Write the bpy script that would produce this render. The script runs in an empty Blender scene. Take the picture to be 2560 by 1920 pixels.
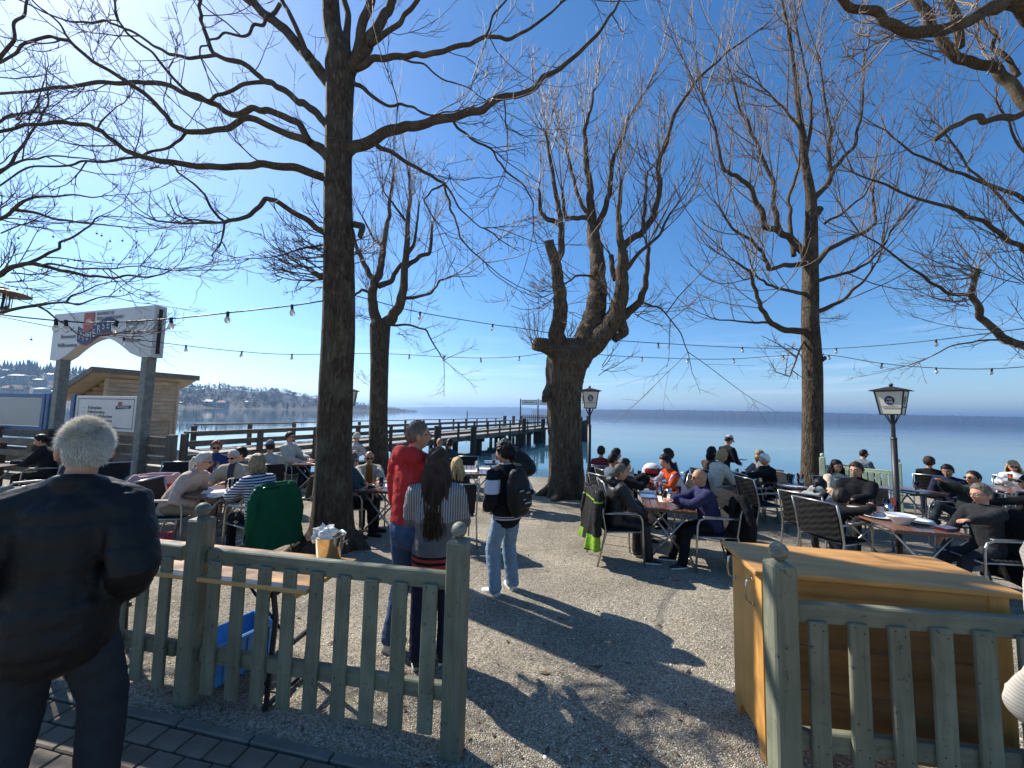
import bpy, bmesh, math, random
import numpy as np
from mathutils import Vector, Matrix, Euler
rng = random.Random(7)
nrs = np.random.RandomState(11)
SC = bpy.context.scene
COL = SC.collection

# ------------------------------------------------------------------ camera
CAM_Z, FPX = 1.87, 961.0
cam_d = bpy.data.cameras.new('camera')
cam_d.sensor_width = 36.0
cam_d.lens = FPX / 2560 * 36.0
cam_d.clip_start = 0.05
cam_d.clip_end = 60000
cam = bpy.data.objects.new('camera', cam_d)
COL.objects.link(cam)
R_CAM = Matrix.Rotation(math.radians(94.4), 3, 'X') @ Matrix.Rotation(math.radians(1.29), 3, 'Z')
cam.matrix_world = Matrix.Translation((0, 0, CAM_Z)) @ R_CAM.to_4x4()
SC.camera = cam

# ------------------------------------------------------------------ sky, sun, exposure
SUN_EL, SUN_AZ = math.radians(40.0), math.radians(-55.0)
w = bpy.data.worlds.new('World')
SC.world = w
w.use_nodes = True
nt = w.node_tree
nt.nodes.clear()
o_ = nt.nodes.new('ShaderNodeOutputWorld')
bg = nt.nodes.new('ShaderNodeBackground')
sky = nt.nodes.new('ShaderNodeTexSky')
sky.sky_type = 'NISHITA'
sky.sun_disc = False
sky.sun_elevation = SUN_EL
sky.sun_rotation = SUN_AZ
sky.altitude = 500
sky.air_density = 1.0
sky.dust_density = 0.5
sky.ozone_density = 4.0
hs = nt.nodes.new('ShaderNodeHueSaturation')
hs.inputs['Saturation'].default_value = 1.24
# thin cirrus streaks low over the horizon, the same all the way round
tc = nt.nodes.new('ShaderNodeTexCoord')
mp = nt.nodes.new('ShaderNodeMapping')
mp.inputs['Scale'].default_value = (1.6, 1.6, 26.0)
nz = nt.nodes.new('ShaderNodeTexNoise')
nz.inputs['Scale'].default_value = 2.2
nz.inputs['Detail'].default_value = 5
rp = nt.nodes.new('ShaderNodeValToRGB')
rp.color_ramp.elements[0].position = 0.56
rp.color_ramp.elements[1].position = 0.78
sx = nt.nodes.new('ShaderNodeSeparateXYZ')
rz = nt.nodes.new('ShaderNodeValToRGB')
rz.color_ramp.elements[0].position = 0.0
rz.color_ramp.elements[0].color = (0, 0, 0, 1)
rz.color_ramp.elements[1].position = 0.05
rz.color_ramp.elements[1].color = (1, 1, 1, 1)
e = rz.color_ramp.elements.new(0.22)
e.color = (0, 0, 0, 1)
mu = nt.nodes.new('ShaderNodeMath')
mu.operation = 'MULTIPLY'
mu2 = nt.nodes.new('ShaderNodeMath')
mu2.operation = 'MULTIPLY'
mu2.inputs[1].default_value = 0.55
mx = nt.nodes.new('ShaderNodeMixRGB')
mx.inputs['Color2'].default_value = (7.5, 8.0, 8.8, 1)
L = nt.links.new
L(tc.outputs['Generated'], mp.inputs['Vector'])
L(mp.outputs['Vector'], nz.inputs['Vector'])
L(nz.outputs['Fac'], rp.inputs['Fac'])
L(tc.outputs['Generated'], sx.inputs['Vector'])
L(sx.outputs['Z'], rz.inputs['Fac'])
L(rp.outputs['Color'], mu.inputs[0])
L(rz.outputs['Color'], mu.inputs[1])
L(mu.outputs[0], mu2.inputs[0])
L(mu2.outputs[0], mx.inputs['Fac'])
L(sky.outputs['Color'], hs.inputs['Color'])
L(hs.outputs['Color'], mx.inputs['Color1'])
L(mx.outputs['Color'], bg.inputs['Color'])
L(bg.outputs['Background'], o_.inputs['Surface'])
bg.inputs['Strength'].default_value = 0.105
SUN_DIR = Vector((math.cos(SUN_EL) * math.sin(SUN_AZ), math.cos(SUN_EL) * math.cos(SUN_AZ), math.sin(SUN_EL)))
sun_d = bpy.data.lights.new('sun', 'SUN')
sun_d.energy = 5.0
sun_d.angle = math.radians(0.53)
sun_d.color = (1.0, 0.965, 0.91)
sun = bpy.data.objects.new('sun', sun_d)
COL.objects.link(sun)
sun.location = (-20, 14, 25)
sun.rotation_euler = (-SUN_DIR).to_track_quat('-Z', 'Y').to_euler()
SC.view_settings.view_transform = 'Standard'
SC.view_settings.look = 'None'
SC.view_settings.exposure = 0.74
SC.view_settings.gamma = 1.0
SC.view_settings.use_curve_mapping = False
SC.cycles.max_bounces = 6
SC.cycles.diffuse_bounces = 3
SC.cycles.glossy_bounces = 3
SC.cycles.transmission_bounces = 5
SC.cycles.transparent_max_bounces = 8
SC.cycles.use_denoising = True

# ------------------------------------------------------------------ layout helpers (photo pixel -> place in the world)
def ray(px, py):
    return R_CAM @ Vector(((px - 1280) / FPX, (960 - py) / FPX, -1))
def P(px, py, Y):
    d = ray(px, py)
    t = Y / d.y
    return Vector((d.x * t, Y, CAM_Z + d.z * t))
def shore(x):
    return 13.2 - 0.16 * max(0.0, x - 1.0)
def gz(x, y):
    s = (y - 4.5) / (shore(x) - 4.5)
    return -0.28 * max(0.0, s) if s < 1 else -0.28 - 0.5 * (s - 1)
def G(px, py, h=0.0):
    """where the ray through a photo pixel meets height h above the ground"""
    d = ray(px, py)
    t = (h - CAM_Z) / d.z
    for _ in range(30):
        p = Vector((d.x * t, d.y * t, 0))
        t = 0.5 * t + 0.5 * (h + gz(p.x, p.y) - CAM_Z) / d.z
    return Vector((d.x * t, d.y * t, gz(d.x * t, d.y * t)))

# ------------------------------------------------------------------ objects, names, labels
def tag(o, label=None, cat=None, group=None, kind=None):
    if label: o['label'] = label
    if cat: o['category'] = cat
    if group: o['group'] = group
    if kind: o['kind'] = kind
    return o
def empty(name, loc=(0, 0, 0), rz=0.0, label=None, cat=None, group=None, kind=None):
    o = bpy.data.objects.new(name, None)
    o.empty_display_size = 0.1
    COL.objects.link(o)
    o.location = loc
    o.rotation_euler = (0, 0, rz)
    return tag(o, label, cat, group, kind)
def link(name, me, parent=None, loc=None, rot=None):
    o = bpy.data.objects.new(name, me)
    COL.objects.link(o)
    if parent is not None: o.parent = parent
    if loc is not None: o.location = loc
    if rot is not None: o.rotation_euler = rot
    return o
def copy_tree(o, parent=None):
    c = o.copy()
    COL.objects.link(c)
    c.parent = parent
    for ch in o.children:
        copy_tree(ch, c)
    return c

class MB:
    """collects boxes, tubes, lofts; build() links them as one mesh object"""
    def __init__(s):
        s.v, s.f, s.mi, s.n = [], [], [], 0
        s.m = 0
    def add(s, verts, faces, m=None):
        b = s.n
        s.v.extend([tuple(p) for p in verts])
        s.n += len(verts)
        for f in faces:
            s.f.append(tuple(i + b for i in f))
            s.mi.append(s.m if m is None else m)
        return b
    def box(s, c, d, rz=0.0, bev=0.0, M=None, m=None):
        """centre c, full dims d; a small chamfer when bev > 0"""
        hx, hy, hz = d[0] / 2, d[1] / 2, d[2] / 2
        R = Matrix.Rotation(rz, 3, 'Z') if M is None else M
        c = Vector(c)
        if bev <= 0:
            pts = [(x * hx, y * hy, z * hz) for z in (-1, 1) for y in (-1, 1) for x in (-1, 1)]
            fs = [(0, 2, 3, 1), (4, 5, 7, 6), (0, 1, 5, 4), (2, 6, 7, 3), (0, 4, 6, 2), (1, 3, 7, 5)]
            s.add([c + R @ Vector(p) for p in pts], fs, m)
            return
        b = min(bev, hx * .9, hy * .9, hz * .9)
        pts, ix = [], {}
        for x in (-1, 1):
            for y in (-1, 1):
                for z in (-1, 1):
                    for a in range(3):
                        q = [x * hx, y * hy, z * hz]
                        for k in range(3):
                            if k != a: q[k] -= (x, y, z)[k] * b
                        ix[(x, y, z, a)] = len(pts)
                        pts.append(q)
        fs = []
        for a in range(3):
            o1, o2 = [k for k in range(3) if k != a]
            for sg in (-1, 1):
                q = []
                for u, v in ((-1, -1), (1, -1), (1, 1), (-1, 1)):
                    k = [0, 0, 0]; k[a] = sg; k[o1] = u; k[o2] = v
                    q.append(ix[(k[0], k[1], k[2], a)])
                fs.append(q if (sg > 0) == (a != 1) else q[::-1])
        for a in range(3):                       # edges along axis a
            o1, o2 = [k for k in range(3) if k != a]
            for u in (-1, 1):
                for v in (-1, 1):
                    def I(t, ax):
                        k = [0, 0, 0]; k[a] = t; k[o1] = u; k[o2] = v
                        return ix[(k[0], k[1], k[2], ax)]
                    fs.append([I(-1, o1), I(1, o1), I(1, o2), I(-1, o2)])
        for x in (-1, 1):
            for y in (-1, 1):
                for z in (-1, 1):
                    fs.append([ix[(x, y, z, 0)], ix[(x, y, z, 1)], ix[(x, y, z, 2)]])
        s.add([c + R @ Vector(p) for p in pts], fs, m)
    def beam(s, a, b, wd, ht, bev=0.0, m=None):
        """rectangular bar from a to b, wd across (horizontal), ht in the other direction"""
        a, b = Vector(a), Vector(b)
        y = (b - a)
        ln = y.length
        y = y.normalized()
        up = Vector((0, 0, 1)) if abs(y.z) < 0.95 else Vector((0, 1, 0))
        x = y.cross(up).normalized()
        z = x.cross(y).normalized()
        M = Matrix((x, y, z)).transposed()
        s.box((a + b) / 2, (wd, ln, ht), M=M, bev=bev, m=m)
    def tube(s, pts, rad, sides=8, cap=True, m=None, flat=None):
        """round tube through pts; rad is one radius or one per point"""
        pts = [Vector(p) for p in pts]
        n = len(pts)
        if not hasattr(rad, '__len__'): rad = [rad] * n
        vs, fs = [], []
        t0 = (pts[1] - pts[0]).normalized()
        u = t0.orthogonal().normalized() if flat is None else (Vector(flat) - t0 * Vector(flat).dot(t0)).normalized()
        for i in range(n):
            t = (pts[min(i + 1, n - 1)] - pts[max(i - 1, 0)])
            t = t.normalized() if t.length > 1e-9 else t0
            u = (u - t * u.dot(t))
            u = u.normalized() if u.length > 1e-6 else t.orthogonal().normalized()
            v = t.cross(u)
            r = rad[i]
            ru, rv = (r, r) if not hasattr(r, '__len__') else r
            for k in range(sides):
                a = 2 * math.pi * k / sides
                vs.append(pts[i] + u * (math.cos(a) * ru) + v * (math.sin(a) * rv))
        for i in range(n - 1):
            for k in range(sides):
                k2 = (k + 1) % sides
                fs.append((i * sides + k, i * sides + k2, (i + 1) * sides + k2, (i + 1) * sides + k))
        if cap:
            fs.append(tuple(range(sides - 1, -1, -1)))
            fs.append(tuple(range((n - 1) * sides, n * sides)))
        s.add(vs, fs, m)
    def lathe(s, c, prof, sides=16, m=None, M=None):
        """prof: (radius, z) from bottom to top about the vertical through c"""
        c = Vector(c)
        vs, fs = [], []
        n = len(prof)
        for r, z in prof:
            for k in range(sides):
                a = 2 * math.pi * k / sides
                q = Vector((r * math.cos(a), r * math.sin(a), z))
                vs.append(c + (M @ q if M is not None else q))
        for i in range(n - 1):
            for k in range(sides):
                k2 = (k + 1) % sides
                fs.append((i * sides + k, i * sides + k2, (i + 1) * sides + k2, (i + 1) * sides + k))
        fs.append(tuple(range(sides - 1, -1, -1)))
        fs.append(tuple(range((n - 1) * sides, n * sides)))
        s.add(vs, fs, m)
    def sphere(s, c, r, nu=12, nv=8, sc=(1, 1, 1), m=None):
        prof = [(max(1e-4, r * math.sin(math.pi * j / nv)), -r * math.cos(math.pi * j / nv)) for j in range(nv + 1)]
        s.lathe(c, prof, nu, m, M=Matrix.Diagonal(sc))
    def prism(s, poly, d, m=None):
        """poly: 3-D outline, extruded by vector d"""
        n = len(poly)
        d = Vector(d)
        vs = [Vector(p) for p in poly] + [Vector(p) + d for p in poly]
        fs = [tuple(range(n - 1, -1, -1)), tuple(range(n, 2 * n))]
        for i in range(n):
            j = (i + 1) % n
            fs.append((i, j, n + j, n + i))
        s.add(vs, fs, m)
    def mesh(s, name, mats, smooth=False, fix=True):
        me = bpy.data.meshes.new(name)
        me.from_pydata(s.v, [], s.f)
        for mt in (mats if isinstance(mats, (list, tuple)) else [mats]):
            me.materials.append(mt)
        if any(s.mi): me.polygons.foreach_set('material_index', s.mi)
        if fix:
            bm = bmesh.new(); bm.from_mesh(me)
            bmesh.ops.recalc_face_normals(bm, faces=bm.faces)
            bm.to_mesh(me); bm.free()
        if smooth:
            me.polygons.foreach_set('use_smooth', [True] * len(me.polygons))
        me.update()
        return me
    def build(s, name, mats, parent=None, smooth=False, loc=None, fix=True, auto=None):
        me = s.mesh(name, mats, smooth or auto is not None, fix)
        o = link(name, me, parent, loc)
        if auto is not None:
            try: me.set_sharp_from_angle(angle=math.radians(auto))
            except Exception: pass
        return o

def fast_mesh(name, V, F, mat, smooth=False):
    """V (n,3), F (m,k) numpy; quick for many faces of one size"""
    me = bpy.data.meshes.new(name)
    V = np.asarray(V, np.float32); F = np.asarray(F, np.int32)
    m, k = F.shape
    me.vertices.add(len(V)); me.vertices.foreach_set('co', V.ravel())
    me.loops.add(m * k); me.loops.foreach_set('vertex_index', F.ravel())
    me.polygons.add(m)
    me.polygons.foreach_set('loop_start', np.arange(0, m * k, k, dtype=np.int32))
    me.polygons.foreach_set('loop_total', np.full(m, k, np.int32))
    if smooth: me.polygons.foreach_set('use_smooth', np.ones(m, bool))
    for mt in (mat if isinstance(mat, (list, tuple)) else [mat]): me.materials.append(mt)
    me.update(calc_edges=True)
    me.validate()
    return me

# ------------------------------------------------------------------ materials
def nodes_of(name):
    m = bpy.data.materials.new(name)
    m.use_nodes = True
    t = m.node_tree
    return m, t, t.nodes['Principled BSDF']
def ramp(t, stops):
    r = t.nodes.new('ShaderNodeValToRGB')
    els = r.color_ramp.elements
    els[0].position, els[0].color = stops[0][0], (*stops[0][1], 1)
    els[1].position, els[1].color = stops[-1][0], (*stops[-1][1], 1)
    for p, c in stops[1:-1]:
        x = els.new(p); x.color = (*c, 1)
    return r
TINT = (1.05, 1.0, 0.91)
def warm(c): return tuple(x * t for x, t in zip(c, TINT))
def mulc(c, k): return tuple(min(1.0, x * k * t) for x, t in zip(c, TINT))
def mat(name, col, rough=0.65, var=0.18, vs=6.0, bump=0.15, bs=60.0, metal=0.0, spec=0.4, stretch=None, rand=0.0, coord='Object', bdist=0.004, detail=4):
    m, t, p = nodes_of(name)
    tc = t.nodes.new('ShaderNodeTexCoord')
    mp = t.nodes.new('ShaderNodeMapping')
    if stretch: mp.inputs['Scale'].default_value = stretch
    t.links.new(tc.outputs[coord], mp.inputs['Vector'])
    n = t.nodes.new('ShaderNodeTexNoise')
    n.inputs['Scale'].default_value = vs
    n.inputs['Detail'].default_value = detail
    t.links.new(mp.outputs['Vector'], n.inputs['Vector'])
    r = ramp(t, [(0.3, mulc(col, 1 - var)), (0.7, mulc(col, 1 + var))])
    t.links.new(n.outputs['Fac'], r.inputs['Fac'])
    out = r.outputs['Color']
    if rand > 0:
        oi = t.nodes.new('ShaderNodeObjectInfo')
        mr = t.nodes.new('ShaderNodeMapRange')
        mr.inputs['To Min'].default_value = 1 - rand
        mr.inputs['To Max'].default_value = 1 + rand
        t.links.new(oi.outputs['Random'], mr.inputs['Value'])
        hv = t.nodes.new('ShaderNodeHueSaturation')
        t.links.new(mr.outputs[0], hv.inputs['Value'])
        t.links.new(out, hv.inputs['Color'])
        out = hv.outputs['Color']
    t.links.new(out, p.inputs['Base Color'])
    p.inputs['Roughness'].default_value = rough
    p.inputs['Metallic'].default_value = metal
    p.inputs['Specular IOR Level'].default_value = spec
    if bump > 0:
        n2 = t.nodes.new('ShaderNodeTexNoise')
        n2.inputs['Scale'].default_value = bs
        n2.inputs['Detail'].default_value = 3
        t.links.new(mp.outputs['Vector'], n2.inputs['Vector'])
        b = t.nodes.new('ShaderNodeBump')
        b.inputs['Strength'].default_value = bump
        b.inputs['Distance'].default_value = bdist
        t.links.new(n2.outputs['Fac'], b.inputs['Height'])
        t.links.new(b.outputs['Normal'], p.inputs['Normal'])
    return m
def wood(name, c1, c2, axis='Z', rough=0.6, rand=0.08, scale=1.0, bump=0.3, spec=0.35):
    c1, c2 = warm(c1), warm(c2)
    st = {'X': (0.07, 1, 1), 'Y': (1, 0.07, 1), 'Z': (1, 1, 0.07)}[axis]
    m, t, p = nodes_of(name)
    tc = t.nodes.new('ShaderNodeTexCoord')
    oi = t.nodes.new('ShaderNodeObjectInfo')
    ad = t.nodes.new('ShaderNodeVectorMath'); ad.operation = 'ADD'
    ml = t.nodes.new('ShaderNodeVectorMath'); ml.operation = 'SCALE'; ml.inputs['Scale'].default_value = 30
    cb = t.nodes.new('ShaderNodeCombineXYZ')
    for k in range(3): t.links.new(oi.outputs['Random'], cb.inputs[k])
    t.links.new(cb.outputs[0], ml.inputs[0])
    t.links.new(tc.outputs['Object'], ad.inputs[0]); t.links.new(ml.outputs[0], ad.inputs[1])
    mp = t.nodes.new('ShaderNodeMapping'); mp.inputs['Scale'].default_value = st
    t.links.new(ad.outputs[0], mp.inputs['Vector'])
    n = t.nodes.new('ShaderNodeTexNoise'); n.inputs['Scale'].default_value = 34 * scale; n.inputs['Detail'].default_value = 6; n.inputs['Distortion'].default_value = 0.6
    t.links.new(mp.outputs['Vector'], n.inputs['Vector'])
    r = ramp(t, [(0.28, c1), (0.5, tuple((a + b) / 2 for a, b in zip(c1, c2))), (0.72, c2)])
    t.links.new(n.outputs['Fac'], r.inputs['Fac'])
    n3 = t.nodes.new('ShaderNodeTexNoise'); n3.inputs['Scale'].default_value = 5 * scale; n3.inputs['Detail'].default_value = 4
    t.links.new(ad.outputs[0], n3.inputs['Vector'])
    mr0 = t.nodes.new('ShaderNodeMapRange'); mr0.inputs['From Min'].default_value = .3; mr0.inputs['From Max'].default_value = .7; mr0.inputs['To Min'].default_value = .8; mr0.inputs['To Max'].default_value = 1.15
    t.links.new(n3.outputs['Fac'], mr0.inputs['Value'])
    mr = t.nodes.new('ShaderNodeMapRange'); mr.inputs['To Min'].default_value = 1 - rand; mr.inputs['To Max'].default_value = 1 + rand
    t.links.new(oi.outputs['Random'], mr.inputs['Value'])
    mm = t.nodes.new('ShaderNodeMath'); mm.operation = 'MULTIPLY'
    t.links.new(mr.outputs[0], mm.inputs[0]); t.links.new(mr0.outputs[0], mm.inputs[1])
    hv = t.nodes.new('ShaderNodeHueSaturation')
    t.links.new(mm.outputs[0], hv.inputs['Value']); t.links.new(r.outputs['Color'], hv.inputs['Color'])
    t.links.new(hv.outputs['Color'], p.inputs['Base Color'])
    p.inputs['Roughness'].default_value = rough
    p.inputs['Specular IOR Level'].default_value = spec
    b = t.nodes.new('ShaderNodeBump'); b.inputs['Strength'].default_value = bump; b.inputs['Distance'].default_value = 0.003
    t.links.new(n.outputs['Fac'], b.inputs['Height']); t.links.new(b.outputs['Normal'], p.inputs['Normal'])
    return m
def worn_paint(m, wood_col, amount=.60):
    """chips and scuffs where the paint has gone down to grey wood"""
    t = m.node_tree; p = t.nodes['Principled BSDF']
    cur = p.inputs['Base Color'].links[0].from_socket
    tc = t.nodes.new('ShaderNodeTexCoord'); oi = t.nodes.new('ShaderNodeObjectInfo')
    ad = t.nodes.new('ShaderNodeVectorMath'); ad.operation = 'ADD'
    cb = t.nodes.new('ShaderNodeCombineXYZ')
    ml = t.nodes.new('ShaderNodeMath'); ml.operation = 'MULTIPLY'; ml.inputs[1].default_value = 17
    t.links.new(oi.outputs['Random'], ml.inputs[0])
    for k in range(3): t.links.new(ml.outputs[0], cb.inputs[k])
    t.links.new(tc.outputs['Object'], ad.inputs[0]); t.links.new(cb.outputs[0], ad.inputs[1])
    n = t.nodes.new('ShaderNodeTexNoise'); n.inputs['Scale'].default_value = 22; n.inputs['Detail'].default_value = 8; n.inputs['Roughness'].default_value = .7
    t.links.new(ad.outputs[0], n.inputs['Vector'])
    r = ramp(t, [(amount, (0, 0, 0)), (amount + .05, (1, 1, 1))])
    t.links.new(n.outputs['Fac'], r.inputs['Fac'])
    mx = t.nodes.new('ShaderNodeMixRGB'); mx.inputs['Color2'].default_value = (*wood_col, 1)
    t.links.new(r.outputs['Color'], mx.inputs['Fac']); t.links.new(cur, mx.inputs['Color1']); t.links.new(mx.outputs['Color'], p.inputs['Base Color'])
    return m
def bark(name, c1, c2, c3, zs=0.25, sc=26.0, bump=1.0, dist=0.03):
    m, t, p = nodes_of(name)
    tc = t.nodes.new('ShaderNodeTexCoord')
    c1, c2, c3 = warm(c1), warm(c2), warm(c3)
    mp = t.nodes.new('ShaderNodeMapping'); mp.inputs['Scale'].default_value = (1, 1, zs)
    t.links.new(tc.outputs['Object'], mp.inputs['Vector'])
    n = t.nodes.new('ShaderNodeTexNoise'); n.inputs['Scale'].default_value = sc; n.inputs['Detail'].default_value = 8; n.inputs['Roughness'].default_value = .65; n.inputs['Distortion'].default_value = .8
    t.links.new(mp.outputs['Vector'], n.inputs['Vector'])
    v = t.nodes.new('ShaderNodeTexVoronoi'); v.inputs['Scale'].default_value = sc * .7; v.feature = 'DISTANCE_TO_EDGE'
    t.links.new(mp.outputs['Vector'], v.inputs['Vector'])
    r = ramp(t, [(0.32, c1), (0.55, c2), (0.75, c3)])
    t.links.new(n.outputs['Fac'], r.inputs['Fac'])
    n2 = t.nodes.new('ShaderNodeTexNoise'); n2.inputs['Scale'].default_value = 3.0; n2.inputs['Detail'].default_value = 5
    t.links.new(tc.outputs['Object'], n2.inputs['Vector'])
    r2 = ramp(t, [(0.52, (0, 0, 0)), (0.72, (1, 1, 1))])
    t.links.new(n2.outputs['Fac'], r2.inputs['Fac'])
    mxx = t.nodes.new('ShaderNodeMixRGB'); mxx.inputs['Color2'].default_value = (0.17, 0.16, 0.10, 1)
    mq = t.nodes.new('ShaderNodeMath'); mq.operation = 'MULTIPLY'; mq.inputs[1].default_value = .45
    t.links.new(r2.outputs['Color'], mq.inputs[0]); t.links.new(mq.outputs[0], mxx.inputs['Fac'])
    t.links.new(r.outputs['Color'], mxx.inputs['Color1'])
    t.links.new(mxx.outputs['Color'], p.inputs['Base Color'])
    p.inputs['Roughness'].default_value = .9
    p.inputs['Specular IOR Level'].default_value = .2
    ad = t.nodes.new('ShaderNodeMath'); ad.operation = 'ADD'
    mi = t.nodes.new('ShaderNodeMath'); mi.operation = 'MINIMUM'; mi.inputs[1].default_value = .25
    t.links.new(v.outputs['Distance'], mi.inputs[0])
    t.links.new(n.outputs['Fac'], ad.inputs[0]); t.links.new(mi.outputs[0], ad.inputs[1])
    b = t.nodes.new('ShaderNodeBump'); b.inputs['Strength'].default_value = bump; b.inputs['Distance'].default_value = dist
    t.links.new(ad.outputs[0], b.inputs['Height']); t.links.new(b.outputs['Normal'], p.inputs['Normal'])
    return m
def glass(name, col=(1, 1, 1), rough=0.0, alpha=0.25):
    m, t, p = nodes_of(name)
    p.inputs['Base Color'].default_value = (*col, 1)
    p.inputs['Roughness'].default_value = rough
    p.inputs['Transmission Weight'].default_value = 1.0
    p.inputs['IOR'].default_value = 1.35
    return m

MAT = {}
MAT['bark'] = bark('bark_dark', (0.026, 0.019, 0.014), (0.085, 0.063, 0.045), (0.215, 0.170, 0.125), dist=.045)
MAT['bark_old'] = bark('bark_old', (0.034, 0.025, 0.018), (0.115, 0.086, 0.062), (0.240, 0.190, 0.142), sc=20, dist=0.045)
MAT['bark_limb'] = bark('bark_limb', (0.034, 0.025, 0.018), (0.090, 0.067, 0.048), (0.165, 0.128, 0.095), zs=.7, sc=40, dist=0.012)
MAT['twig'] = mat('twig_bark', (0.085, 0.058, 0.042), .6, .3, 20, .2, 90)
MAT['twig_pale'] = mat('twig_bark_pale', (0.15, 0.108, 0.076), .55, .3, 20, .2, 90)
MAT['fence'] = wood('fence_paint', (0.135, 0.145, 0.106), (0.220, 0.230, 0.175), 'Z', .62, .10, 1.0, .5)
MAT['fence_x'] = wood('fence_paint_rail', (0.135, 0.145, 0.106), (0.220, 0.230, 0.175), 'X', .62, .10, 1.0, .5)
worn_paint(MAT['fence'], (.085, .080, .066)); worn_paint(MAT['fence_x'], (.085, .080, .066))
MAT['fence_far'] = wood('fence_paint_pale', (0.28, 0.36, 0.27), (0.38, 0.47, 0.36), 'Z', .6, .08, 1.0, .3)
MAT['finial'] = wood('finial_paint', (0.09, 0.098, 0.078), (0.29, 0.305, 0.245), 'X', .6, .1, 1.6, .6)
MAT['pier'] = wood('pier_wood', (0.085, 0.072, 0.058), (0.205, 0.180, 0.150), 'Y', .8, .18, .5, .6)
MAT['pier_z'] = wood('pier_post_wood', (0.065, 0.055, 0.045), (0.165, 0.145, 0.120), 'Z', .8, .18, .5, .6)
MAT['deck'] = wood('deck_wood', (0.27, 0.25, 0.22), (0.43, 0.40, 0.36), 'X', .75, .1, .5, .4)
MAT['pile'] = wood('pile_wood', (0.035, 0.032, 0.028), (0.10, 0.092, 0.078), 'Z', .8, .15, .4, .6)
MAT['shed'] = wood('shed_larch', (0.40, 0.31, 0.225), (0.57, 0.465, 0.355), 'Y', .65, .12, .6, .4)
MAT['shed_shade'] = wood('shed_larch_shaded', (0.32, 0.19, 0.10), (0.46, 0.30, 0.17), 'X', .65, .10, .6, .4)  # same larch, with the shade of the front wall put into the colour
MAT['roof_grey'] = mat('roof_edge', (0.16, 0.145, 0.13), .7, .2, 8, .3, 60)
MAT['white'] = mat('white_panel', (0.66, 0.66, 0.66), .45, .05, 3, .02, 40)
MAT['signwhite'] = mat('sign_panel', (0.60, 0.61, 0.63), .4, .05, 2, .02, 40)
MAT['galv'] = mat('galvanised_post', (0.20, 0.21, 0.20), .6, .25, 10, .1, 60, metal=.3)
MAT['blue'] = mat('blue_frame', (0.030, 0.095, 0.26), .45, .2, 8, .05, 60)
MAT['navy'] = mat('navy_print', (0.018, 0.025, 0.10), .5, .1, 8, 0)
MAT['red'] = mat('red_print', (0.42, 0.065, 0.04), .5, .15, 8, 0)
MAT['ink'] = mat('ink_print', (0.030, 0.032, 0.040), .6, .1, 8, 0)
MAT['inkgrey'] = mat('grey_print', (0.16, 0.17, 0.21), .6, .1, 8, 0)
MAT['black_metal'] = mat('black_iron', (0.022, 0.021, 0.022), .45, .3, 12, .15, 70)
MAT['opal'] = mat('lamp_opal', (0.62, 0.60, 0.53), .35, .06, 5, .02, 30)
MAT['alu'] = mat('aluminium_tube', (0.42, 0.42, 0.42), .35, .12, 20, .05, 80, metal=.85)
MAT['steel'] = mat('steel', (0.62, 0.61, 0.58), .14, .06, 8, .04, 14, metal=1.0, bdist=.01)
MAT['wicker'] = mat('dark_weave', (0.020, 0.019, 0.020), .75, .35, 60, .5, 160, spec=.2)
MAT['tabletop'] = wood('table_slat', (0.095, 0.043, 0.028), (0.165, 0.080, 0.052), 'Y', .24, .12, .8, .15, .55)
MAT['tablerim'] = mat('table_frame', (0.10, 0.085, 0.08), .4, .2, 10, .1, 60, metal=.4)
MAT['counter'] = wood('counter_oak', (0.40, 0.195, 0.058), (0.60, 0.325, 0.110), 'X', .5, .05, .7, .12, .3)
MAT['counter_shade'] = wood('counter_back_shaded', (0.17, 0.085, 0.032), (0.29, 0.155, 0.062), 'X', .55, .10, .6, .2, .3)  # counter wood darkened: shade on the back boards painted into their colour
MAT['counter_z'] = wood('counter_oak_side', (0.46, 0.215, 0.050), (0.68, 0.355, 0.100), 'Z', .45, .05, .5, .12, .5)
MAT['beertable'] = wood('beer_table_top', (0.50, 0.275, 0.095), (0.66, 0.395, 0.155), 'X', .32, .04, .5, .1, .5)
MAT['crate'] = mat('blue_plastic', (0.09, 0.32, 0.74), .35, .08, 6, .03, 60)
MAT['paper'] = mat('paper', (0.74, 0.73, 0.70), .7, .05, 8, .1, 40)
MAT['ceramic'] = mat('white_ceramic', (0.74, 0.74, 0.72), .18, .03, 6, 0)
MAT['glass'] = glass('clear_glass')
MAT['cola'] = mat('dark_drink', (0.055, 0.008, 0.006), .1, .05, 5, 0)
MAT['beer'] = mat('amber_drink', (0.52, 0.20, 0.015), .1, .05, 5, 0)
MAT['aperol'] = mat('orange_drink', (0.62, 0.13, 0.02), .1, .05, 5, 0)
MAT['menu'] = mat('menu_card', (0.10, 0.16, 0.30), .35, .15, 8, .02, 40)
MAT['napkin_red'] = mat('red_napkin', (0.20, 0.022, 0.024), .7, .15, 20, .2, 60)
MAT['cable'] = mat('cable', (0.012, 0.012, 0.013), .5, .1, 10, 0)
m_, t_, p_ = nodes_of('bulb_glass')
p_.inputs['Base Color'].default_value = (0.85, 0.78, 0.66, 1); p_.inputs['Roughness'].default_value = .15; p_.inputs['Transmission Weight'].default_value = .55
MAT['bulb'] = m_
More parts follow.
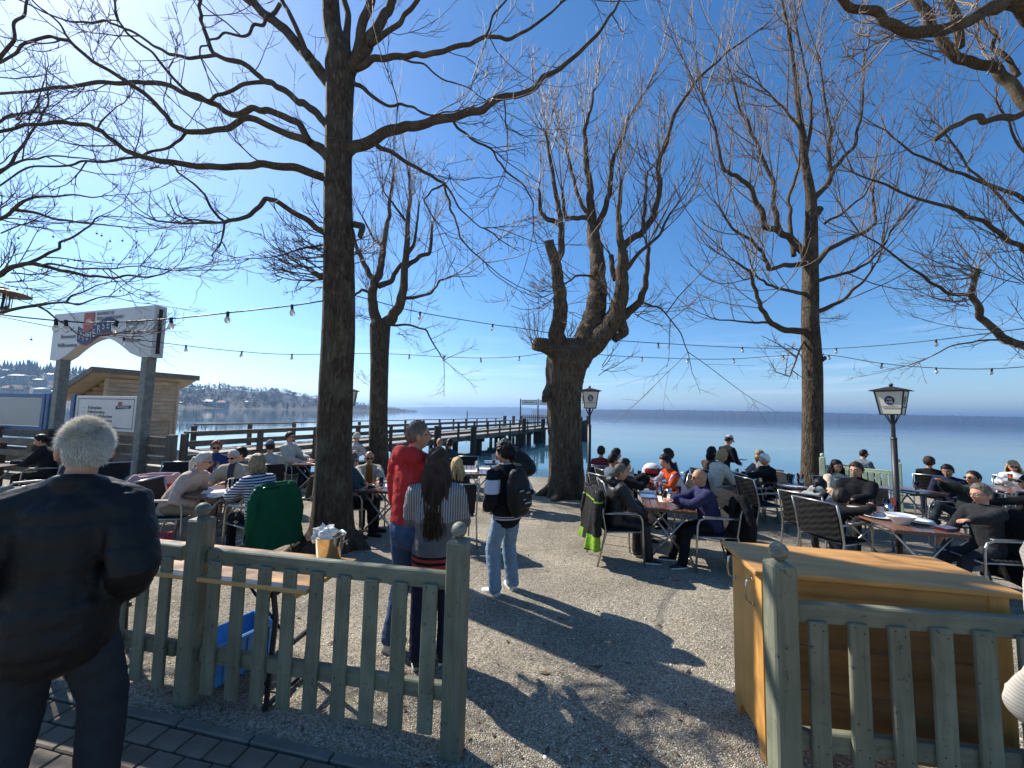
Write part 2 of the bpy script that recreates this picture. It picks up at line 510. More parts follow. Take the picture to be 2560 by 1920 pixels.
# ------------------------------------------------------------------ ground, gravel, paving
def gravel_mat():
    m, t, p = nodes_of('gravel')
    tc = t.nodes.new('ShaderNodeTexCoord')
    v = t.nodes.new('ShaderNodeTexVoronoi'); v.inputs['Scale'].default_value = 88; v.inputs['Randomness'].default_value = 1
    t.links.new(tc.outputs['Object'], v.inputs['Vector'])
    v2 = t.nodes.new('ShaderNodeTexVoronoi'); v2.inputs['Scale'].default_value = 88; v2.feature = 'DISTANCE_TO_EDGE'
    t.links.new(tc.outputs['Object'], v2.inputs['Vector'])
    sep = t.nodes.new('ShaderNodeSeparateColor')
    t.links.new(v.outputs['Color'], sep.inputs[0])
    r = ramp(t, [(0.0, (0.25, 0.203, 0.145)), (0.35, (0.46, 0.385, 0.275)), (0.7, (0.58, 0.495, 0.365)), (1.0, (0.72, 0.65, 0.52))])
    t.links.new(sep.outputs[0], r.inputs['Fac'])
    n = t.nodes.new('ShaderNodeTexNoise'); n.inputs['Scale'].default_value = 1.1; n.inputs['Detail'].default_value = 6
    t.links.new(tc.outputs['Object'], n.inputs['Vector'])
    mr = t.nodes.new('ShaderNodeMapRange'); mr.inputs['From Min'].default_value = .3; mr.inputs['From Max'].default_value = .7
    mr.inputs['To Min'].default_value = .64; mr.inputs['To Max'].default_value = 1.2
    t.links.new(n.outputs['Fac'], mr.inputs['Value'])
    hv = t.nodes.new('ShaderNodeHueSaturation')
    t.links.new(r.outputs['Color'], hv.inputs['Color']); t.links.new(mr.outputs[0], hv.inputs['Value'])
    # joints between the pebbles are darker
    jt = t.nodes.new('ShaderNodeMapRange'); jt.inputs['From Max'].default_value = .12; jt.inputs['To Min'].default_value = .34
    t.links.new(v2.outputs['Distance'], jt.inputs['Value'])
    hv2 = t.nodes.new('ShaderNodeHueSaturation')
    t.links.new(hv.outputs['Color'], hv2.inputs['Color']); t.links.new(jt.outputs[0], hv2.inputs['Value'])
    t.links.new(hv2.outputs['Color'], p.inputs['Base Color'])
    p.inputs['Roughness'].default_value = .9
    p.inputs['Specular IOR Level'].default_value = .15
    n3 = t.nodes.new('ShaderNodeTexNoise'); n3.inputs['Scale'].default_value = 14; n3.inputs['Detail'].default_value = 4
    t.links.new(tc.outputs['Object'], n3.inputs['Vector'])
    mi = t.nodes.new('ShaderNodeMath'); mi.operation = 'MINIMUM'; mi.inputs[1].default_value = .35
    t.links.new(v2.outputs['Distance'], mi.inputs[0])
    ad = t.nodes.new('ShaderNodeMath'); ad.operation = 'ADD'
    t.links.new(mi.outputs[0], ad.inputs[0]); t.links.new(n3.outputs['Fac'], ad.inputs[1])
    b = t.nodes.new('ShaderNodeBump'); b.inputs['Strength'].default_value = 1.0; b.inputs['Distance'].default_value = .02
    t.links.new(ad.outputs[0], b.inputs['Height']); t.links.new(b.outputs['Normal'], p.inputs['Normal'])
    return m
MAT['gravel'] = gravel_mat()

def spaced(lo, hi, mid0, mid1, step, grow=1.22):
    a = list(np.arange(mid0, mid1 + 1e-6, step))
    s, x = step, mid1
    while x < hi:
        s *= grow; x += s; a.append(min(x, hi))
    s, x = step, mid0
    while x > lo:
        s *= grow; x -= s; a.insert(0, max(x, lo))
    return np.array(a)
def lump(x, y):
    return 0.012 * math.sin(1.7 * x + .6 * y) * math.sin(1.3 * y - .8 * x + 1) + 0.006 * math.sin(4.3 * x + 2.1 * y)
xs = spaced(-220, 220, -14, 16, 0.22)
ys = spaced(-160, 16.5, -1, 15.5, 0.22)
V = np.array([(x, y, gz(x, y) + (lump(x, y) if 0 < y < 12.5 else 0)) for y in ys for x in xs])
nx = len(xs)
ii, jj = np.meshgrid(np.arange(nx - 1), np.arange(len(ys) - 1))
k = (jj * nx + ii).ravel()
F = np.stack([k, k + 1, k + nx + 1, k + nx], 1)
tag(link('ground', fast_mesh('ground', V, F, MAT['gravel'], True)), kind='structure')

def pebbles():
    ico = [(0, 0, 1), (.9, 0, .2), (.2, .85, .25), (-.8, .45, .2), (-.65, -.7, .2), (.35, -.85, .2), (0, 0, -.4)]
    fc = [(0, 1, 2), (0, 2, 3), (0, 3, 4), (0, 4, 5), (0, 5, 1)]
    N = 42000
    Vs, Fs = [], []
    u = nrs.rand(N)
    Y = 1.6 + 6.5 * u ** 1.7
    X = (nrs.rand(N) - .5) * 2 * (Y * 1.32 + .3)
    base = np.array(ico)
    for i in range(N):
        x, y = X[i], Y[i]
        if y < 2.045 - .206 * x: continue
        s = .0036 + .0052 * nrs.rand() ** 2 + (.008 if nrs.rand() < .02 else 0)
        a = nrs.rand() * 6.28
        ca, sa = math.cos(a) * s, math.sin(a) * s
        q = base * np.array([1, .6 + .4 * nrs.rand(), .7])
        Vs.append(np.stack([q[:, 0] * ca - q[:, 1] * sa + x, q[:, 0] * sa + q[:, 1] * ca + y, q[:, 2] * s + gz(x, y) + lump(x, y) + .001], 1))
        Fs.append(len(Fs) * 7)
    Vs = np.concatenate(Vs)
    Fs = np.concatenate([np.array(fc) + b for b in Fs])
    m, t, p = nodes_of('pebble')
    g = t.nodes.new('ShaderNodeNewGeometry')
    r = ramp(t, [(0.0, (0.21, 0.17, 0.125)), (0.4, (0.46, 0.395, 0.30)), (0.8, (0.60, 0.53, 0.41)), (1.0, (0.76, 0.70, 0.60))])
    t.links.new(g.outputs['Random Per Island'], r.inputs['Fac'])
    t.links.new(r.outputs['Color'], p.inputs['Base Color'])
    p.inputs['Roughness'].default_value = .85
    tag(link('loose_gravel', fast_mesh('loose_gravel', Vs, Fs, m)), 'loose grey pebbles strewn over the beer garden ground', 'gravel', kind='stuff')
pebbles()

def leaf_litter():
    Vs, Fs = [], []
    r = random.Random(77)
    for i in range(900):
        y = 2.1 + 9 * r.random() ** 1.5; x = r.uniform(-1, 1) * (y * 1.2)
        if y < 2.1 - .206 * x: continue
        s = r.uniform(.008, .022); a = r.random() * 6.28; z = gz(x, y) + lump(x, y) + .008
        c, n = math.cos(a), math.sin(a); b = len(Vs)
        ln = r.choice((1, 1, 2.6)); wd = r.choice((.6, .8, .12))
        for u, v, h in ((-ln, 0, .002), (0, -wd, .0), (ln, 0, .004), (0, wd, .003)): Vs.append((x + s * (u * c - v * n), y + s * (u * n + v * c), z + h))
        Fs += [(b, b + 1, b + 2), (b, b + 2, b + 3)]
    m, t, p = nodes_of('dry_leaf'); g = t.nodes.new('ShaderNodeNewGeometry')
    rr = ramp(t, [(0, (.05, .03, .018)), (.6, (.16, .09, .045)), (1, (.30, .21, .12))])
    t.links.new(g.outputs['Random Per Island'], rr.inputs['Fac']); t.links.new(rr.outputs['Color'], p.inputs['Base Color']); p.inputs['Roughness'].default_value = .8
    tag(link('leaf_litter', fast_mesh('leaf_litter', Vs, Fs, m)), 'dry leaf bits and twigs strewn over the gravel', 'leaf litter', kind='stuff')
leaf_litter()
MAT['paver'] = mat('paver_concrete', (0.165, 0.140, 0.112), .85, .22, 9, .6, 120, rand=.16, bdist=.004)
MAT['kerbstone'] = mat('kerb_concrete', (0.15, 0.145, 0.135), .85, .2, 9, .5, 90, rand=.1)
MAT['joint'] = mat('joint_sand', (0.045, 0.042, 0.036), .95, .3, 30, .5, 120)
def paving():
    u = Vector((.980, -.201, 0)); v = Vector((-.201, -.980, 0))     # along the kerb, towards the camera
    o = Vector((-3.405, 2.742, 0))
    base = MB()
    pts = [o + u * -3.0 + v * .0, o + u * 3.4 + v * .0, o + u * 3.4 + v * 1.9, o + u * -3.0 + v * 1.9]
    base.prism([(p.x, p.y, -.10) for p in pts], (0, 0, .112))
    pv = base.build('paved_path', MAT['joint'])
    tag(pv, kind='structure')
    ang = math.atan2(u.y, u.x)
    kb = MB(); kb.box((0, 0, 0), (.49, .058, .06), bev=.006)
    km = kb.mesh('kerb_stone', MAT['kerbstone'])
    for i in range(12):
        p = o + u * (-2.7 + i * .5) + v * .035
        link('kerb_stone', km, pv, (p.x, p.y, .004 + .002 * rng.random()), (0, 0, ang + rng.uniform(-.006, .006)))
    pb = MB(); pb.box((0, 0, 0), (.172, .122, .06), bev=.007)
    pm = pb.mesh('paver', MAT['paver'])
    for r in range(9):
        for c in range(33):
            p = o + u * (-2.7 + c * .18 + (.09 if r % 2 else 0)) + v * (.135 + r * .13)
            link('paver', pm, pv, (p.x, p.y, -.004 + .004 * rng.random()), (rng.uniform(-.01, .01), rng.uniform(-.008, .008), ang + rng.uniform(-.012, .012)))
paving()

# ------------------------------------------------------------------ lake
def water_mat():
    m, t, p = nodes_of('lake_water')
    p.inputs['Base Color'].default_value = (0.030, 0.085, 0.125, 1)
    p.inputs['Roughness'].default_value = 0.03
    p.inputs['IOR'].default_value = 1.333
    tc = t.nodes.new('ShaderNodeTexCoord')
    hs_ = []
    for sc, st in ((1.6, (1, 1.6, 1)), (7.0, (1, 1.5, 1)), (.05, (1, 2.5, 1))):
        mp = t.nodes.new('ShaderNodeMapping'); mp.inputs['Scale'].default_value = st
        t.links.new(tc.outputs['Object'], mp.inputs['Vector'])
        n = t.nodes.new('ShaderNodeTexNoise'); n.inputs['Scale'].default_value = sc; n.inputs['Detail'].default_value = 3
        t.links.new(mp.outputs['Vector'], n.inputs['Vector'])
        hs_.append(n)
    # calm and ruffled areas
    rr = ramp(t, [(0.45, (.12, .12, .12)), (0.62, (1, 1, 1))])
    t.links.new(hs_[2].outputs['Fac'], rr.inputs['Fac'])
    ad = t.nodes.new('ShaderNodeMath'); ad.operation = 'MULTIPLY_ADD'; ad.inputs[1].default_value = .35
    t.links.new(hs_[1].outputs['Fac'], ad.inputs[0]); t.links.new(hs_[0].outputs['Fac'], ad.inputs[2])
    mu = t.nodes.new('ShaderNodeMath'); mu.operation = 'MULTIPLY'
    t.links.new(ad.outputs[0], mu.inputs[0]); t.links.new(rr.outputs['Color'], mu.inputs[1])
    b = t.nodes.new('ShaderNodeBump'); b.inputs['Strength'].default_value = .2; b.inputs['Distance'].default_value = .03
    t.links.new(mu.outputs[0], b.inputs['Height']); t.links.new(b.outputs['Normal'], p.inputs['Normal'])
    return m
MAT['water'] = water_mat()
WZ = -0.30
mb = MB()
mb.add([(-16000, -20, WZ), (16000, -20, WZ), (16000, 20000, WZ), (-16000, 20000, WZ)], [(0, 1, 2, 3)])
lake = tag(mb.build('water', MAT['water']), kind='structure')
# lake bed under the shallows
mb = MB()
mb.add([(-16000, -20, -3.0), (16000, -20, -3.0), (16000, 20000, -3.0), (-16000, 20000, -3.0)], [(0, 1, 2, 3)])
tag(mb.build('lake_bed', mat('lake_bed', (.08, .08, .06), .9, .1, 1, 0)), kind='structure')

# ------------------------------------------------------------------ hills
def interp(tab, x):
    return float(np.interp(x, [a for a, _ in tab], [b for _, b in tab]))
MAT['hill'] = mat('hill_wood', (0.026, 0.024, 0.019), .95, .4, .05, 0, coord='Object')
MAT['conifer'] = mat('conifer', (0.008, 0.013, 0.009), .9, .35, .1, 0)
MAT['bare'] = mat('bare_wood', (0.026, 0.021, 0.016), .9, .35, .1, 0)
MAT['ridge'] = mat('far_wood', (0.022, 0.023, 0.020), .95, .75, .02, 0, detail=10)
MAT['snow'] = mat('mountain_snow', (0.45, 0.46, 0.50), .9, .4, .002, 0)
SHORE_T = [(-900, 330), (0, 400), (440, 520), (650, 700), (800, 900), (900, 1150), (1045, 1500)]
CREST_T = [(-900, 60), (0, 95), (110, 88), (250, 80), (330, 72), (440, 52), (560, 53), (640, 48), (720, 44), (800, 30), (880, 18), (960, 10), (1020, 5), (1050, 0)]
def left_hill():
    pxs = np.arange(-900, 1060, 14)
    vs_ = np.linspace(0, 1, 14)
    def pt(px, v):
        Ys = interp(SHORE_T, px)
        Yc = Ys + 260
        hor = (px - 1280) / FPX
        top = interp(CREST_T, px) / FPX * Yc + 2.2
        s = v * v * (3 - 2 * v)
        z = -.6 + top * s * (0.86 if px < 1000 else .6)
        z += (1.8 * math.sin(px * .05 + v * 5) + 1.2 * math.sin(px * .13 - v * 9)) * s
        Y = Ys + 260 * v
        return (hor * Y, Y, z)
    V, F = [], []
    for v in vs_:
        for px in pxs: V.append(pt(px, v))
    n = len(pxs)
    for j in range(len(vs_) - 1):
        for i in range(n - 1): F.append((j * n + i, j * n + i + 1, (j + 1) * n + i + 1, (j + 1) * n + i))
    tag(link('hillside', fast_mesh('hillside', V, F, MAT['hill'], True)), kind='structure')
    # woods on the hill: crowns too many to count, one mass
    for nm, mt, lab, prob in (('conifer_wood', 'conifer', 'dark conifers of the wood on the far left hill', .25), ('bare_wood', 'bare', 'bare grey brown trees covering the far left hillside', 1)):
        Vs, Fs, c = [], [], 0
        r = random.Random(5 if mt == 'conifer' else 9)
        N = 900 if mt == 'conifer' else 3400
        for _ in range(N):
            px = r.uniform(-880, 1040); v = r.random() ** .8
            if px < 300 and v < .5 and r.random() < .72: continue
            if mt == 'conifer' and px < 260: v = .75 + .25 * r.random()
            if mt == 'conifer' and px > 320 and r.random() < .86: continue
            x, y, z = pt(px, v)
            if z < .4 and r.random() < .6: continue
            k = min(1, interp(CREST_T, px) / 30 + .35)
            if mt == 'conifer':
                h = r.uniform(9, 18) * k * (1.25 if px < 200 else 1); w_ = h * .17
                S = 6
                for lv in range(4):
                    z0 = z + h * (.1 + .2 * lv); z1 = z + h * min(1, .1 + .2 * lv + .42); rr = w_ * (1 - lv * .22)
                    a0 = r.random() * 6
                    for q in range(S):
                        a = a0 + q * 6.283 / S; rj = rr * r.uniform(.6, 1.15)
                        a2 = a + 6.283 / S
                        Vs += [(x + rj * math.cos(a), y + rj * math.sin(a), z0 + r.uniform(-.05, .05) * h), (x + rr * .7 * math.cos(a2), y + rr * .7 * math.sin(a2), z0), (x, y, z1)]
                        Fs.append((c, c + 1, c + 2)); c += 3
            else:
                h = r.uniform(6, 12) * k; w_ = h * r.uniform(.32, .5)
                for q in range(30):
                    th = r.random() * 6.283; u = r.uniform(-.5, 1)
                    rr = w_ * math.sqrt(max(0, 1 - u * u)) * r.uniform(.5, 1.05)
                    cx, cy, cz = x + rr * math.cos(th), y + rr * math.sin(th), z + h * .55 + u * h * .42
                    s_ = h * r.uniform(.08, .20)
                    Vs += [(cx + r.uniform(-1, 1) * s_, cy + r.uniform(-1, 1) * s_, cz + r.uniform(-1, 1) * s_) for _ in range(3)]
                    Fs.append((c, c + 1, c + 2)); c += 3
                Vs += [(x - .25, y, z - 1), (x + .25, y, z - 1), (x, y, z + h * .7)]
                Fs.append((c, c + 1, c + 2)); c += 3
        tag(link(nm, fast_mesh(nm, Vs, Fs, MAT[mt])), lab, 'wood', kind='stuff')
    return pt
hill_pt = left_hill()

def ridge(name, Y, tab, px0, px1, step, matl, depth, rough=.24, seed=3):
    r = random.Random(seed)
    V, F = [], []
    pxs = np.arange(px0, px1, step)
    prof = [(0, 0.0), (.10, .28), (.22, .36), (.5, .80), (.75, .93), (1, 1.0), (1.3, .9)]
    jag = np.cumsum([r.uniform(-1, 1) for _ in pxs]); jag -= np.linspace(jag[0], jag[-1], len(jag))
    jag /= max(1e-6, np.abs(jag).max())
    for v, hgt in prof:
        for i, px in enumerate(pxs):
            yy = Y + depth * v
            h = interp(tab, px) / FPX * (Y + depth)
            z = WZ - 2 + (h + 4) * hgt * (1 + rough * .5 * jag[i] * (v > .4)) + (h * rough * .35 * r.uniform(-1, 1) if v > 0 else 0)
            V.append(((px - 1280) / FPX * yy, yy, z))
    n = len(pxs)
    for j in range(len(prof) - 1):
        for i in range(n - 1): F.append((j * n + i, j * n + i + 1, (j + 1) * n + i + 1, (j + 1) * n + i))
    tag(link(name, fast_mesh(name, V, F, MAT[matl], False)), kind='structure')
ridge('far_shore_hills', 3600, [(900, 4), (1250, 10), (1480, 14), (1700, 17), (2000, 19), (2300, 18), (2600, 19), (3400, 17)], 1330, 3600, 3, 'ridge', 900)
ridge('southern_hills', 6500, [(850, 5), (1000, 9), (1080, 12), (1200, 14), (1300, 16), (1420, 13), (1600, 8)], 860, 1560, 5, 'ridge', 1500, .12, 8)
ridge('alps', 9500, [(700, 4), (860, 12), (950, 15), (1000, 20), (1050, 22), (1100, 21), (1160, 16), (1250, 11), (1400, 3)], 700, 1400, 7, 'snow', 1500, .45, 21)
# ------------------------------------------------------------------ pier
PD = Vector((.382, .924, 0)); PN = Vector((-.924, .382, 0)); P0 = Vector((-7.2, 8.57, 0))
PANG = math.atan2(-PD.x, PD.y)
def pp(t, n, z): return P0 + PD * t + PN * n + Vector((0, 0, z))
def dz(t): return .56 + .007 * t
def pier():
    root = empty('pier', P0, 0, 'long weathered timber pier with railings running out over the lake', 'pier')
    inv = -P0
    def part(name, mb, m, auto=None): return mb.build(name, m, root, loc=inv)
    T1 = 26.5
    mb = MB()                                     # planks, too many and too small to pick apart
    t = -.2
    while t < T1:
        mb.box(pp(t, 1.8, dz(t) - .02 + rng.uniform(-.004, .004)), (3.5, .135, .045), rz=PANG)
        t += .145
    tag(part('deck_planks', mb, MAT['deck']), kind='stuff')
    for n in (.06, 1.8, 3.54):
        mb = MB(); mb.beam(pp(-.2, n, dz(0) - .16), pp(T1, n, dz(T1) - .16), .14, .20); part('bearer', mb, MAT['pier'])
    # piles and cross heads
    for t in (0.6, 4.2, 7.8, 11.2, 14.6, 17.6, 20.4, 23.0, 25.6):
        for n in (.15, 1.8, 3.45):
            mb = MB(); c = pp(t, n, 0); mb.tube([(c.x, c.y, -2.5), (c.x, c.y, dz(t) - .3)], .13, 9)
            part('pile', mb, MAT['pile'])
        mb = MB(); mb.beam(pp(t, -.1, dz(t) - .33), pp(t, 3.7, dz(t) - .33), .2, .18); part('cross_head', mb, MAT['pile'])
    # mooring piles standing above the deck on the near side
    for t, h in ((9.6, .62), (13.0, .5), (20.6, .85), (25.0, .75)):
        mb = MB(); c = pp(t, -.28, 0); mb.tube([(c.x, c.y, -2.5), (c.x, c.y, dz(t) + h)], .16, 10); part('mooring_pile', mb, MAT['pile'])
    # railings
    def rail_side(n, t0, t1, step, off):
        k = 0
        t = t0
        while t <= t1 + 1e-3:
            mb = MB(); mb.beam(pp(t, n, dz(t) - .25), pp(t, n, dz(t) + .70), .11, .11, .006); part('rail_post', mb, MAT['pier_z'])
            t += step
        for h, th, wd in ((.73, .045, .15), (.46, .13, .04), (.16, .13, .04)):
            t = t0
            while t < t1 - .1:
                e = min(t + step * 2, t1)
                mb = MB(); o = off if h < .7 else 0
                mb.beam(pp(t + .01, n + o, dz(t) + h + rng.uniform(-.012, .012)), pp(e - .01, n + o, dz(e) + h + rng.uniform(-.012, .012)), wd, th); part('rail', mb, MAT['pier'])
                t = e
    rail_side(.0, 0, 26, 1.7, .077)
    rail_side(3.6, 2.1, 26, 1.7, -.077)
    # pierhead: platform, picket gate, three boards
    a, b = pp(T1 + .05, -2.4, dz(T1)), pp(T1 + 5.0, 4.6, dz(T1))
    mb = MB()
    t = T1 + .1
    while t < T1 + 5:
        mb.box(pp(t, .9, dz(T1) - .02), (6.4, .135, .045), rz=PANG); t += .145
    tag(part('head_planks', mb, MAT['deck']), kind='stuff')
    for n in (-2.2, .9, 4.0):
        mb = MB(); mb.beam(pp(T1 + .05, n, dz(T1) - .17), pp(T1 + 5, n, dz(T1) - .17), .18, .22); part('bearer', mb, MAT['pier'])
    for t in (T1 + .5, T1 + 2.6, T1 + 4.6):
        for n in (-2.1, -.7, .9, 2.5, 4.0):
            mb = MB(); c = pp(t, n, 0); mb.tube([(c.x, c.y, -2.5), (c.x, c.y, dz(T1) - .2 + (1.1 if (n == -2.1 or n == 4.0) else 0))], .15, 9); part('pile', mb, MAT['pile'])
    for n in np.arange(-2.15, 4.0, .2):
        mb = MB(); mb.beam(pp(T1 + 4.5, n, dz(T1) + .05), pp(T1 + 4.5, n, dz(T1) + 1.05), .09, .025); part('picket', mb, MAT['pier_z'])
    for h in (.3, .8):
        mb = MB(); mb.beam(pp(T1 + 4.54, -2.2, dz(T1) + h), pp(T1 + 4.54, 4.1, dz(T1) + h), .04, .09); part('picket_rail', mb, MAT['pier'])
    n0, dn = 3.3, -1.75
    for i in range(4):
        mb = MB(); c = pp(T1 + 2.6, n0 + dn * i, 0); mb.tube([(c.x, c.y, dz(T1) - .1), (c.x, c.y, dz(T1) + 2.55)], .06, 8); part('board_post', mb, MAT['black_metal'])
    for i in range(3):
        mb = MB(); mb.box(pp(T1 + 2.6, n0 + dn * (i + .5), dz(T1) + 2.22), (1.5, .06, .46), rz=PANG); f = part('board', mb, MAT['navy'])
        mb = MB(); mb.box(pp(T1 + 2.555, n0 + dn * (i + .5), dz(T1) + 2.22), (1.42, .03, .38), rz=PANG); pn = mb.build('board_face', MAT['signwhite'], f)
        mb = MB()
        for q in range(7): mb.box(pp(T1 + 2.535, n0 + dn * (i + .5) + .42 - q * .14, dz(T1) + 2.22), (.09, .012, .07), rz=PANG)
        mb.build('board_lettering', MAT['ink'], f)
pier()
for i, (px, top) in enumerate(((1457, 1052), (1463, 1050), (1469, 1040))):
    Y = 34 + i * .5
    c = P(px, 1060, Y); tp = P(px, top, Y)
    mb = MB(); mb.tube([(0, 0, -2), (.0, 0, tp.z - WZ)], [.16, .14], 10)
    o = mb.build('mooring_post', MAT['pile'], loc=(c.x, c.y, WZ))
    tag(o, ['short dark mooring post nearest the old tree beyond the pier end', 'middle of three dark mooring posts beyond the old tree', 'tallest of three dark mooring posts beyond the old tree'][i], 'post', 'mooring posts off the pier end')
c = P(1168, 1040, 60); mb = MB(); mb.tube([(0, 0, -2), (0, 0, 2.4)], .07, 8)
tag(mb.build('marker_pole', MAT['black_metal'], loc=(c.x, c.y, WZ)), 'thin dark marker pole standing in the lake behind the pier', 'pole')

# lettering as flat glyph meshes
def text(s, size, matl, M, parent, align='LEFT', name='lettering', sx=1.0, shear=0.0):
    cu = bpy.data.curves.new(name, 'FONT')
    cu.body = s; cu.size = size; cu.align_x = align; cu.align_y = 'CENTER'
    cu.extrude = .0015; cu.resolution_u = 3; cu.shear = shear
    cu.materials.append(matl)
    o = bpy.data.objects.new(name, cu)
    COL.objects.link(o)
    o.parent = parent
    o.matrix_local = M @ Matrix.Diagonal((sx, 1, 1, 1))
    return o
def face_frame(o, ux):
    """local frame on an upright panel: x along ux, y up, z towards the reader"""
    ux = Vector(ux).normalized(); uz = Vector((0, 0, 1)); n = ux.cross(uz)
    m = Matrix.Identity(4)
    for i in range(3):
        m[i][0], m[i][1], m[i][2], m[i][3] = ux[i], uz[i], n[i], o[i]
    return m

# ------------------------------------------------------------------ welcome arch
def arch():
    A, B = Vector((-7.64, 8.2, 0)), Vector((-11.1, 9.3, 0))
    ux = (A - B).normalized()                    # reading direction
    Wd = (A - B).length
    nf = ux.cross(Vector((0, 0, 1)))             # towards the viewer
    zt, zb = 4.02, 2.90
    root = empty('welcome_arch', (A.x, A.y, gz(A.x, A.y)), 0, 'white arched welcome sign on two posts over the pier entrance', 'sign')
    off = -Vector(root.location)
    poly = [(0, zb), (.35, zb)]
    for i in range(15):
        f = i / 14
        poly.append((.62 + (Wd - 1.30) * f, zb + .50 * math.sin(math.pi * (.06 + .88 * f))))
    poly += [(Wd - .35, zb), (Wd, zb), (Wd, zt), (0, zt)]
    mb = MB(); mb.prism([B + ux * a + Vector((0, 0, z)) + nf * .11 for a, z in poly], nf * -.22)
    pn = mb.build('panel', MAT['signwhite'], root, loc=off)
    mb = MB(); mb.box(A + ux * .004 + Vector((0, 0, (zt + zb) / 2)), (.012, .07, zt - zb - .14), rz=math.atan2(ux.y, ux.x)); mb.build('end_slot', MAT['black_metal'], root, loc=off)
    for s in (.30, Wd - .24):
        c = B + ux * s
        mb = MB(); mb.box((c.x, c.y, (zb + .05 - .2) / 2), (.20, .18, zb + .25), rz=math.atan2(ux.y, ux.x), bev=.01); mb.build('post', MAT['galv'], root, loc=off)
    fr = face_frame(B + nf * .113, ux)
    T = lambda x, z: Matrix.Translation(off) @ fr @ Matrix.Translation((x, z, 0))
    zc = zb + .55
    # banner: waving navy ribbon with red edge
    def ribbon(x0, x1, lo, hi, dzz, mt, dn):
        mb = MB(); V = []; F = []
        N = 16
        for i in range(N + 1):
            f = i / N; x = x0 + (x1 - x0) * f; wv = .11 * math.sin(2 * math.pi * (f - .5)) + .06 * f
            for z in (lo, hi): V.append(fr @ Vector((x, z + wv + dzz, dn)))
        for i in range(N): F.append((2 * i, 2 * i + 2, 2 * i + 3, 2 * i + 1))
        mb.add(V, F); return mb.build('banner', mt, root, loc=off, fix=False)
    ribbon(1.02, 2.40, 2.98 + .22, 3.42, .10, MAT['red'], .002)
    ribbon(1.00, 2.42, 3.27, 3.62, .06, MAT['navy'], .006)
    for i, ch in enumerate('AMMERSEE'):
        f = (i + .5) / 8; wv = .11 * math.sin(2 * math.pi * (f - .5)) + .06 * f
        text(ch, .25, MAT['signwhite'], T(1.06 + 1.30 * f, 3.50 + wv) @ Matrix.Translation((0, 0, .010)) @ Matrix.Rotation(.14, 4, 'Z'), root, 'CENTER', sx=.85)
    mb = MB(); q = [fr @ Vector((x, z, .008)) for x, z in ((1.20, 3.52), (1.58, 3.60), (1.58, 3.98), (1.20, 3.98))]; mb.add(q, [(0, 1, 2, 3)]); mb.build('emblem', MAT['red'], root, loc=off, fix=False)
    mb = MB(); cx, cz = 1.39, 3.70
    pts = [fr @ Vector((cx + .14 * math.cos(a), cz + .14 * math.sin(a), .011)) for a in np.linspace(0, math.pi, 11)]
    mb.add(pts, [tuple(range(11))]); mb.box((0, 0, 0), (.0001, .0001, .0001))
    mb.build('emblem_arc', mat('emblem_pale', (.62, .32, .22), .5, .1, 8, 0), root, loc=off, fix=False)
    for s_, z in (('BAYERISCHE', 3.93), ('SEEN-SCHIFFFAHRT', 3.82)):
        text(s_, .11, MAT['inkgrey'], T(1.66, z) @ Matrix.Translation((0, 0, .003)), root)
    for s_, x, z in (('und', .62, 3.62), ('Benvenuti', .36, 3.45), ('Willkommen', .26, 3.24)):
        text(s_, .145, MAT['inkgrey'], T(x, z) @ Matrix.Translation((0, 0, .003)), root)
    for s_, x, z in (('Welcome', 2.70, 3.66), ('Bienvenue', 2.64, 3.47), ('Welkom', 2.70, 3.28)):
        text(s_, .16, MAT['inkgrey'], T(x, z) @ Matrix.Translation((0, 0, .003)), root)
    # timetable board
    a, b = P(345, 1036, 8.42), P(190, 1036, 9.02)
    u2 = (a - b); u2.z = 0; wd = u2.length; u2 = u2.normalized(); n2 = u2.cross(Vector((0, 0, 1)))
    z0, z1 = 1.28, 2.06
    r2 = empty('timetable_board', (a.x, a.y, gz(a.x, a.y)), 0, 'white timetable board in blue frame under the welcome arch', 'board')
    of2 = -Vector(r2.location)
    bb = Vector((b.x, b.y, 0))
    ang = math.atan2(u2.y, u2.x)
    mb = MB(); mb.box(bb + u2 * wd / 2 + Vector((0, 0, (z0 + z1) / 2)), (wd, .05, z1 - z0), rz=ang, bev=.006); mb.build('panel', MAT['white'], r2, loc=of2)
    for s in (-.07, wd + .07):
        c = bb + u2 * s
        mb = MB(); mb.box((c.x, c.y, (z1 + .03 - .15) / 2), (.13, .10, z1 + .18), rz=ang, bev=.006); mb.build('post', MAT['blue'], r2, loc=of2)
    f2 = face_frame(bb + n2 * .027, u2)
    mb = MB()
    for x0, x1, za, zb_ in ((.10, wd - .10, z1 - .075, z1 - .06), (.10, wd - .10, z0 + .06, z0 + .075), (.10, .115, z0 + .06, z1 - .06), (wd - .115, wd - .10, z0 + .06, z1 - .06)):
        mb.add([f2 @ Vector(q) for q in ((x0, za, 0), (x1, za, 0), (x1, zb_, 0), (x0, zb_, 0))], [(0, 1, 2, 3)])
    mb.build('border_line', MAT['ink'], r2, loc=of2, fix=False)
    T2 = lambda x, z: Matrix.Translation(of2) @ f2 @ Matrix.Translation((x, z, .002))
    for i, s_ in enumerate(('Fahrplan', 'Fahrpreise', 'Erlebnisfahrten', 'Charterfahrten')):
        z = z1 - .27 - i * .095
        text('–', .115, MAT['ink'], T2(.30, z), r2); text(s_, .105, MAT['ink'], T2(.46, z), r2, sx=1.35)
    text('www.ammerseeschifffahrt.de', .085, MAT['inkgrey'], T2(.42, z1 - .70), r2, sx=1.1)
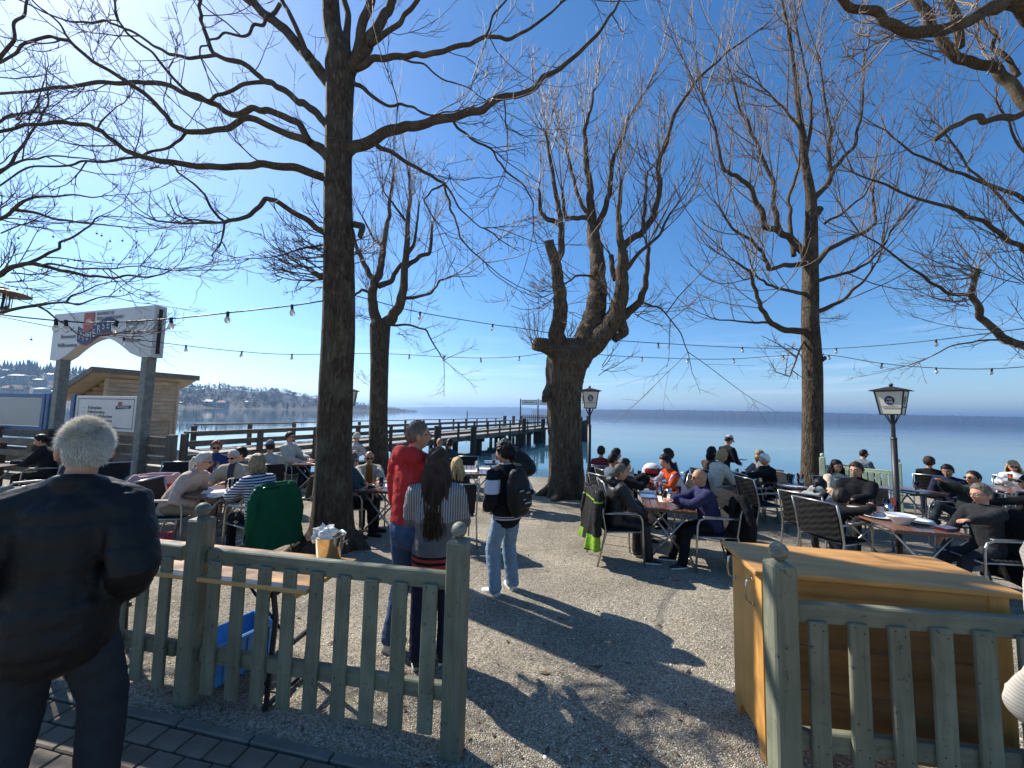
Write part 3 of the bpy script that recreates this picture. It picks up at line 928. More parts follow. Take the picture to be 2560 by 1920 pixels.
    mb = MB(); mb.add([f2 @ Vector(q) for q in ((wd - .70, z1 - .30, .001), (wd - .20, z1 - .27, .001), (wd - .20, z1 - .20, .001), (wd - .70, z1 - .22, .001))], [(0, 1, 2, 3)]); mb.build('banner', MAT['navy'], r2, loc=of2, fix=False)
    mb = MB(); mb.add([f2 @ Vector(q) for q in ((wd - .63, z1 - .22, .002), (wd - .50, z1 - .21, .002), (wd - .50, z1 - .13, .002), (wd - .63, z1 - .13, .002))], [(0, 1, 2, 3)]); mb.build('emblem', MAT['red'], r2, loc=of2, fix=False)
    text('AMMERSEE', .06, MAT['white'], T2(wd - .45, z1 - .247), r2, 'CENTER', sx=1.3)
    # glazed notice case further left
    a, b = P(116, 1036, 9.30), P(-150, 1036, 10.4)
    u3 = (a - b); u3.z = 0; wd = u3.length; u3 = u3.normalized(); n3 = u3.cross(Vector((0, 0, 1)))
    r3 = empty('notice_case', (a.x, a.y, gz(a.x, a.y)), 0, 'blue framed glass notice case at the left edge beside the arch', 'board')
    of3 = -Vector(r3.location); bb = Vector((b.x, b.y, 0)); ang = math.atan2(u3.y, u3.x)
    z0, z1 = 1.26, 2.05
    mb = MB(); mb.box(bb + u3 * wd / 2 + Vector((0, 0, (z0 + z1) / 2)), (wd - .2, .04, z1 - z0 - .1), rz=ang)
    gm, gt, gp = nodes_of('dusty_pane'); gp.inputs['Base Color'].default_value = (.30, .33, .33, 1); gp.inputs['Roughness'].default_value = .25; gp.inputs['Alpha'].default_value = .72
    mb.build('pane', gm, r3, loc=of3)
    for z in (z0, z1):
        mb = MB(); mb.box(bb + u3 * wd / 2 + Vector((0, 0, z)), (wd, .09, .09), rz=ang, bev=.006); mb.build('frame_bar', MAT['blue'], r3, loc=of3)
    for s in (-.02, wd - .06, wd + .09):
        c = bb + u3 * s
        mb = MB(); mb.box((c.x, c.y, (z1 + .05 - .15) / 2), (.11, .11, z1 + .20), rz=ang, bev=.006); mb.build('post', MAT['blue'], r3, loc=of3)
    # plank wall below the boards
    r4 = empty('plank_wall', (A.x, A.y, gz(A.x, A.y)), 0, 'weathered horizontal plank wall under the timetable board', 'wall')
    of4 = -Vector(r4.location)
    a, b = P(436, 1100, 8.12), P(-120, 1100, 10.1)
    a.z = b.z = 0
    for i in range(6):
        mb = MB(); z = .10 + i * .205
        mb.beam(a + Vector((0, 0, z)), b + Vector((0, 0, z + rng.uniform(-.02, .02))), .045, .17 + rng.uniform(-.02, .01)); mb.build('plank', MAT['pier'], r4, loc=of4)
    for f in (.0, .24, .5, .75, 1.0):
        c = a.lerp(b, f)
        mb = MB(); mb.beam((c.x, c.y - .06, -.4), (c.x, c.y - .06, 1.27), .14, .14, .008); mb.build('post', MAT['pier_z'], r4, loc=of4)
arch()

# ------------------------------------------------------------------ kiosk hut on the pier
def shed():
    c0 = Vector((-10.74, 10.2, 0))
    root = empty('wooden_hut', (c0.x, c0.y, gz(c0.x, c0.y)), 0, 'small larch clad hut with sloping roof beside the pier', 'hut')
    off = -Vector(root.location)
    q = lambda t, n, z: c0 + PD * t + PN * n + Vector((0, 0, z))
    L_, W_ = 1.55, 1.65
    zf = .45
    zr, zl = 2.58, 2.02                     # roof underside right (high) and left (low)
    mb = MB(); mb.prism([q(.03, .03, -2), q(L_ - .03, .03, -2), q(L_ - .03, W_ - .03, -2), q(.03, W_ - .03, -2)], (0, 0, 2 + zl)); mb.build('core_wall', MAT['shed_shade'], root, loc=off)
    mb = MB(); z = zf
    k = 0
    while z < zr - .03:
        h = min(.118, zr - .01 - z)
        mb = MB(); mb.beam(q(.0, -.012, z + h / 2), q(L_, -.012, z + h / 2), .03, h - .008, .004); mb.build('board', MAT['shed'], root, loc=off)
        # front boards follow the roof slope
        nmax = W_ if z + h < zl else W_ * max(.05, (zr - z - h) / (zr - zl))
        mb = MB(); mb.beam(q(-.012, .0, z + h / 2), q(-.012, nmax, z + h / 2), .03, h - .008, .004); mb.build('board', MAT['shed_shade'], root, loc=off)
        z += .118
    for t, n in ((-.03, -.03), (L_ + .01, -.03), (-.03, W_)):
        mb = MB(); zz = zr if n < 1 else zl
        mb.beam(q(t, n, -2.0), q(t, n, zz), .07, .07, .006); mb.build('corner_post', MAT['shed'], root, loc=off)
    mb = MB(); mb.beam(q(.55, -.04, zf + .95), q(1.45, -.04, zf + .95), .04, .07); mb.build('hatch_rail', MAT['shed_shade'], root, loc=off)
    for t in (.55, 1.45):
        mb = MB(); mb.beam(q(t, -.04, zf + .1), q(t, -.04, zf + .92), .04, .05); mb.build('hatch_stile', MAT['shed'], root, loc=off)
    # roof slab with overhangs
    sl = (zr - zl) / W_
    za = lambda n: zr - sl * n
    mb = MB(); mb.prism([q(-.42, -.32, za(-.32)), q(L_ + .38, -.32, za(-.32)), q(L_ + .38, W_ + .2, za(W_ + .2)), q(-.42, W_ + .2, za(W_ + .2))], (0, 0, .05)); rf = mb.build('roof', MAT['shed'], root, loc=off)
    mb = MB(); mb.beam(q(-.44, -.345, za(-.33) + .05), q(L_ + .40, -.345, za(-.33) + .05), .03, .15); mb.build('fascia', MAT['roof_grey'], rf)
    mb = MB(); mb.beam(q(-.445, -.34, za(-.33) + .06), q(-.445, W_ + .22, za(W_ + .22) + .06), .03, .14); mb.build('fascia', MAT['roof_grey'], rf)
    mb = MB(); mb.prism([q(-.42, -.32, za(-.32) + .053), q(L_ + .38, -.32, za(-.32) + .053), q(L_ + .38, W_ + .2, za(W_ + .2) + .053), q(-.42, W_ + .2, za(W_ + .2) + .053)], (0, 0, .02)); mb.build('roof_felt', MAT['roof_grey'], rf)
shed()

# shore railing on the far left
r5 = empty('shore_railing', (-11.6, 8.9, gz(-11.6, 8.9)), 0, 'dark timber shore railing left of the arch', 'railing')
of5 = -Vector(r5.location)
a, b = Vector((-10.6, 8.7, 0)), Vector((-15.5, 10.2, 0))
for z in (.72, .98):
    mb = MB(); mb.beam(a + Vector((0, 0, z)), b + Vector((0, 0, z)), .05, .12); mb.build('rail', MAT['pier'], r5, loc=of5)
for f in (.05, .3, .55, .8):
    c = a.lerp(b, f); mb = MB(); mb.beam((c.x, c.y + .06, -.3), (c.x, c.y + .06, 1.02), .13, .13); mb.build('post', MAT['pier_z'], r5, loc=of5)

# ------------------------------------------------------------------ houses on the far left hillside
MAT['h_wall'] = mat('render_wall', (.36, .35, .33), .8, .06, .3, 0)
MAT['h_wall2'] = mat('grey_wall', (.24, .24, .25), .8, .06, .3, 0)
MAT['h_roof'] = mat('tile_roof', (.30, .13, .075), .8, .15, .5, 0)
MAT['h_roof2'] = mat('grey_roof', (.20, .19, .19), .6, .15, .5, 0)
MAT['h_roof3'] = mat('pale_roof', (.60, .60, .60), .35, .05, .5, 0)
MAT['h_win'] = mat('far_window', (.03, .04, .06), .15, .1, .5, 0)
def house(px, py, Y, w_, d_, h_, wall, roof, rh, label, rot=0.0, win=3):
    c = P(px, py, Y)
    w_, d_, h_, rh = w_ * .72, d_ * .72, h_ * .72, rh * .72
    root = empty('house', c, rot, label, 'house', 'houses on the lakeside hill')
    mb = MB(); mb.box((0, 0, h_ / 2 - 3), (w_, d_, h_ + 6)); mb.build('wall', MAT[wall], root)
    ov = .6
    mb = MB(); x, y = w_ / 2 + ov, d_ / 2 + ov
    mb.add([(-x, -y, h_ - .1), (x, -y, h_ - .1), (x, y, h_ - .1), (-x, y, h_ - .1), (-x * .72, 0, h_ + rh), (x * .72, 0, h_ + rh)], [(0, 1, 5, 4), (2, 3, 4, 5), (1, 2, 5), (3, 0, 4), (0, 3, 2, 1)]); rf = mb.build('roof', MAT[roof], root)
    if rh > 1.5:
        mb = MB(); mb.box((w_ * .2, 0, h_ + rh + .3), (.7, .7, 1.6)); mb.build('chimney', MAT['h_wall2'], rf)
    nr = max(1, int(h_ // 2.8))
    for r_ in range(nr):
        for i in range(win):
            mb = MB(); mb.box(((i + .5) / win * w_ - w_ / 2, -d_ / 2 - .03, 1.5 + r_ * 2.8), (w_ / win * .5, .12, 1.3)); mb.build('window', MAT['h_win'], root)
for i, a in enumerate([
    (20, 978, 432, 13, 9, 5, 'h_wall', 'h_roof', 4.0, 'pale gabled house with tiled roof at the far left edge'),
    (52, 980, 436, 14, 9, 5, 'h_wall', 'h_roof', 4.2, 'wide pale house with tiled roof near the left lake edge'),
    (105, 982, 430, 20, 10, 6.0, 'h_wall', 'h_roof3', 2.0, 'white lakeside building with bright pale roof left of the arch post'),
    (150, 985, 440, 18, 9, 4.5, 'h_wall2', 'h_roof3', 1.2, 'long low pale roofed building behind the arch post'),
    (45, 951, 520, 26, 10, 9.0, 'h_wall2', 'h_roof2', 2.5, 'large grey apartment house on the left hillside'),
    (10, 955, 515, 12, 9, 7.0, 'h_wall', 'h_roof2', 3.0, 'pale hillside house with grey roof at the left edge'),
    (100, 958, 525, 16, 9, 6.5, 'h_wall2', 'h_roof2', 2.2, 'grey hillside house directly left of the arch post'),
    (15, 934, 580, 15, 9, 6.5, 'h_wall', 'h_roof2', 3.0, 'highest pale house at the left under the conifers'),
    (128, 940, 560, 8, 7, 4, 'h_wall', 'h_roof3', 1.5, 'tiny house with glinting roof at the arch post'),
    (170, 965, 530, 14, 9, 6, 'h_wall2', 'h_roof2', 2.4, 'grey house on the slope under the arch opening'),
    (196, 980, 450, 12, 8, 4.5, 'h_wall', 'h_roof2', 2.2, 'low pale house left of the hut roof'),
    (522, 1012, 640, 24, 12, 7.5, 'h_wall', 'h_roof2', 5.0, 'big pale lakeside house right of the hut'),
    (556, 1013, 650, 22, 12, 6.5, 'h_wall', 'h_roof', 4.5, 'lakeside house with orange tiled roof right of the hut'),
    (452, 1012, 600, 12, 9, 4.5, 'h_wall2', 'h_roof2', 3.0, 'small grey boathouse on the shore beside the hut roof'),
    (618, 1008, 720, 9, 7, 4.0, 'h_wall', 'h_roof2', 2.0, 'small pale cottage at the foot of the wooded hill'),
]):
    house(*a, rot=rng.uniform(-.3, .3))
c = P(506, 1010, 520)
# ------------------------------------------------------------------ air
def haze():
    mb = MB(); mb.box((0, 6500, 135), (34000, 15000, 280))
    m = bpy.data.materials.new('haze_air'); m.use_nodes = True
    t = m.node_tree; t.nodes.clear()
    o = t.nodes.new('ShaderNodeOutputMaterial'); v = t.nodes.new('ShaderNodeVolumePrincipled')
    v.inputs['Color'].default_value = (.40, .64, 1.0, 1); v.inputs['Density'].default_value = 0.00016; v.inputs['Anisotropy'].default_value = .5
    t.links.new(v.outputs['Volume'], o.inputs['Volume'])
    ob = mb.build('haze', m)
    tag(ob, 'pale blue haze over the lake', 'haze', kind='stuff')
haze()
# ------------------------------------------------------------------ bare trees
def catmull(pts, rad, sub):
    out, ro = [], []
    n = len(pts)
    for i in range(n - 1):
        p0, p1, p2, p3 = pts[max(i - 1, 0)], pts[i], pts[i + 1], pts[min(i + 2, n - 1)]
        for s in range(sub):
            t = s / sub
            out.append(0.5 * ((2 * p1) + (p2 - p0) * t + (2 * p0 - 5 * p1 + 4 * p2 - p3) * t * t + (3 * p1 - p0 - 3 * p2 + p3) * t ** 3))
            ro.append(rad[i] + (rad[i + 1] - rad[i]) * t)
    out.append(pts[-1]); ro.append(rad[-1])
    return out, ro
def wob_tube(mb, pts, rad, sides, amp, seed, ridges=0):
    """tube with an uneven, ridged skin"""
    r = random.Random(seed)
    ph = [r.uniform(0, 6.28) for _ in range(8)]
    n = len(pts)
    vs, fs = [], []
    t0 = (pts[1] - pts[0]).normalized()
    u = t0.orthogonal().normalized()
    s = 0.0
    for i in range(n):
        t = (pts[min(i + 1, n - 1)] - pts[max(i - 1, 0)]).normalized()
        u = (u - t * u.dot(t)).normalized()
        v = t.cross(u)
        if i: s += (pts[i] - pts[i - 1]).length
        for k in range(sides):
            a = 2 * math.pi * k / sides
            q = math.sin(3 * a + ph[0] + .5 * s) + .7 * math.sin(5 * a + ph[1] - .6 * s) + .6 * math.sin(2 * a + ph[2] + 1.1 * s) + .5 * math.sin(a + 2.2 * s + ph[3])
            if ridges: q += 1.1 * math.sin(ridges * a + ph[4] + .8 * math.sin(2.3 * s + ph[5])) + .5 * math.sin((ridges * 2 + 1) * a + ph[6] + 1.2 * s)
            q += r.uniform(-.35, .35)
            rr = rad[i] * (1 + amp * q)
            vs.append(pts[i] + u * (math.cos(a) * rr) + v * (math.sin(a) * rr))
    for i in range(n - 1):
        for k in range(sides):
            k2 = (k + 1) % sides
            fs.append((i * sides + k, i * sides + k2, (i + 1) * sides + k2, (i + 1) * sides + k))
    fs.append(tuple(range((n - 1) * sides, n * sides)))
    fs.append(tuple(range(sides - 1, -1, -1)))
    mb.add(vs, fs)

class Twigs:
    def __init__(s, seed):
        s.V, s.F, s.n = [], [], 0
        s.r = random.Random(seed)
    def stick(s, pts, r0, r1, sides=3):
        n = len(pts)
        A = np.array([(p.x, p.y, p.z) for p in pts])
        T = np.gradient(A, axis=0)
        T /= np.linalg.norm(T, axis=1, keepdims=True) + 1e-9
        ref = np.array([.31, .83, .46])
        U = np.cross(T, ref); U /= np.linalg.norm(U, axis=1, keepdims=True) + 1e-9
        W = np.cross(T, U)
        R = np.linspace(r0, r1, n)[:, None]
        an = np.arange(sides) * 2 * math.pi / sides
        ring = A[:, None, :] + (U[:, None, :] * np.cos(an)[None, :, None] + W[:, None, :] * np.sin(an)[None, :, None]) * R[:, None, :]
        s.V.append(ring.reshape(-1, 3))
        i, k = np.meshgrid(np.arange(n - 1), np.arange(sides), indexing='ij')
        k2 = (k + 1) % sides
        s.F.append(np.stack([i * sides + k, i * sides + k2, (i + 1) * sides + k2, (i + 1) * sides + k], -1).reshape(-1, 4) + s.n)
        s.n += n * sides
    def grow(s, p, d, ln, r0, level, up, jit, kids, segs=6, bud=0.0):
        r = s.r
        pts = [p.copy()]
        q = p.copy(); d = d.normalized()
        st = ln / segs
        for i in range(segs):
            d = (d + Vector((r.gauss(0, jit), r.gauss(0, jit), r.gauss(0, jit) + up * (i + 1) / segs))).normalized()
            q = q + d * st
            pts.append(q.copy())
        s.stick(pts, r0, max(.0026, r0 * .45), 4 if r0 > .009 else 3)
        if bud > 0 and r.random() < .8:
            e = pts[-1]; s.stick([e, e + d * bud * 1.5, e + d * bud * 3], r0 * .75, r0 * .3, 3)
        if level > 0:
            for c in range(kids):
                f = r.uniform(.18, .97)
                k = min(segs - 1, int(f * segs)); b = pts[k].lerp(pts[k + 1], f * segs - k)
                t = (pts[k + 1] - pts[k]).normalized()
                ax = t.cross(Vector((r.gauss(0, 1), r.gauss(0, 1), r.gauss(0, 1)))).normalized()
                nd = (t * r.uniform(.5, 1.0) + ax * r.uniform(.45, .9)).normalized()
                s.grow(b, nd, ln * r.uniform(.30, .62) * (1.15 - .5 * f), max(.0036, r0 * .55), level - 1, up, jit, max(1, kids // 2), max(4, segs - 1), bud)
    def build(s, name, m, parent, loc):
        V = np.concatenate(s.V); F = np.concatenate(s.F)
        o = link(name, fast_mesh(name, V, F, m, True), parent, loc)
        tag(o, kind='stuff')
        return o

def tree(label, base, Yt, trunk, limbs, sprays, seed, tmat='bark', lmat='bark_limb', twm='twig', trunk_sides=28, amp=.02, ridges=9, group='bare trees of the beer garden', flare=True, buds=0.006, tk=.90, roots=0):
    """trunk: (px,py,r_px[,Y]); limbs: dict(pts=[(px,py)..], r=(r0,r1) px, dy=depth change, ...)"""
    root = empty('tree', base, 0, label, 'tree', group)
    off = -Vector(base)
    r = random.Random(seed)
    tw = Twigs(seed + 1)
    if trunk:
        pts = [P(a[0], a[1], a[3] if len(a) > 3 else Yt) for a in trunk]
        rad = [a[2] * tk * (a[3] if len(a) > 3 else Yt) / FPX for a in trunk]
        if flare:
            pts[0].z = min(pts[0].z, base[2] - .15)
        pts, rad = catmull(pts, rad, 9)
        mb = MB(); wob_tube(mb, pts, rad, trunk_sides, amp, seed, ridges)
        mb.build('trunk', MAT[tmat], root, smooth=True, loc=off, fix=False)
        for q in range(roots):
            a = 2 * math.pi * (q + r.uniform(-.25, .25)) / roots
            rb = rad[0] * .8; d = Vector((math.cos(a), math.sin(a), 0)); bs = Vector(base); ln = rb * r.uniform(.7, 1.15)
            pp_, rr_ = catmull([bs + d * rb * .35 + Vector((0, 0, rb * 1.5)), bs + d * rb * .72 + Vector((0, 0, rb * .55)), bs + d * (rb + ln * .45) + Vector((0, 0, .02)), bs + d * (rb + ln) + Vector((0, 0, -.10))], [rb * .34, rb * .36, rb * .24, rb * .12], 5)
            mb = MB(); wob_tube(mb, pp_, rr_, 10, .05, seed + q, 0); mb.build('root', MAT[tmat], root, smooth=True, loc=off, fix=False)
    for li, l in enumerate(limbs):
        n = len(l['pts'])
        Y0 = l.get('Y', Yt); dy = l.get('dy', r.uniform(-1, 1) * .9)
        acc = [0.0]
        for i in range(1, n): acc.append(acc[-1] + math.hypot(l['pts'][i][0] - l['pts'][i - 1][0], l['pts'][i][1] - l['pts'][i - 1][1]))
        fr = [a / acc[-1] for a in acc]
        wv = r.uniform(0, 6.28)
        Ys = [Y0 + dy * f + .10 * math.sin(5 * f + wv) * f for f in fr]
        pts = [P(q[0], q[1], y) for q, y in zip(l['pts'], Ys)]
        r0, r1 = l['r'][0] * l.get('rk', .98 if l.get('m') == 'bark_old' else .74), l['r'][1] * l.get('rk', .9 if l.get('m') == 'bark_old' else .74)
        pw = l.get('pw', .8)
        rad = [(r0 + (r1 - r0) * f ** pw) * y / FPX for f, y in zip(fr, Ys)]
        q2, r2 = [pts[0]], [rad[0]]                 # crooks between the drawn points
        for i in range(1, n):
            sg = (pts[i] - pts[i - 1]).length
            nk = 1 if sg < .35 else 2
            for j in range(1, nk + 1):
                f = j / (nk + 1)
                kk = min(.022, .05 * sg) + .06 * rad[i]
                q2.append(pts[i - 1].lerp(pts[i], f) + Vector((r.gauss(0, kk * .5), r.gauss(0, kk), r.gauss(0, kk * .5)))); r2.append((rad[i - 1] + (rad[i] - rad[i - 1]) * f) * r.uniform(.97, 1.03))
            q2.append(pts[i]); r2.append(rad[i] * r.uniform(.99, 1.05))
        pts, rad = q2, r2
        pts, rad = catmull(pts, rad, l.get('sub', 4))
        mb = MB(); wob_tube(mb, pts, rad, l.get('sides', 10), l.get('amp', .035), seed * 31 + li, 0)
        mb.build('branch', MAT[l.get('m', lmat)], root, smooth=True, loc=off, fix=False)
        # twigs along the limb
        dens = l.get('dens', 5.0) * l.get('dk', .29); tl = l.get('tl', (.35, .95)); tl = (tl[0] * 1.25, tl[1] * 1.65); up = l.get('up', .22); t0 = l.get('t0', .12)
        length = sum((pts[i + 1] - pts[i]).length for i in range(len(pts) - 1))
        for _ in range(int(dens * length)):
            f = r.uniform(t0, 1); x = f * (len(pts) - 1); k = min(len(pts) - 2, int(x))
            b = pts[k].lerp(pts[k + 1], x - k); t = (pts[k + 1] - pts[k]).normalized()
            ax = t.cross(Vector((r.gauss(0, 1), r.gauss(0, 1), r.gauss(0, 1)))).normalized()
            d = t * r.uniform(.2, .9) + ax * .8 + Vector((0, 0, l.get('lift', .15)))
            tw.grow(b, d, r.uniform(*tl) * (1.1 - .35 * f), r.uniform(*l.get('tr', (.0062, .0115))), l.get('lev', 2), up, l.get('jit', .13), l.get('kids', 5), 7, buds)
        # leader carries on past the drawn end
        t = (pts[-1] - pts[-3]).normalized()
        if l.get('tip', True):
            for _ in range(3):
                tw.grow(pts[-1], t + Vector((r.gauss(0, .35), r.gauss(0, .35), r.gauss(0, .35))), r.uniform(*tl) * 1.2, max(.007, min(.016, rad[-1] * .8)), 2, up, l.get('jit', .12), 4, 7, buds)
    for s_ in sprays:
        # a bundle of shoots from one spot: (px,py,Y,count,length,direction,spread,up)
        c = P(s_[0], s_[1], s_[2])
        for _ in range(max(3, int(s_[3] * .75))):
            d = Vector(s_[5]) + Vector((r.gauss(0, s_[6]), r.gauss(0, s_[6]), r.gauss(0, s_[6])))
            tw.grow(c + Vector((r.gauss(0, .06), r.gauss(0, .06), r.gauss(0, .08))), d, s_[4] * r.uniform(.5, 1.15), r.uniform(.0075, .0125), s_[8] if len(s_) > 8 else 2, s_[7], .10, 5, 7, buds)
    tw.build('twigs', MAT[twm], root, off)
    return root

def gp(px, py):
    g = G(px, py); return (g.x, g.y, g.z)

# the big tree left of centre
b1 = gp(828, 1372)
Y1 = b1[1]
tree('tall dark tree with thick trunk left of centre, its boughs spreading over the sky', b1, Y1,
     [(826, 1392, 78), (829, 1352, 66), (831, 1310, 56), (833, 1250, 50), (834, 1157, 46), (841, 980, 44), (848, 810, 43), (848, 640, 41), (846, 463, 38), (848, 300, 37), (849, 231, 38), (850, 165, 42), (848, 120, 32), (832, 70, 26), (827, 0, 23), (822, -120, 19), (818, -320, 10)],
     [dict(pts=[(818, 585), (738, 534), (692, 503), (664, 497), (650, 515), (624, 538), (591, 549), (561, 556)], r=(11, 6), dy=-.7, dens=4, tl=(.25, .6)),
      dict(pts=[(561, 556), (548, 544), (519, 502), (485, 460), (439, 418), (401, 403)], r=(5, 2.5), Y=Y1 - .7, dy=.3, dens=3),
      dict(pts=[(815, 445), (738, 418), (654, 409), (561, 418), (464, 411), (401, 403), (350, 390), (312, 375), (287, 354), (253, 327), (219, 312), (148, 304), (63, 312), (0, 329), (-120, 380)], r=(14, 4), dy=-1.3, dens=4.5),
      dict(pts=[(468, 329), (452, 348), (426, 367), (380, 378), (350, 392), (253, 405), (139, 416), (55, 426), (0, 464), (-90, 520)], r=(5, 2), Y=Y1 - .3, dy=-.8, dens=4),
      dict(pts=[(822, 392), (795, 368), (772, 354)], r=(21, 14), dy=.0, tip=False, dens=0),
      dict(pts=[(772, 354), (764, 338), (747, 308), (709, 291), (671, 276), (633, 270), (582, 287), (527, 257), (473, 236), (405, 209), (338, 205), (211, 211), (105, 224), (0, 234), (-120, 250)], r=(13, 3), dy=.9, dens=4.5),
      dict(pts=[(772, 354), (726, 338), (667, 312), (612, 295), (570, 321), (515, 329), (468, 329), (430, 312), (401, 274), (359, 232), (295, 190), (236, 156), (190, 118), (169, 101), (127, 91), (84, 101), (42, 131), (0, 156), (-90, 200)], r=(12, 3.4), dy=-1.0, dens=4.5),
      dict(pts=[(190, 118), (150, 60), (95, 15), (40, -40)], r=(4, 2), Y=Y1 - .9, dy=-.2, dens=5),
      dict(pts=[(822, 318), (790, 280), (759, 257), (709, 224), (662, 203), (624, 169), (582, 152), (532, 131), (519, 97), (502, 51), (502, 0), (510, -70)], r=(14, 4), dy=.7, dens=5),
      dict(pts=[(662, 205), (607, 211), (561, 234), (523, 252), (470, 230), (420, 180), (380, 130), (320, 85), (290, 40), (285, -40)], r=(7, 3), Y=Y1 + .4, dy=-.8, dens=5),
      dict(pts=[(545, 137), (472, 146), (422, 135), (371, 105), (312, 72), (262, 51), (181, 55), (84, 17), (0, -20)], r=(6, 2), Y=Y1 + .5, dy=.8, dens=5),
      dict(pts=[(838, 218), (818, 202), (780, 156), (738, 105), (709, 72), (658, 34), (620, 0), (570, -60), (480, -150)], r=(22, 9), dy=.5, dens=3),
      dict(pts=[(772, 145), (734, 55), (705, 0), (690, -80)], r=(10, 6), dy=.2, dens=3),
      dict(pts=[(700, 10), (658, 63), (608, 91), (561, 82), (524, 100), (500, 140)], r=(7, 2.5), dy=-.6, dens=5),
      dict(pts=[(858, 160), (868, 135), (870, 48), (860, 0), (850, -80)], r=(14, 9), dy=.3, dens=2),
      dict(pts=[(870, 170), (894, 130), (909, 48), (928, 0), (945, -80)], r=(20, 12), dy=-.2, dens=2),
      dict(pts=[(875, 180), (918, 122), (952, 58), (981, 0), (1010, -90)], r=(22, 12), dy=.2, dens=3),
      dict(pts=[(925, 112), (960, 85), (1000, 58), (1044, 0), (1090, -70)], r=(10, 6), dy=-.5, dens=5),
      dict(pts=[(890, 172), (933, 146), (1015, 142), (1082, 133), (1155, 113), (1213, 92), (1271, 99), (1324, 72), (1381, 29), (1430, -10)], r=(13, 3), dy=-.7, dens=6),
      dict(pts=[(1213, 92), (1232, 39), (1266, 0), (1290, -50)], r=(4.5, 2.5), Y=Y1 - .6, dy=-.2, dens=5),
      dict(pts=[(1000, 144), (1060, 160), (1110, 200), (1160, 215), (1215, 250)], r=(4, 1.6), Y=Y1 - .2, dy=.4, dens=6),
      dict(pts=[(868, 380), (885, 367), (938, 347), (976, 326), (1034, 316), (1107, 297), (1203, 277), (1266, 241), (1314, 232), (1357, 193), (1417, 157), (1493, 87), (1536, 27), (1570, -30)], r=(21, 3.5), dy=.8, dens=5),
      dict(pts=[(930, 352), (996, 391), (1058, 429), (1111, 458), (1116, 487), (1135, 540), (1150, 593), (1179, 627), (1213, 656)], r=(8.5, 2), dy=-.8, dens=5, up=.05),
      dict(pts=[(1111, 458), (1169, 540), (1203, 569), (1232, 569)], r=(4, 1.6), Y=Y1 - .6, dy=.0, dens=6, up=.05),
      dict(pts=[(1111, 460), (1080, 475), (1060, 500), (1075, 530)], r=(4, 1.6), Y=Y1 - .6, dy=.1, dens=6, up=.05),
      dict(pts=[(1131, 299), (1179, 347), (1232, 376), (1266, 429), (1309, 463), (1333, 507), (1333, 579)], r=(5, 1.8), Y=Y1 + .4, dy=.3, dens=6, up=.05),
      dict(pts=[(1260, 250), (1268, 330), (1268, 400), (1262, 440)], r=(3, 1.4), Y=Y1 + .5, dy=.2, dens=6, up=.05),
      dict(pts=[(880, 205), (899, 214), (938, 246), (971, 265), (1000, 260), (1034, 268), (1068, 287), (1131, 280)], r=(8, 2), dy=-.4, dens=6),
      dict(pts=[(995, 262), (992, 300), (985, 330)], r=(3, 1.4), Y=Y1 - .2, dy=.0, dens=5),
      dict(pts=[(816, 690), (800, 690), (786, 682)], r=(14, 9), dy=-.1, dens=2, tl=(.2, .4), t0=.6, tip=False),
      dict(pts=[(820, 608), (760, 620), (706, 637), (624, 646)], r=(4, 1.6), dy=-.5, dens=5, tl=(.2, .5)),
      dict(pts=[(885, 560), (905, 565), (900, 590)], r=(12, 9), dy=-.1, dens=0, tip=False)],
     [(800, 690, Y1 - .05, 22, .75, (-1, -.15, .05), .38, .12), (812, 640, Y1, 14, .7, (-1, -.2, .15), .35, .15), (805, 560, Y1, 8, .6, (-.8, -.2, .5), .3, .2), (890, 640, Y1, 8, .5, (.8, -.2, .2), .3, .1)], 101, roots=7)

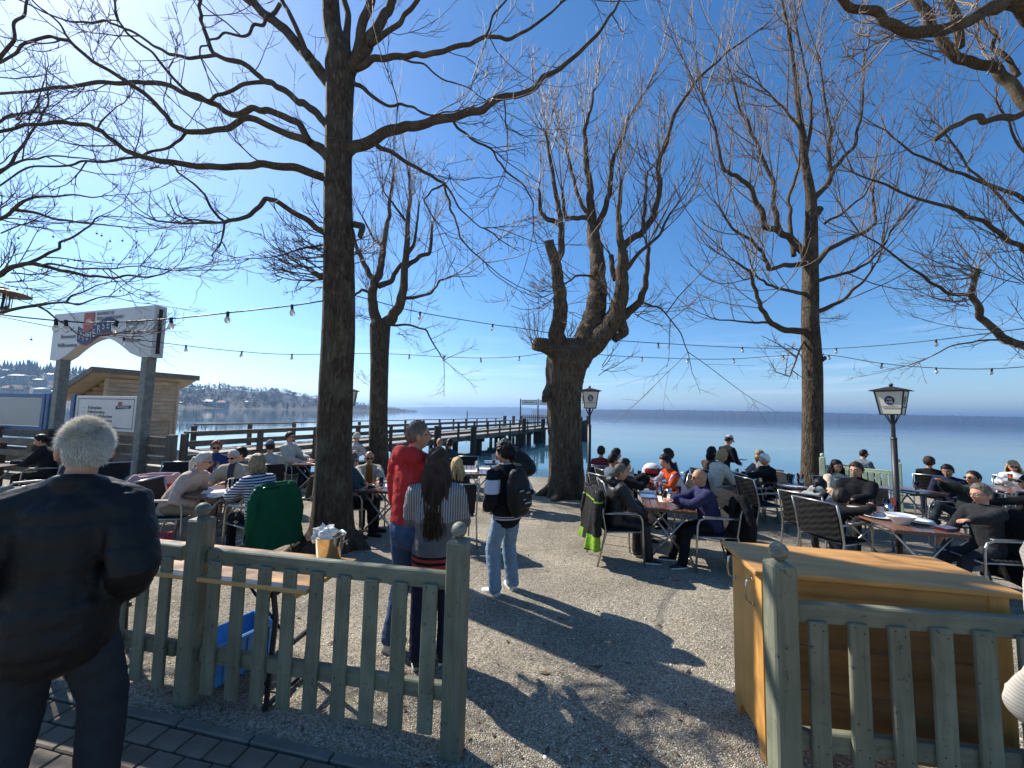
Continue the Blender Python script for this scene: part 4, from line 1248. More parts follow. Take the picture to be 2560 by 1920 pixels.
# slimmer tree behind it
b2 = gp(948, 1186)
Y2 = b2[1]
up_ = dict(up=.32, tl=(.6, 1.5), dens=8, kids=4, tr=(.009, .016), jit=.05, rk=.84, dk=.40, lift=.4)
def U(pts, r_, **k):
    d = dict(up_); d.update(pts=pts, r=r_); d.update(k); return d
tree('slimmer forked tree growing behind the big trunk near the pier', b2, Y2,
     [(948, 1200, 30), (947, 1160, 27), (947, 1100, 25), (947, 1000, 24), (949, 900, 24), (950, 850, 26), (951, 815, 27), (955, 798, 20)],
     [U([(945, 812), (933, 760), (931, 735), (936, 705), (947, 690), (953, 663), (958, 619), (969, 554), (974, 500), (985, 430)], (17, 3)),
      U([(936, 705), (922, 685), (904, 645), (890, 615), (880, 570)], (10, 4)),
      U([(958, 812), (980, 798), (1001, 760), (1010, 717), (1012, 663), (1018, 608), (1020, 543), (1026, 490), (1020, 430)], (18, 3)),
      U([(1014, 668), (1050, 640), (1072, 634), (1078, 600), (1080, 560)], (8, 4)),
      U([(947, 715), (975, 705), (990, 680), (1005, 660)], (9, 6), dens=3),
      U([(1001, 746), (1034, 744), (1077, 733), (1092, 715), (1099, 701), (1130, 690)], (6, 2)),
      U([(975, 812), (1020, 812), (1065, 825), (1090, 870), (1110, 900)], (4, 1.5), up=.05, tl=(.4, .9)),
      U([(1020, 560), (990, 520), (960, 480)], (5, 2)), U([(958, 620), (930, 590), (905, 540)], (5, 2)),
      U([(1015, 650), (1035, 610), (1042, 560), (1048, 510)], (6, 2.5)),
      U([(940, 735), (905, 725), (880, 740)], (6, 3), tl=(.4, .8))],
     [(930, 800, Y2, 10, 1.1, (-.8, -.2, .3), .3, .1), (990, 830, Y2, 8, .9, (.7, -.1, .1), .35, .05), (974, 500, Y2, 8, 2.2, (0, 0, 1), .25, .2), (1026, 490, Y2, 8, 2.2, (.1, 0, 1), .25, .2), (1080, 560, Y2, 7, 1.6, (.3, 0, 1), .25, .2), (880, 570, Y2, 7, 1.6, (-.3, 0, 1), .25, .2), (925, 950, Y2, 5, .6, (-.8, 0, .7), .3, .1)], 202,
     trunk_sides=20, amp=.025, buds=.01)

# the old pollard
b3 = gp(1418, 1240)
Y3 = b3[1]
tree('massive old pollarded tree with gnarled trunk behind the lamp post', b3, Y3,
     [(1417, 1262, 66), (1417, 1225, 56), (1416, 1180, 48), (1414, 1100, 44), (1412, 1000, 45), (1415, 940, 52), (1420, 905, 58), (1426, 878, 54), (1430, 850, 26)],
     [dict(pts=[(1402, 905), (1404, 870), (1392, 838), (1399, 806), (1403, 766), (1397, 717), (1395, 690), (1389, 655), (1380, 625), (1374, 600)], r=(27, 13), dy=-.3, dens=4, tl=(.3, .9), pw=.6, amp=.07, tip=False, m='bark_old'),
      U([(1388, 655), (1403, 630), (1403, 590), (1401, 542), (1390, 488), (1376, 401), (1363, 331)], (12, 4), Y=Y3 - .3, dy=.1, dens=6),
      U([(1392, 556), (1368, 548), (1352, 530), (1346, 472)], (8, 4), Y=Y3 - .2, dy=-.2, dens=5),
      dict(pts=[(1410, 900), (1385, 878), (1360, 866), (1336, 862)], r=(26, 17), dy=-.3, dens=0, amp=.08, tip=False, m='bark_old'),
      dict(pts=[(1440, 900), (1466, 852), (1484, 809), (1492, 766), (1496, 717), (1496, 672), (1493, 624), (1480, 569)], r=(36, 17), dy=.4, dens=3, tl=(.3, .9), amp=.06, m='bark_old', tip=False),
      U([(1480, 575), (1477, 515), (1474, 461), (1466, 407), (1460, 325), (1478, 270), (1487, 220)], (15, 3), Y=Y3 + .4, dy=.2),
      U([(1486, 580), (1515, 515), (1525, 466), (1531, 401), (1553, 352), (1570, 300), (1610, 230)], (11, 3), Y=Y3 + .4, dy=-.3),
      U([(1478, 540), (1444, 546), (1417, 548), (1409, 520), (1405, 480)], (8, 5), Y=Y3 + .4, dy=-.4, dens=6),
      U([(1470, 540), (1455, 515), (1439, 472), (1425, 410), (1417, 380)], (7, 4), Y=Y3 + .4, dy=.3),
      dict(pts=[(1420, 915), (1450, 890), (1486, 859), (1515, 825), (1535, 795), (1552, 750), (1555, 705), (1558, 660), (1558, 624)], r=(44, 14), dy=-.4, dens=3, tl=(.3, .9), amp=.06, m='bark_old', pw=.55, tip=False),
      U([(1556, 628), (1549, 585), (1547, 542), (1550, 490), (1552, 450)], (13, 5), Y=Y3 - .4, dy=.1),
      dict(pts=[(1530, 800), (1560, 790), (1580, 772), (1601, 752), (1614, 715), (1619, 660), (1620, 613)], r=(20, 6), dy=-.3, dens=6, up=.3, tl=(.4, 1.1), pw=.6),
      U([(1556, 620), (1575, 600), (1601, 586), (1634, 542), (1647, 488), (1647, 407), (1672, 336), (1688, 282), (1742, 201), (1818, 130), (1905, 70)], (11, 2), Y=Y3 - .4, dy=.6),
      U([(1560, 680), (1580, 655), (1601, 629), (1650, 586), (1677, 531)], (7, 3), Y=Y3 - .4, dy=-.3),
      U([(1540, 700), (1530, 670), (1528, 640)], (9, 7), Y=Y3 - .2, dy=.1, dens=4),
      U([(1608, 570), (1612, 500), (1618, 430)], (6, 4), Y=Y3 - .3, dy=.2, dens=6),
      U([(1595, 755), (1650, 770), (1700, 830), (1720, 880)], (3, 1.4), Y=Y3 - .3, dy=-.3, up=.03, dens=5),
      U([(1495, 690), (1440, 690), (1400, 720)], (4, 2), Y=Y3 + .3, dy=-.6, tl=(.4, .9)),
      dict(pts=[(1385, 960), (1366, 985), (1362, 1000)], r=(16, 9), dy=-.3, dens=0, tip=False, amp=.1, m='bark_old'),
      dict(pts=[(1545, 800), (1560, 830), (1535, 850)], r=(18, 9), dy=-.2, dens=0, tip=False, amp=.1, m='bark_old')],
     [(1345, 862, Y3 - .3, 18, 1.1, (-.45, -.1, .6), .42, .25, 1), (1374, 600, Y3 - .3, 8, 1.2, (-.3, 0, .9), .4, .2), (1460, 330, Y3 + .6, 10, 2.4, (0, 0, 1), .2, .25), (1553, 352, Y3, 10, 2.4, (.1, 0, 1), .22, .25),
      (1552, 450, Y3 - .3, 10, 2.2, (0, 0, 1), .22, .25), (1620, 613, Y3 - .5, 8, 1.6, (.3, 0, 1), .28, .25), (1363, 331, Y3, 8, 1.6, (-.05, 0, 1), .2, .25), (1418, 380, Y3 + .5, 8, 2.0, (-.1, 0, 1), .2, .25),
      (1500, 920, Y3 - .2, 7, 1.0, (.9, -.1, .5), .3, .15, 1), (1590, 780, Y3 - .5, 10, 1.2, (.8, -.1, -.2), .4, .1), (1420, 850, Y3 - .3, 8, .8, (.1, -.2, 1), .3, .2, 1), (1647, 420, Y3, 10, 2.0, (.2, 0, 1), .25, .25),
      (1400, 720, Y3 - .4, 12, 1.0, (-.8, -.1, .15), .35, .1), (1540, 760, Y3 - .5, 8, 1.0, (-.3, -.3, .8), .4, .2)], 303,
     tmat='bark_old', tk=.86, roots=6, trunk_sides=40, amp=.055, ridges=7, buds=.009, twm='twig_pale')

# the straight tree on the right
b4 = (P(2028, 1150, 10.6).x, 10.6, gz(P(2028, 1150, 10.6).x, 10.6))
Y4 = b4[1]
up4 = dict(up_); up4.update(tl=(.8, 1.9), tr=(.010, .018), dens=8)
def U4(pts, r_, **k):
    d = dict(up4); d.update(pts=pts, r=r_); d.update(k); return d
tree('straight upright tree with spiky crown right of centre by the green fence', b4, Y4,
     [(2028, 1225, 30), (2029, 1180, 25), (2031, 1100, 24), (2032, 1000, 24), (2030, 900, 23), (2027, 814, 21), (2027, 720, 20), (2026, 651, 19), (2028, 543, 15), (2026, 488, 12), (2012, 407, 9.5), (2004, 326, 8), (1993, 244, 6), (1977, 109, 4), (1955, 0, 3), (1945, -60, 2)],
     [U4([(2020, 828), (1966, 826), (1928, 808), (1901, 770), (1890, 727), (1874, 678), (1840, 655)], (11, 3), dens=6),
      U4([(1928, 808), (1879, 806), (1798, 800), (1770, 790)], (4, 1.5), dens=6, tl=(.5, 1)),
      U4([(2018, 735), (1960, 724), (1917, 711), (1890, 690), (1860, 700)], (6, 2)),
      U4([(2018, 659), (1960, 662), (1922, 673), (1906, 629), (1874, 597), (1830, 570), (1800, 520)], (8, 2.5)),
      U4([(2018, 650), (1982, 602), (1944, 575), (1912, 564), (1901, 521), (1879, 472), (1841, 439), (1809, 423), (1792, 347), (1771, 271), (1750, 230)], (12, 2)),
      U4([(1950, 577), (1933, 515), (1936, 461), (1912, 407), (1879, 336), (1841, 244), (1815, 140)], (8, 2)),
      U4([(1985, 640), (1974, 545), (1972, 490), (1993, 430), (2003, 380), (2000, 300)], (7, 3)),
      U4([(2036, 665), (2069, 624), (2112, 602), (2161, 581), (2188, 559), (2186, 520), (2183, 470)], (9, 3)),
      U4([(2040, 702), (2080, 692), (2134, 678), (2177, 651), (2210, 613), (2240, 560)], (6, 2)),
      U4([(2040, 780), (2107, 751), (2150, 711), (2177, 678), (2200, 640)], (7, 2)),
      U4([(2026, 505), (2069, 461), (2080, 429), (2072, 390), (2078, 330), (2060, 240), (2050, 150)], (9, 2)),
      U4([(2078, 425), (2134, 369), (2150, 304), (2156, 217), (2161, 152), (2170, 90)], (6, 1.8)),
      U4([(2012, 400), (2026, 330), (2028, 244), (2010, 163), (1990, 60)], (6, 2)),
      U4([(2034, 540), (2044, 530), (2050, 522)], (13, 11), dens=2, tip=False, m='bark'),
      U4([(2003, 330), (1960, 270), (1920, 230), (1870, 190)], (4, 1.5)),
      U4([(2060, 560), (2110, 530), (2160, 490), (2200, 420)], (4, 1.5)),
      U4([(2015, 845), (1990, 900), (1975, 940), (1940, 930)], (3, 1.3), up=.0, tl=(.3, .7))],
     [(1977, 109, Y4, 10, 2.2, (0, 0, 1), .2, .2), (2050, 150, Y4, 8, 2.2, (.05, 0, 1), .2, .2), (1995, 250, Y4, 8, 2.4, (-.1, 0, 1), .2, .2), (2040, 800, Y4, 6, .9, (.8, 0, .1), .35, .05), (1905, 630, Y4, 10, 1.6, (-.1, 0, 1), .3, .2), (1900, 440, Y4, 10, 2.0, (-.1, 0, 1), .25, .2)], 404,
     trunk_sides=20, amp=.03, buds=.01, twm='twig_pale')

# boughs reaching in from trees that stand outside the picture: their trunks are built too
def side_tree(label, base, trunk_top, limbs, sprays, seed, Yt, buds=.007, twm='twig_pale', r0=.32):
    t = tree(label, base, Yt, None, limbs, sprays, seed, twm=twm, buds=buds)
    mb = MB()
    pts = [Vector(base) + Vector((0, 0, -.2)), Vector(base) + Vector((0, 0, .5)), Vector(base).lerp(Vector(trunk_top), .5), Vector(trunk_top)]
    pts, rad = catmull(pts, [r0 * 1.5, r0 * 1.1, r0 * .9, r0 * .6], 8)
    wob_tube(mb, pts, rad, 20, .03, seed, 8)
    mb.build('trunk', MAT['bark'], t, smooth=True, loc=-Vector(base), fix=False)
sp5 = dict(up=.2, rk=.9, dens=4.6, tl=(.4, 1.1), kids=4, tr=(.008, .013))
def S5(pts, r_, **k):
    d = dict(sp5); d.update(pts=pts, r=r_); d.update(k); return d
side_tree('tree at the right edge whose crooked bough crosses the top right corner', (8.6, 4.9, gz(8.6, 4.9)), (8.3, 4.6, 6.4),
     [S5([(2900, 330), (2760, 160), (2640, 60), (2560, 27), (2514, 6), (2470, 22), (2416, 54), (2351, 76), (2297, 81), (2243, 68), (2210, 54), (2188, 27), (2134, 22), (2107, 0), (2070, -40)], (30, 9), Y=4.6, dy=-.6, sides=14, dens=2.5),
      S5([(2690, 420), (2620, 330), (2560, 255), (2525, 206), (2487, 168), (2422, 152), (2378, 130), (2346, 81), (2297, 11), (2270, -50)], (16, 10), Y=4.7, dy=.2, sides=12, dens=3),
      S5([(2400, 120), (2388, 60), (2370, 0), (2360, -60)], (11, 9), Y=4.6, dy=.0, dens=2),
      S5([(2600, 262), (2560, 282), (2487, 296), (2422, 296), (2373, 320), (2340, 347)], (10, 7), Y=4.7, dy=-.3, dens=3, tip=False),
      S5([(2545, 190), (2500, 130), (2470, 70), (2440, 20)], (7, 4), Y=4.8, dy=.3, dens=4)],
     [(2400, 150, 4.6, 10, .8, (-.6, 0, .5), .4, .2, 1), (2300, 60, 4.3, 8, .7, (-.5, 0, -.3), .5, .1, 1), (2340, 100, 4.5, 8, .7, (-.8, 0, .1), .4, .1, 1), (2500, 160, 4.7, 8, .8, (.1, 0, 1), .4, .2, 1)], 505, 4.6)
side_tree('tree beyond the right edge sending thin boughs over the lake', (12.6, 8.4, gz(12.6, 8.4)), (12.2, 8.3, 5.5),
     [S5([(2700, 940), (2620, 890), (2560, 863), (2525, 852), (2476, 814), (2449, 776), (2427, 735), (2436, 700), (2443, 673)], (15, 6), Y=8.2, dy=-.2, dens=4),
      S5([(2430, 738), (2367, 732), (2308, 689), (2210, 619), (2150, 585)], (5, 1.8), Y=8.0, dy=-.4, dens=6),
      S5([(2740, 740), (2640, 680), (2560, 624), (2514, 597), (2460, 553), (2405, 532), (2324, 505), (2215, 461), (2130, 430)], (10, 2), Y=8.2, dy=-.6, dens=6),
      S5([(2740, 590), (2640, 530), (2560, 499), (2487, 467), (2405, 434), (2324, 401), (2270, 374), (2215, 326)], (8, 2), Y=8.2, dy=.5, dens=6),
      S5([(2700, 700), (2560, 560), (2480, 470), (2420, 420), (2360, 330)], (6, 2), Y=8.4, dy=.3, dens=6),
      S5([(2700, 560), (2600, 420), (2530, 330), (2490, 250)], (7, 2), Y=8.4, dy=-.3, dens=6),
      S5([(2520, 850), (2470, 850), (2400, 860), (2330, 890)], (3, 1.4), Y=8.1, dy=-.2, dens=6, up=.05)],
     [(2440, 680, 8.0, 14, 1.5, (-.9, 0, .25), .35, .1), (2445, 690, 8.0, 12, 1.3, (-.7, 0, -.15), .4, .1), (2500, 600, 8.2, 12, 1.6, (-.7, 0, .5), .35, .15), (2420, 760, 8.0, 12, 1.2, (-.9, 0, -.1), .3, .15), (2560, 700, 8.2, 10, 1.5, (-.5, 0, .6), .4, .15)], 606, 8.2, .009)
sp0 = dict(up=.16, rk=.85, dens=5.2, tl=(.3, .95), kids=4, tr=(.006, .011))
def S0(pts, r_, **k):
    d = dict(sp0); d.update(pts=pts, r=r_); d.update(k); return d
side_tree('tree at the left edge with low twiggy boughs hung with seed pods', (-8.6, 5.6, gz(-8.6, 5.6)), (-8.4, 5.6, 5.6),
     [S0([(-160, 740), (-60, 715), (0, 688), (30, 668), (60, 660), (90, 660), (151, 676), (241, 690), (362, 693), (422, 678)], (10, 1.8), Y=5.5, dy=-.3),
      S0([(60, 662), (90, 650), (121, 633), (148, 621), (151, 605), (187, 590), (230, 560), (250, 540)], (5, 1.8), Y=5.4, dy=.3),
      S0([(80, 660), (160, 665), (260, 672), (350, 665)], (4, 1.5), Y=5.4, dy=-.6),
      S0([(-150, 810), (-60, 800), (0, 783), (60, 768), (121, 759), (166, 756), (196, 762), (229, 750), (271, 741)], (8, 1.6), Y=5.3, dy=.2),
      S0([(96, 766), (151, 804), (193, 834), (230, 845), (280, 835)], (3, 1.4), Y=5.3, dy=-.3),
      S0([(166, 756), (182, 738), (217, 726), (241, 714), (277, 705)], (3, 1.3), Y=5.3, dy=.3),
      S0([(-140, 620), (-60, 585), (0, 548), (36, 522), (84, 494), (160, 489), (253, 491)], (7, 1.6), Y=5.6, dy=-.2),
      S0([(30, 524), (90, 532), (139, 548), (224, 559), (308, 567)], (5, 1.5), Y=5.6, dy=.3),
      S0([(-150, 540), (-60, 480), (0, 430), (60, 360), (100, 300), (120, 240)], (7, 2), Y=5.8, dy=.4),
      S0([(-150, 420), (-50, 330), (20, 290), (100, 280), (160, 300)], (6, 2), Y=5.8, dy=.3),
      S0([(-140, 300), (-40, 200), (20, 120), (60, 40), (70, -30)], (7, 3), Y=5.8, dy=-.3),
      S0([(-150, 480), (-40, 430), (60, 400), (150, 390), (240, 400)], (5, 1.6), Y=5.7, dy=-.4)],
     [(0, 545, 5.6, 10, 1.0, (.8, 0, .3), .35, .1), (40, 300, 5.8, 12, 1.1, (.6, 0, .5), .4, .1), (0, 690, 5.5, 8, .9, (.9, 0, -.1), .3, .1)], 707, 5.5, .006, 'twig')
# seed pods dangling from the left tree
pods = [o for o in bpy.data.objects if o.get('label', '').startswith('tree at the left edge')][0]
pm = MB(); pm.sphere((0, 0, 0), .013, 8, 6); pm.tube([(0, 0, .014), (.004, 0, .05)], .0018, 4)
pod_me = pm.mesh('seed_pod', MAT['twig'], True)
for px, py in ((50, 538), (133, 588), (212, 550), (242, 580), (254, 585), (275, 599), (306, 598), (324, 640), (207, 655), (196, 648), (186, 647), (160, 600), (46, 592), (52, 697), (43, 720), (300, 723), (78, 845), (282, 646), (248, 668), (342, 575), (230, 523), (170, 648)):
    q = P(px, py + 4, 5.35 + rng.uniform(-.2, .2)) - Vector(pods.location)
    link('seed_pod', pod_me, pods, q, (0, 0, rng.random() * 6))
# ------------------------------------------------------------------ fences
def fence(label, a, b, n_slats, posts=(True, True), far=False, zt=.952, group=None, ang_out=0):
    a, b = Vector((a[0], a[1], 0)), Vector((b[0], b[1], 0))
    u = (b - a); ln = u.length; u = u.normalized(); rz = math.atan2(u.y, u.x)
    g = gz(a.x, a.y)
    root = empty('picket_fence', (a.x, a.y, g), rz, label, 'fence', group)
    ms, mr = (MAT['fence_far'], MAT['fence_far']) if far else (MAT['fence'], MAT['fence_x'])
    def post(x, extra=0):
        mb = MB(); h = 1.14
        mb.box((x, 0, h / 2 - .15), (.114, .114, h + .30), bev=.009)
        # low pyramid cap
        mb.add([(x - .05, -.05, h), (x + .05, -.05, h), (x + .05, .05, h), (x - .05, .05, h), (x, 0, h + .022)], [(0, 1, 4), (1, 2, 4), (2, 3, 4), (3, 0, 4)])
        p = mb.build('post', ms, root)
        mb = MB(); mb.sphere((0, 0, 0), .045, 18, 12)
        s = mb.build('finial', MAT['finial'] if not far else ms, p, smooth=True, loc=(x, 0, h + .056)); s.rotation_euler = (rng.uniform(-.6, .6), rng.uniform(-.4, .4), rng.random() * 6)
    if posts[0]: post(0)
    if posts[1]: post(ln)
    x0, x1 = .065, ln - .065
    for z, h in ((zt - .048, .096), (.30, .09)):
        mb = MB(); mb.box(((x0 + x1) / 2, .014, z), (x1 - x0, .048, h), bev=.007); mb.build('rail', mr, root)
    mb = MB(); mb.box((0, 0, 0), (.088, .024, .80), bev=.005)
    for z_ in (-.205, -.175, .36, .385):
        mb.sphere((.02 if z_ in (-.205, .36) else -.02, -.0125, z_), .0042, 6, 4, (1, .4, 1), m=1)
    sm = mb.mesh('slat', [ms, MAT['black_metal']])
    for i in range(n_slats):
        x = x0 + (i + .5) * (x1 - x0) / n_slats
        link('slat', sm, root, (x, -.024, .485 + rng.uniform(-.008, .008)), (0, rng.uniform(-.008, .008), 0))
    return root
FN = 'green picket fence sections round the beer garden'
fence('weathered green picket fence section in front of the blue crate and long table', (-2.01, 2.585), (-.285, 2.275), 9, group=FN)
fence('weathered green picket fence section mostly hidden by the white haired man', (-3.83, 2.985), (-2.075, 2.60), 9, posts=(True, False), group=FN)
fence('green picket fence section running in front of the wooden counter', (1.387, 2.03), (3.15, 1.83), 9, group=FN)
a_, b_ = P(2057, 1180, 9.9), P(2247, 1200, 8.9)
fence('pale green picket fence by the water behind the right hand tables', (a_.x, a_.y), (b_.x, b_.y), 11, far=True, group=FN)

# ------------------------------------------------------------------ wooden counter
def counter():
    A = Vector((1.37, 2.205, 0))
    u = Vector((.983, -.184, 0)); v = Vector((.184, .983, 0)); Lc, Dc, h = 1.135, .43, 1.03
    o = A + u * .04 + v * .05
    root = empty('wooden_counter', (o.x, o.y, 0), math.atan2(u.y, u.x), 'honey coloured wooden service counter behind the right fence', 'counter')
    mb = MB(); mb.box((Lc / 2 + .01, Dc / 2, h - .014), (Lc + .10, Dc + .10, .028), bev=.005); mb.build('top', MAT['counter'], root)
    for x in (0.012, Lc):
        mb = MB()                                        # side panel with a cut-out foot
        pl = [(x, 0, 0), (x, .07, 0), (x, .11, .09), (x, Dc - .11, .09), (x, Dc - .07, 0), (x, Dc, 0), (x, Dc, h - .029), (x, 0, h - .029)]
        mb.prism(pl, (.024, 0, 0)); mb.build('side_panel', MAT['counter_z'], root)
    mb = MB(); mb.box((Lc / 2 + .01, .015, h - .095), (Lc - .05, .024, .13), bev=.003); mb.build('apron', MAT['counter'], root)
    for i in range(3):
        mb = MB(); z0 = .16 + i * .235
        mb.box((Lc / 2 + .01, .035, z0 + .1165), (Lc - .05, .02, .229), bev=.003); mb.build('back_board', MAT['counter_shade'], root)
    mb = MB(); mb.box((Lc / 2 + .01, .05, .12), (Lc - .05, .02, .06)); mb.build('bottom_rail', MAT['counter'], root)
    mb = MB(); mb.box((Lc - .03, .012, h / 2), (.07, .03, h - .06), bev=.004); mb.build('corner_post', MAT['counter_z'], root)
    for y, z in ((.10, h - .17), (Dc - .05, h - .13)):
        mb = MB()
        pts = [(-.0, y, z - .07), (-.028, y, z - .055), (-.036, y, z), (-.028, y, z + .055), (0, y, z + .07)]
        mb.tube(pts, .0065, 8); mb.build('handle', MAT['steel'], root, smooth=True)
        for s in (-.07, .07):
            mb = MB(); mb.sphere((0.006, y, z + s), .011, 8, 6); mb.build('handle_rose', MAT['steel'], root, smooth=True)
counter()

# ------------------------------------------------------------------ long beer table, crate, bucket
def beer_table():
    u = Vector((.982, -.187, 0)); rz = math.atan2(u.y, u.x)
    o = Vector((-2.23, 2.84, 0))
    root = empty('beer_table', o, rz, 'long orange varnished folding table behind the left fence', 'table')
    for i in range(2):
        mb = MB(); mb.box((0, -.132 + .264 * i, .777), (2.2, .260, .026), bev=.004); mb.build('board', MAT['beertable'], root)
    for x in (-.98, .98):
        mb = MB(); mb.box((x, 0, .735), (.06, .46, .032)); mb.build('batten', MAT['beertable'], root)
    for s in (-1, 1):
        x = s * .80
        for y in (-.17, .17):
            mb = MB(); mb.tube([(x, y, .72), (x + s * .03, y, .55), (x + s * .0, y, .012)], .016, 6); mb.build('leg', MAT['black_metal'], root)
        for z in (.70, .30, .03):
            mb = MB(); mb.beam((x, -.19, z), (x, .19, z), .02, .03); mb.build('crossbar', MAT['black_metal'], root)
        mb = MB(); mb.tube([(x, 0, .32), (x - s * .42, 0, .72)], .009, 6); mb.build('stay', MAT['black_metal'], root)
        mb = MB(); mb.tube([(x, .0, .06), (x - s * .25, 0, .02)], .008, 6); mb.build('stay', MAT['black_metal'], root)
    return root
beer_table()
def bucket():
    c = G(822, 1402, .79)
    root = empty('ice_bucket', (c.x, c.y, .791), 0, 'shiny steel bucket on the end of the long orange table', 'bucket')
    mb = MB(); mb.lathe((0, 0, 0), [(.075, 0), (.08, .005), (.098, .165), (.106, .178), (.108, .186), (.102, .186), (.094, .17), (.074, .012)], 28); mb.build('bowl', MAT['steel'], root, smooth=True, fix=False)
    for s in (-1, 1):
        mb = MB(); q = [(s * .095, .02, .13), (s * .12, .015, .145), (s * .122, 0, .12), (s * .12, -.015, .145), (s * .095, -.02, .13)]; mb.tube(q, .006, 6); mb.build('lug', MAT['steel'], root, smooth=True)
    # crumpled paper in the bucket
    bm = bmesh.new(); bmesh.ops.create_icosphere(bm, subdivisions=3, radius=1)
    r = random.Random(3)
    for vv in bm.verts:
        k = 1 + .35 * math.sin(7 * vv.co.x + 3 * vv.co.z) * math.sin(6 * vv.co.y + 1) + r.uniform(-.18, .18)
        vv.co = Vector((vv.co.x * .075 * k, vv.co.y * .07 * k, vv.co.z * .055 * k))
    me = bpy.data.meshes.new('paper_napkins'); bm.to_mesh(me); bm.free(); me.materials.append(MAT['paper'])
    o = link('paper_napkins', me, None, (c.x - .045, c.y, .791 + .185)); tag(o, 'crumpled white paper napkins spilling from the steel bucket', 'napkins')
bucket()
def crate():
    c = G(560, 1700)
    root = empty('plastic_crate', (-1.96, 2.93, 0), -.45, 'blue plastic crate on the gravel under the long table', 'crate')
    W_, D_, H_, t = .28, .40, .27, .010
    m = MAT['crate']
    mb = MB(); mb.box((0, 0, .012), (W_ - .03, D_ - .03, .02)); mb.build('floor_panel', m, root)
    for s in (-1, 1):
        mb = MB()
        mb.box((s * (W_ / 2 - t / 2), 0, .15), (t, D_, H_ - .02)); mb.build('side', m, root)
        mb = MB(); mb.box((0, s * (D_ / 2 - t / 2), .15), (W_ - 2 * t - .002, t, H_ - .02)); mb.build('end', m, root)
        mb = MB(); mb.box((s * W_ / 2, 0, H_ - .01), (.03, D_ + .03, .022), bev=.005); mb.build('rim', m, root)
        mb = MB(); mb.box((0, s * D_ / 2, H_ - .0105), (W_ - .032, .03, .021), bev=.005); mb.build('rim', m, root)
        mb = MB()
        for k in range(5): mb.box((s * (W_ / 2 + .006), -D_ / 2 + .05 + k * .075, .13), (.010, .012, .22))
        mb.build('ribs', m, root)
    o = Vector(root.location)
    mb = MB()
    for k in range(3): mb.box((-.05 + .05 * k, .09, .05), (.042, .07, .06), bev=.01)
    mb.box((0, -.1, .0), (.18, .2, .02))
    b = mb.build('bread_rolls', mat('bread', (.42, .22, .09), .8, .3, 20, .4, 60), None, loc=o + Vector((0, 0, .035)))
    tag(b, 'brown packets lying in the blue crate', 'packets')
crate()
mb = MB(); mb.box((0, 0, .07), (.20, .26, .14), bev=.008)
pk = mb.build('pink_box', mat('pink_card', (.62, .10, .15), .6, .15, 8, .05, 50), loc=(0, 0, 0)); q = G(398, 1362); pk.location = (q.x, q.y, q.z); pk.rotation_euler = (0, 0, .3)
tag(pk, 'pink cardboard box on the gravel beside the white haired man', 'box')

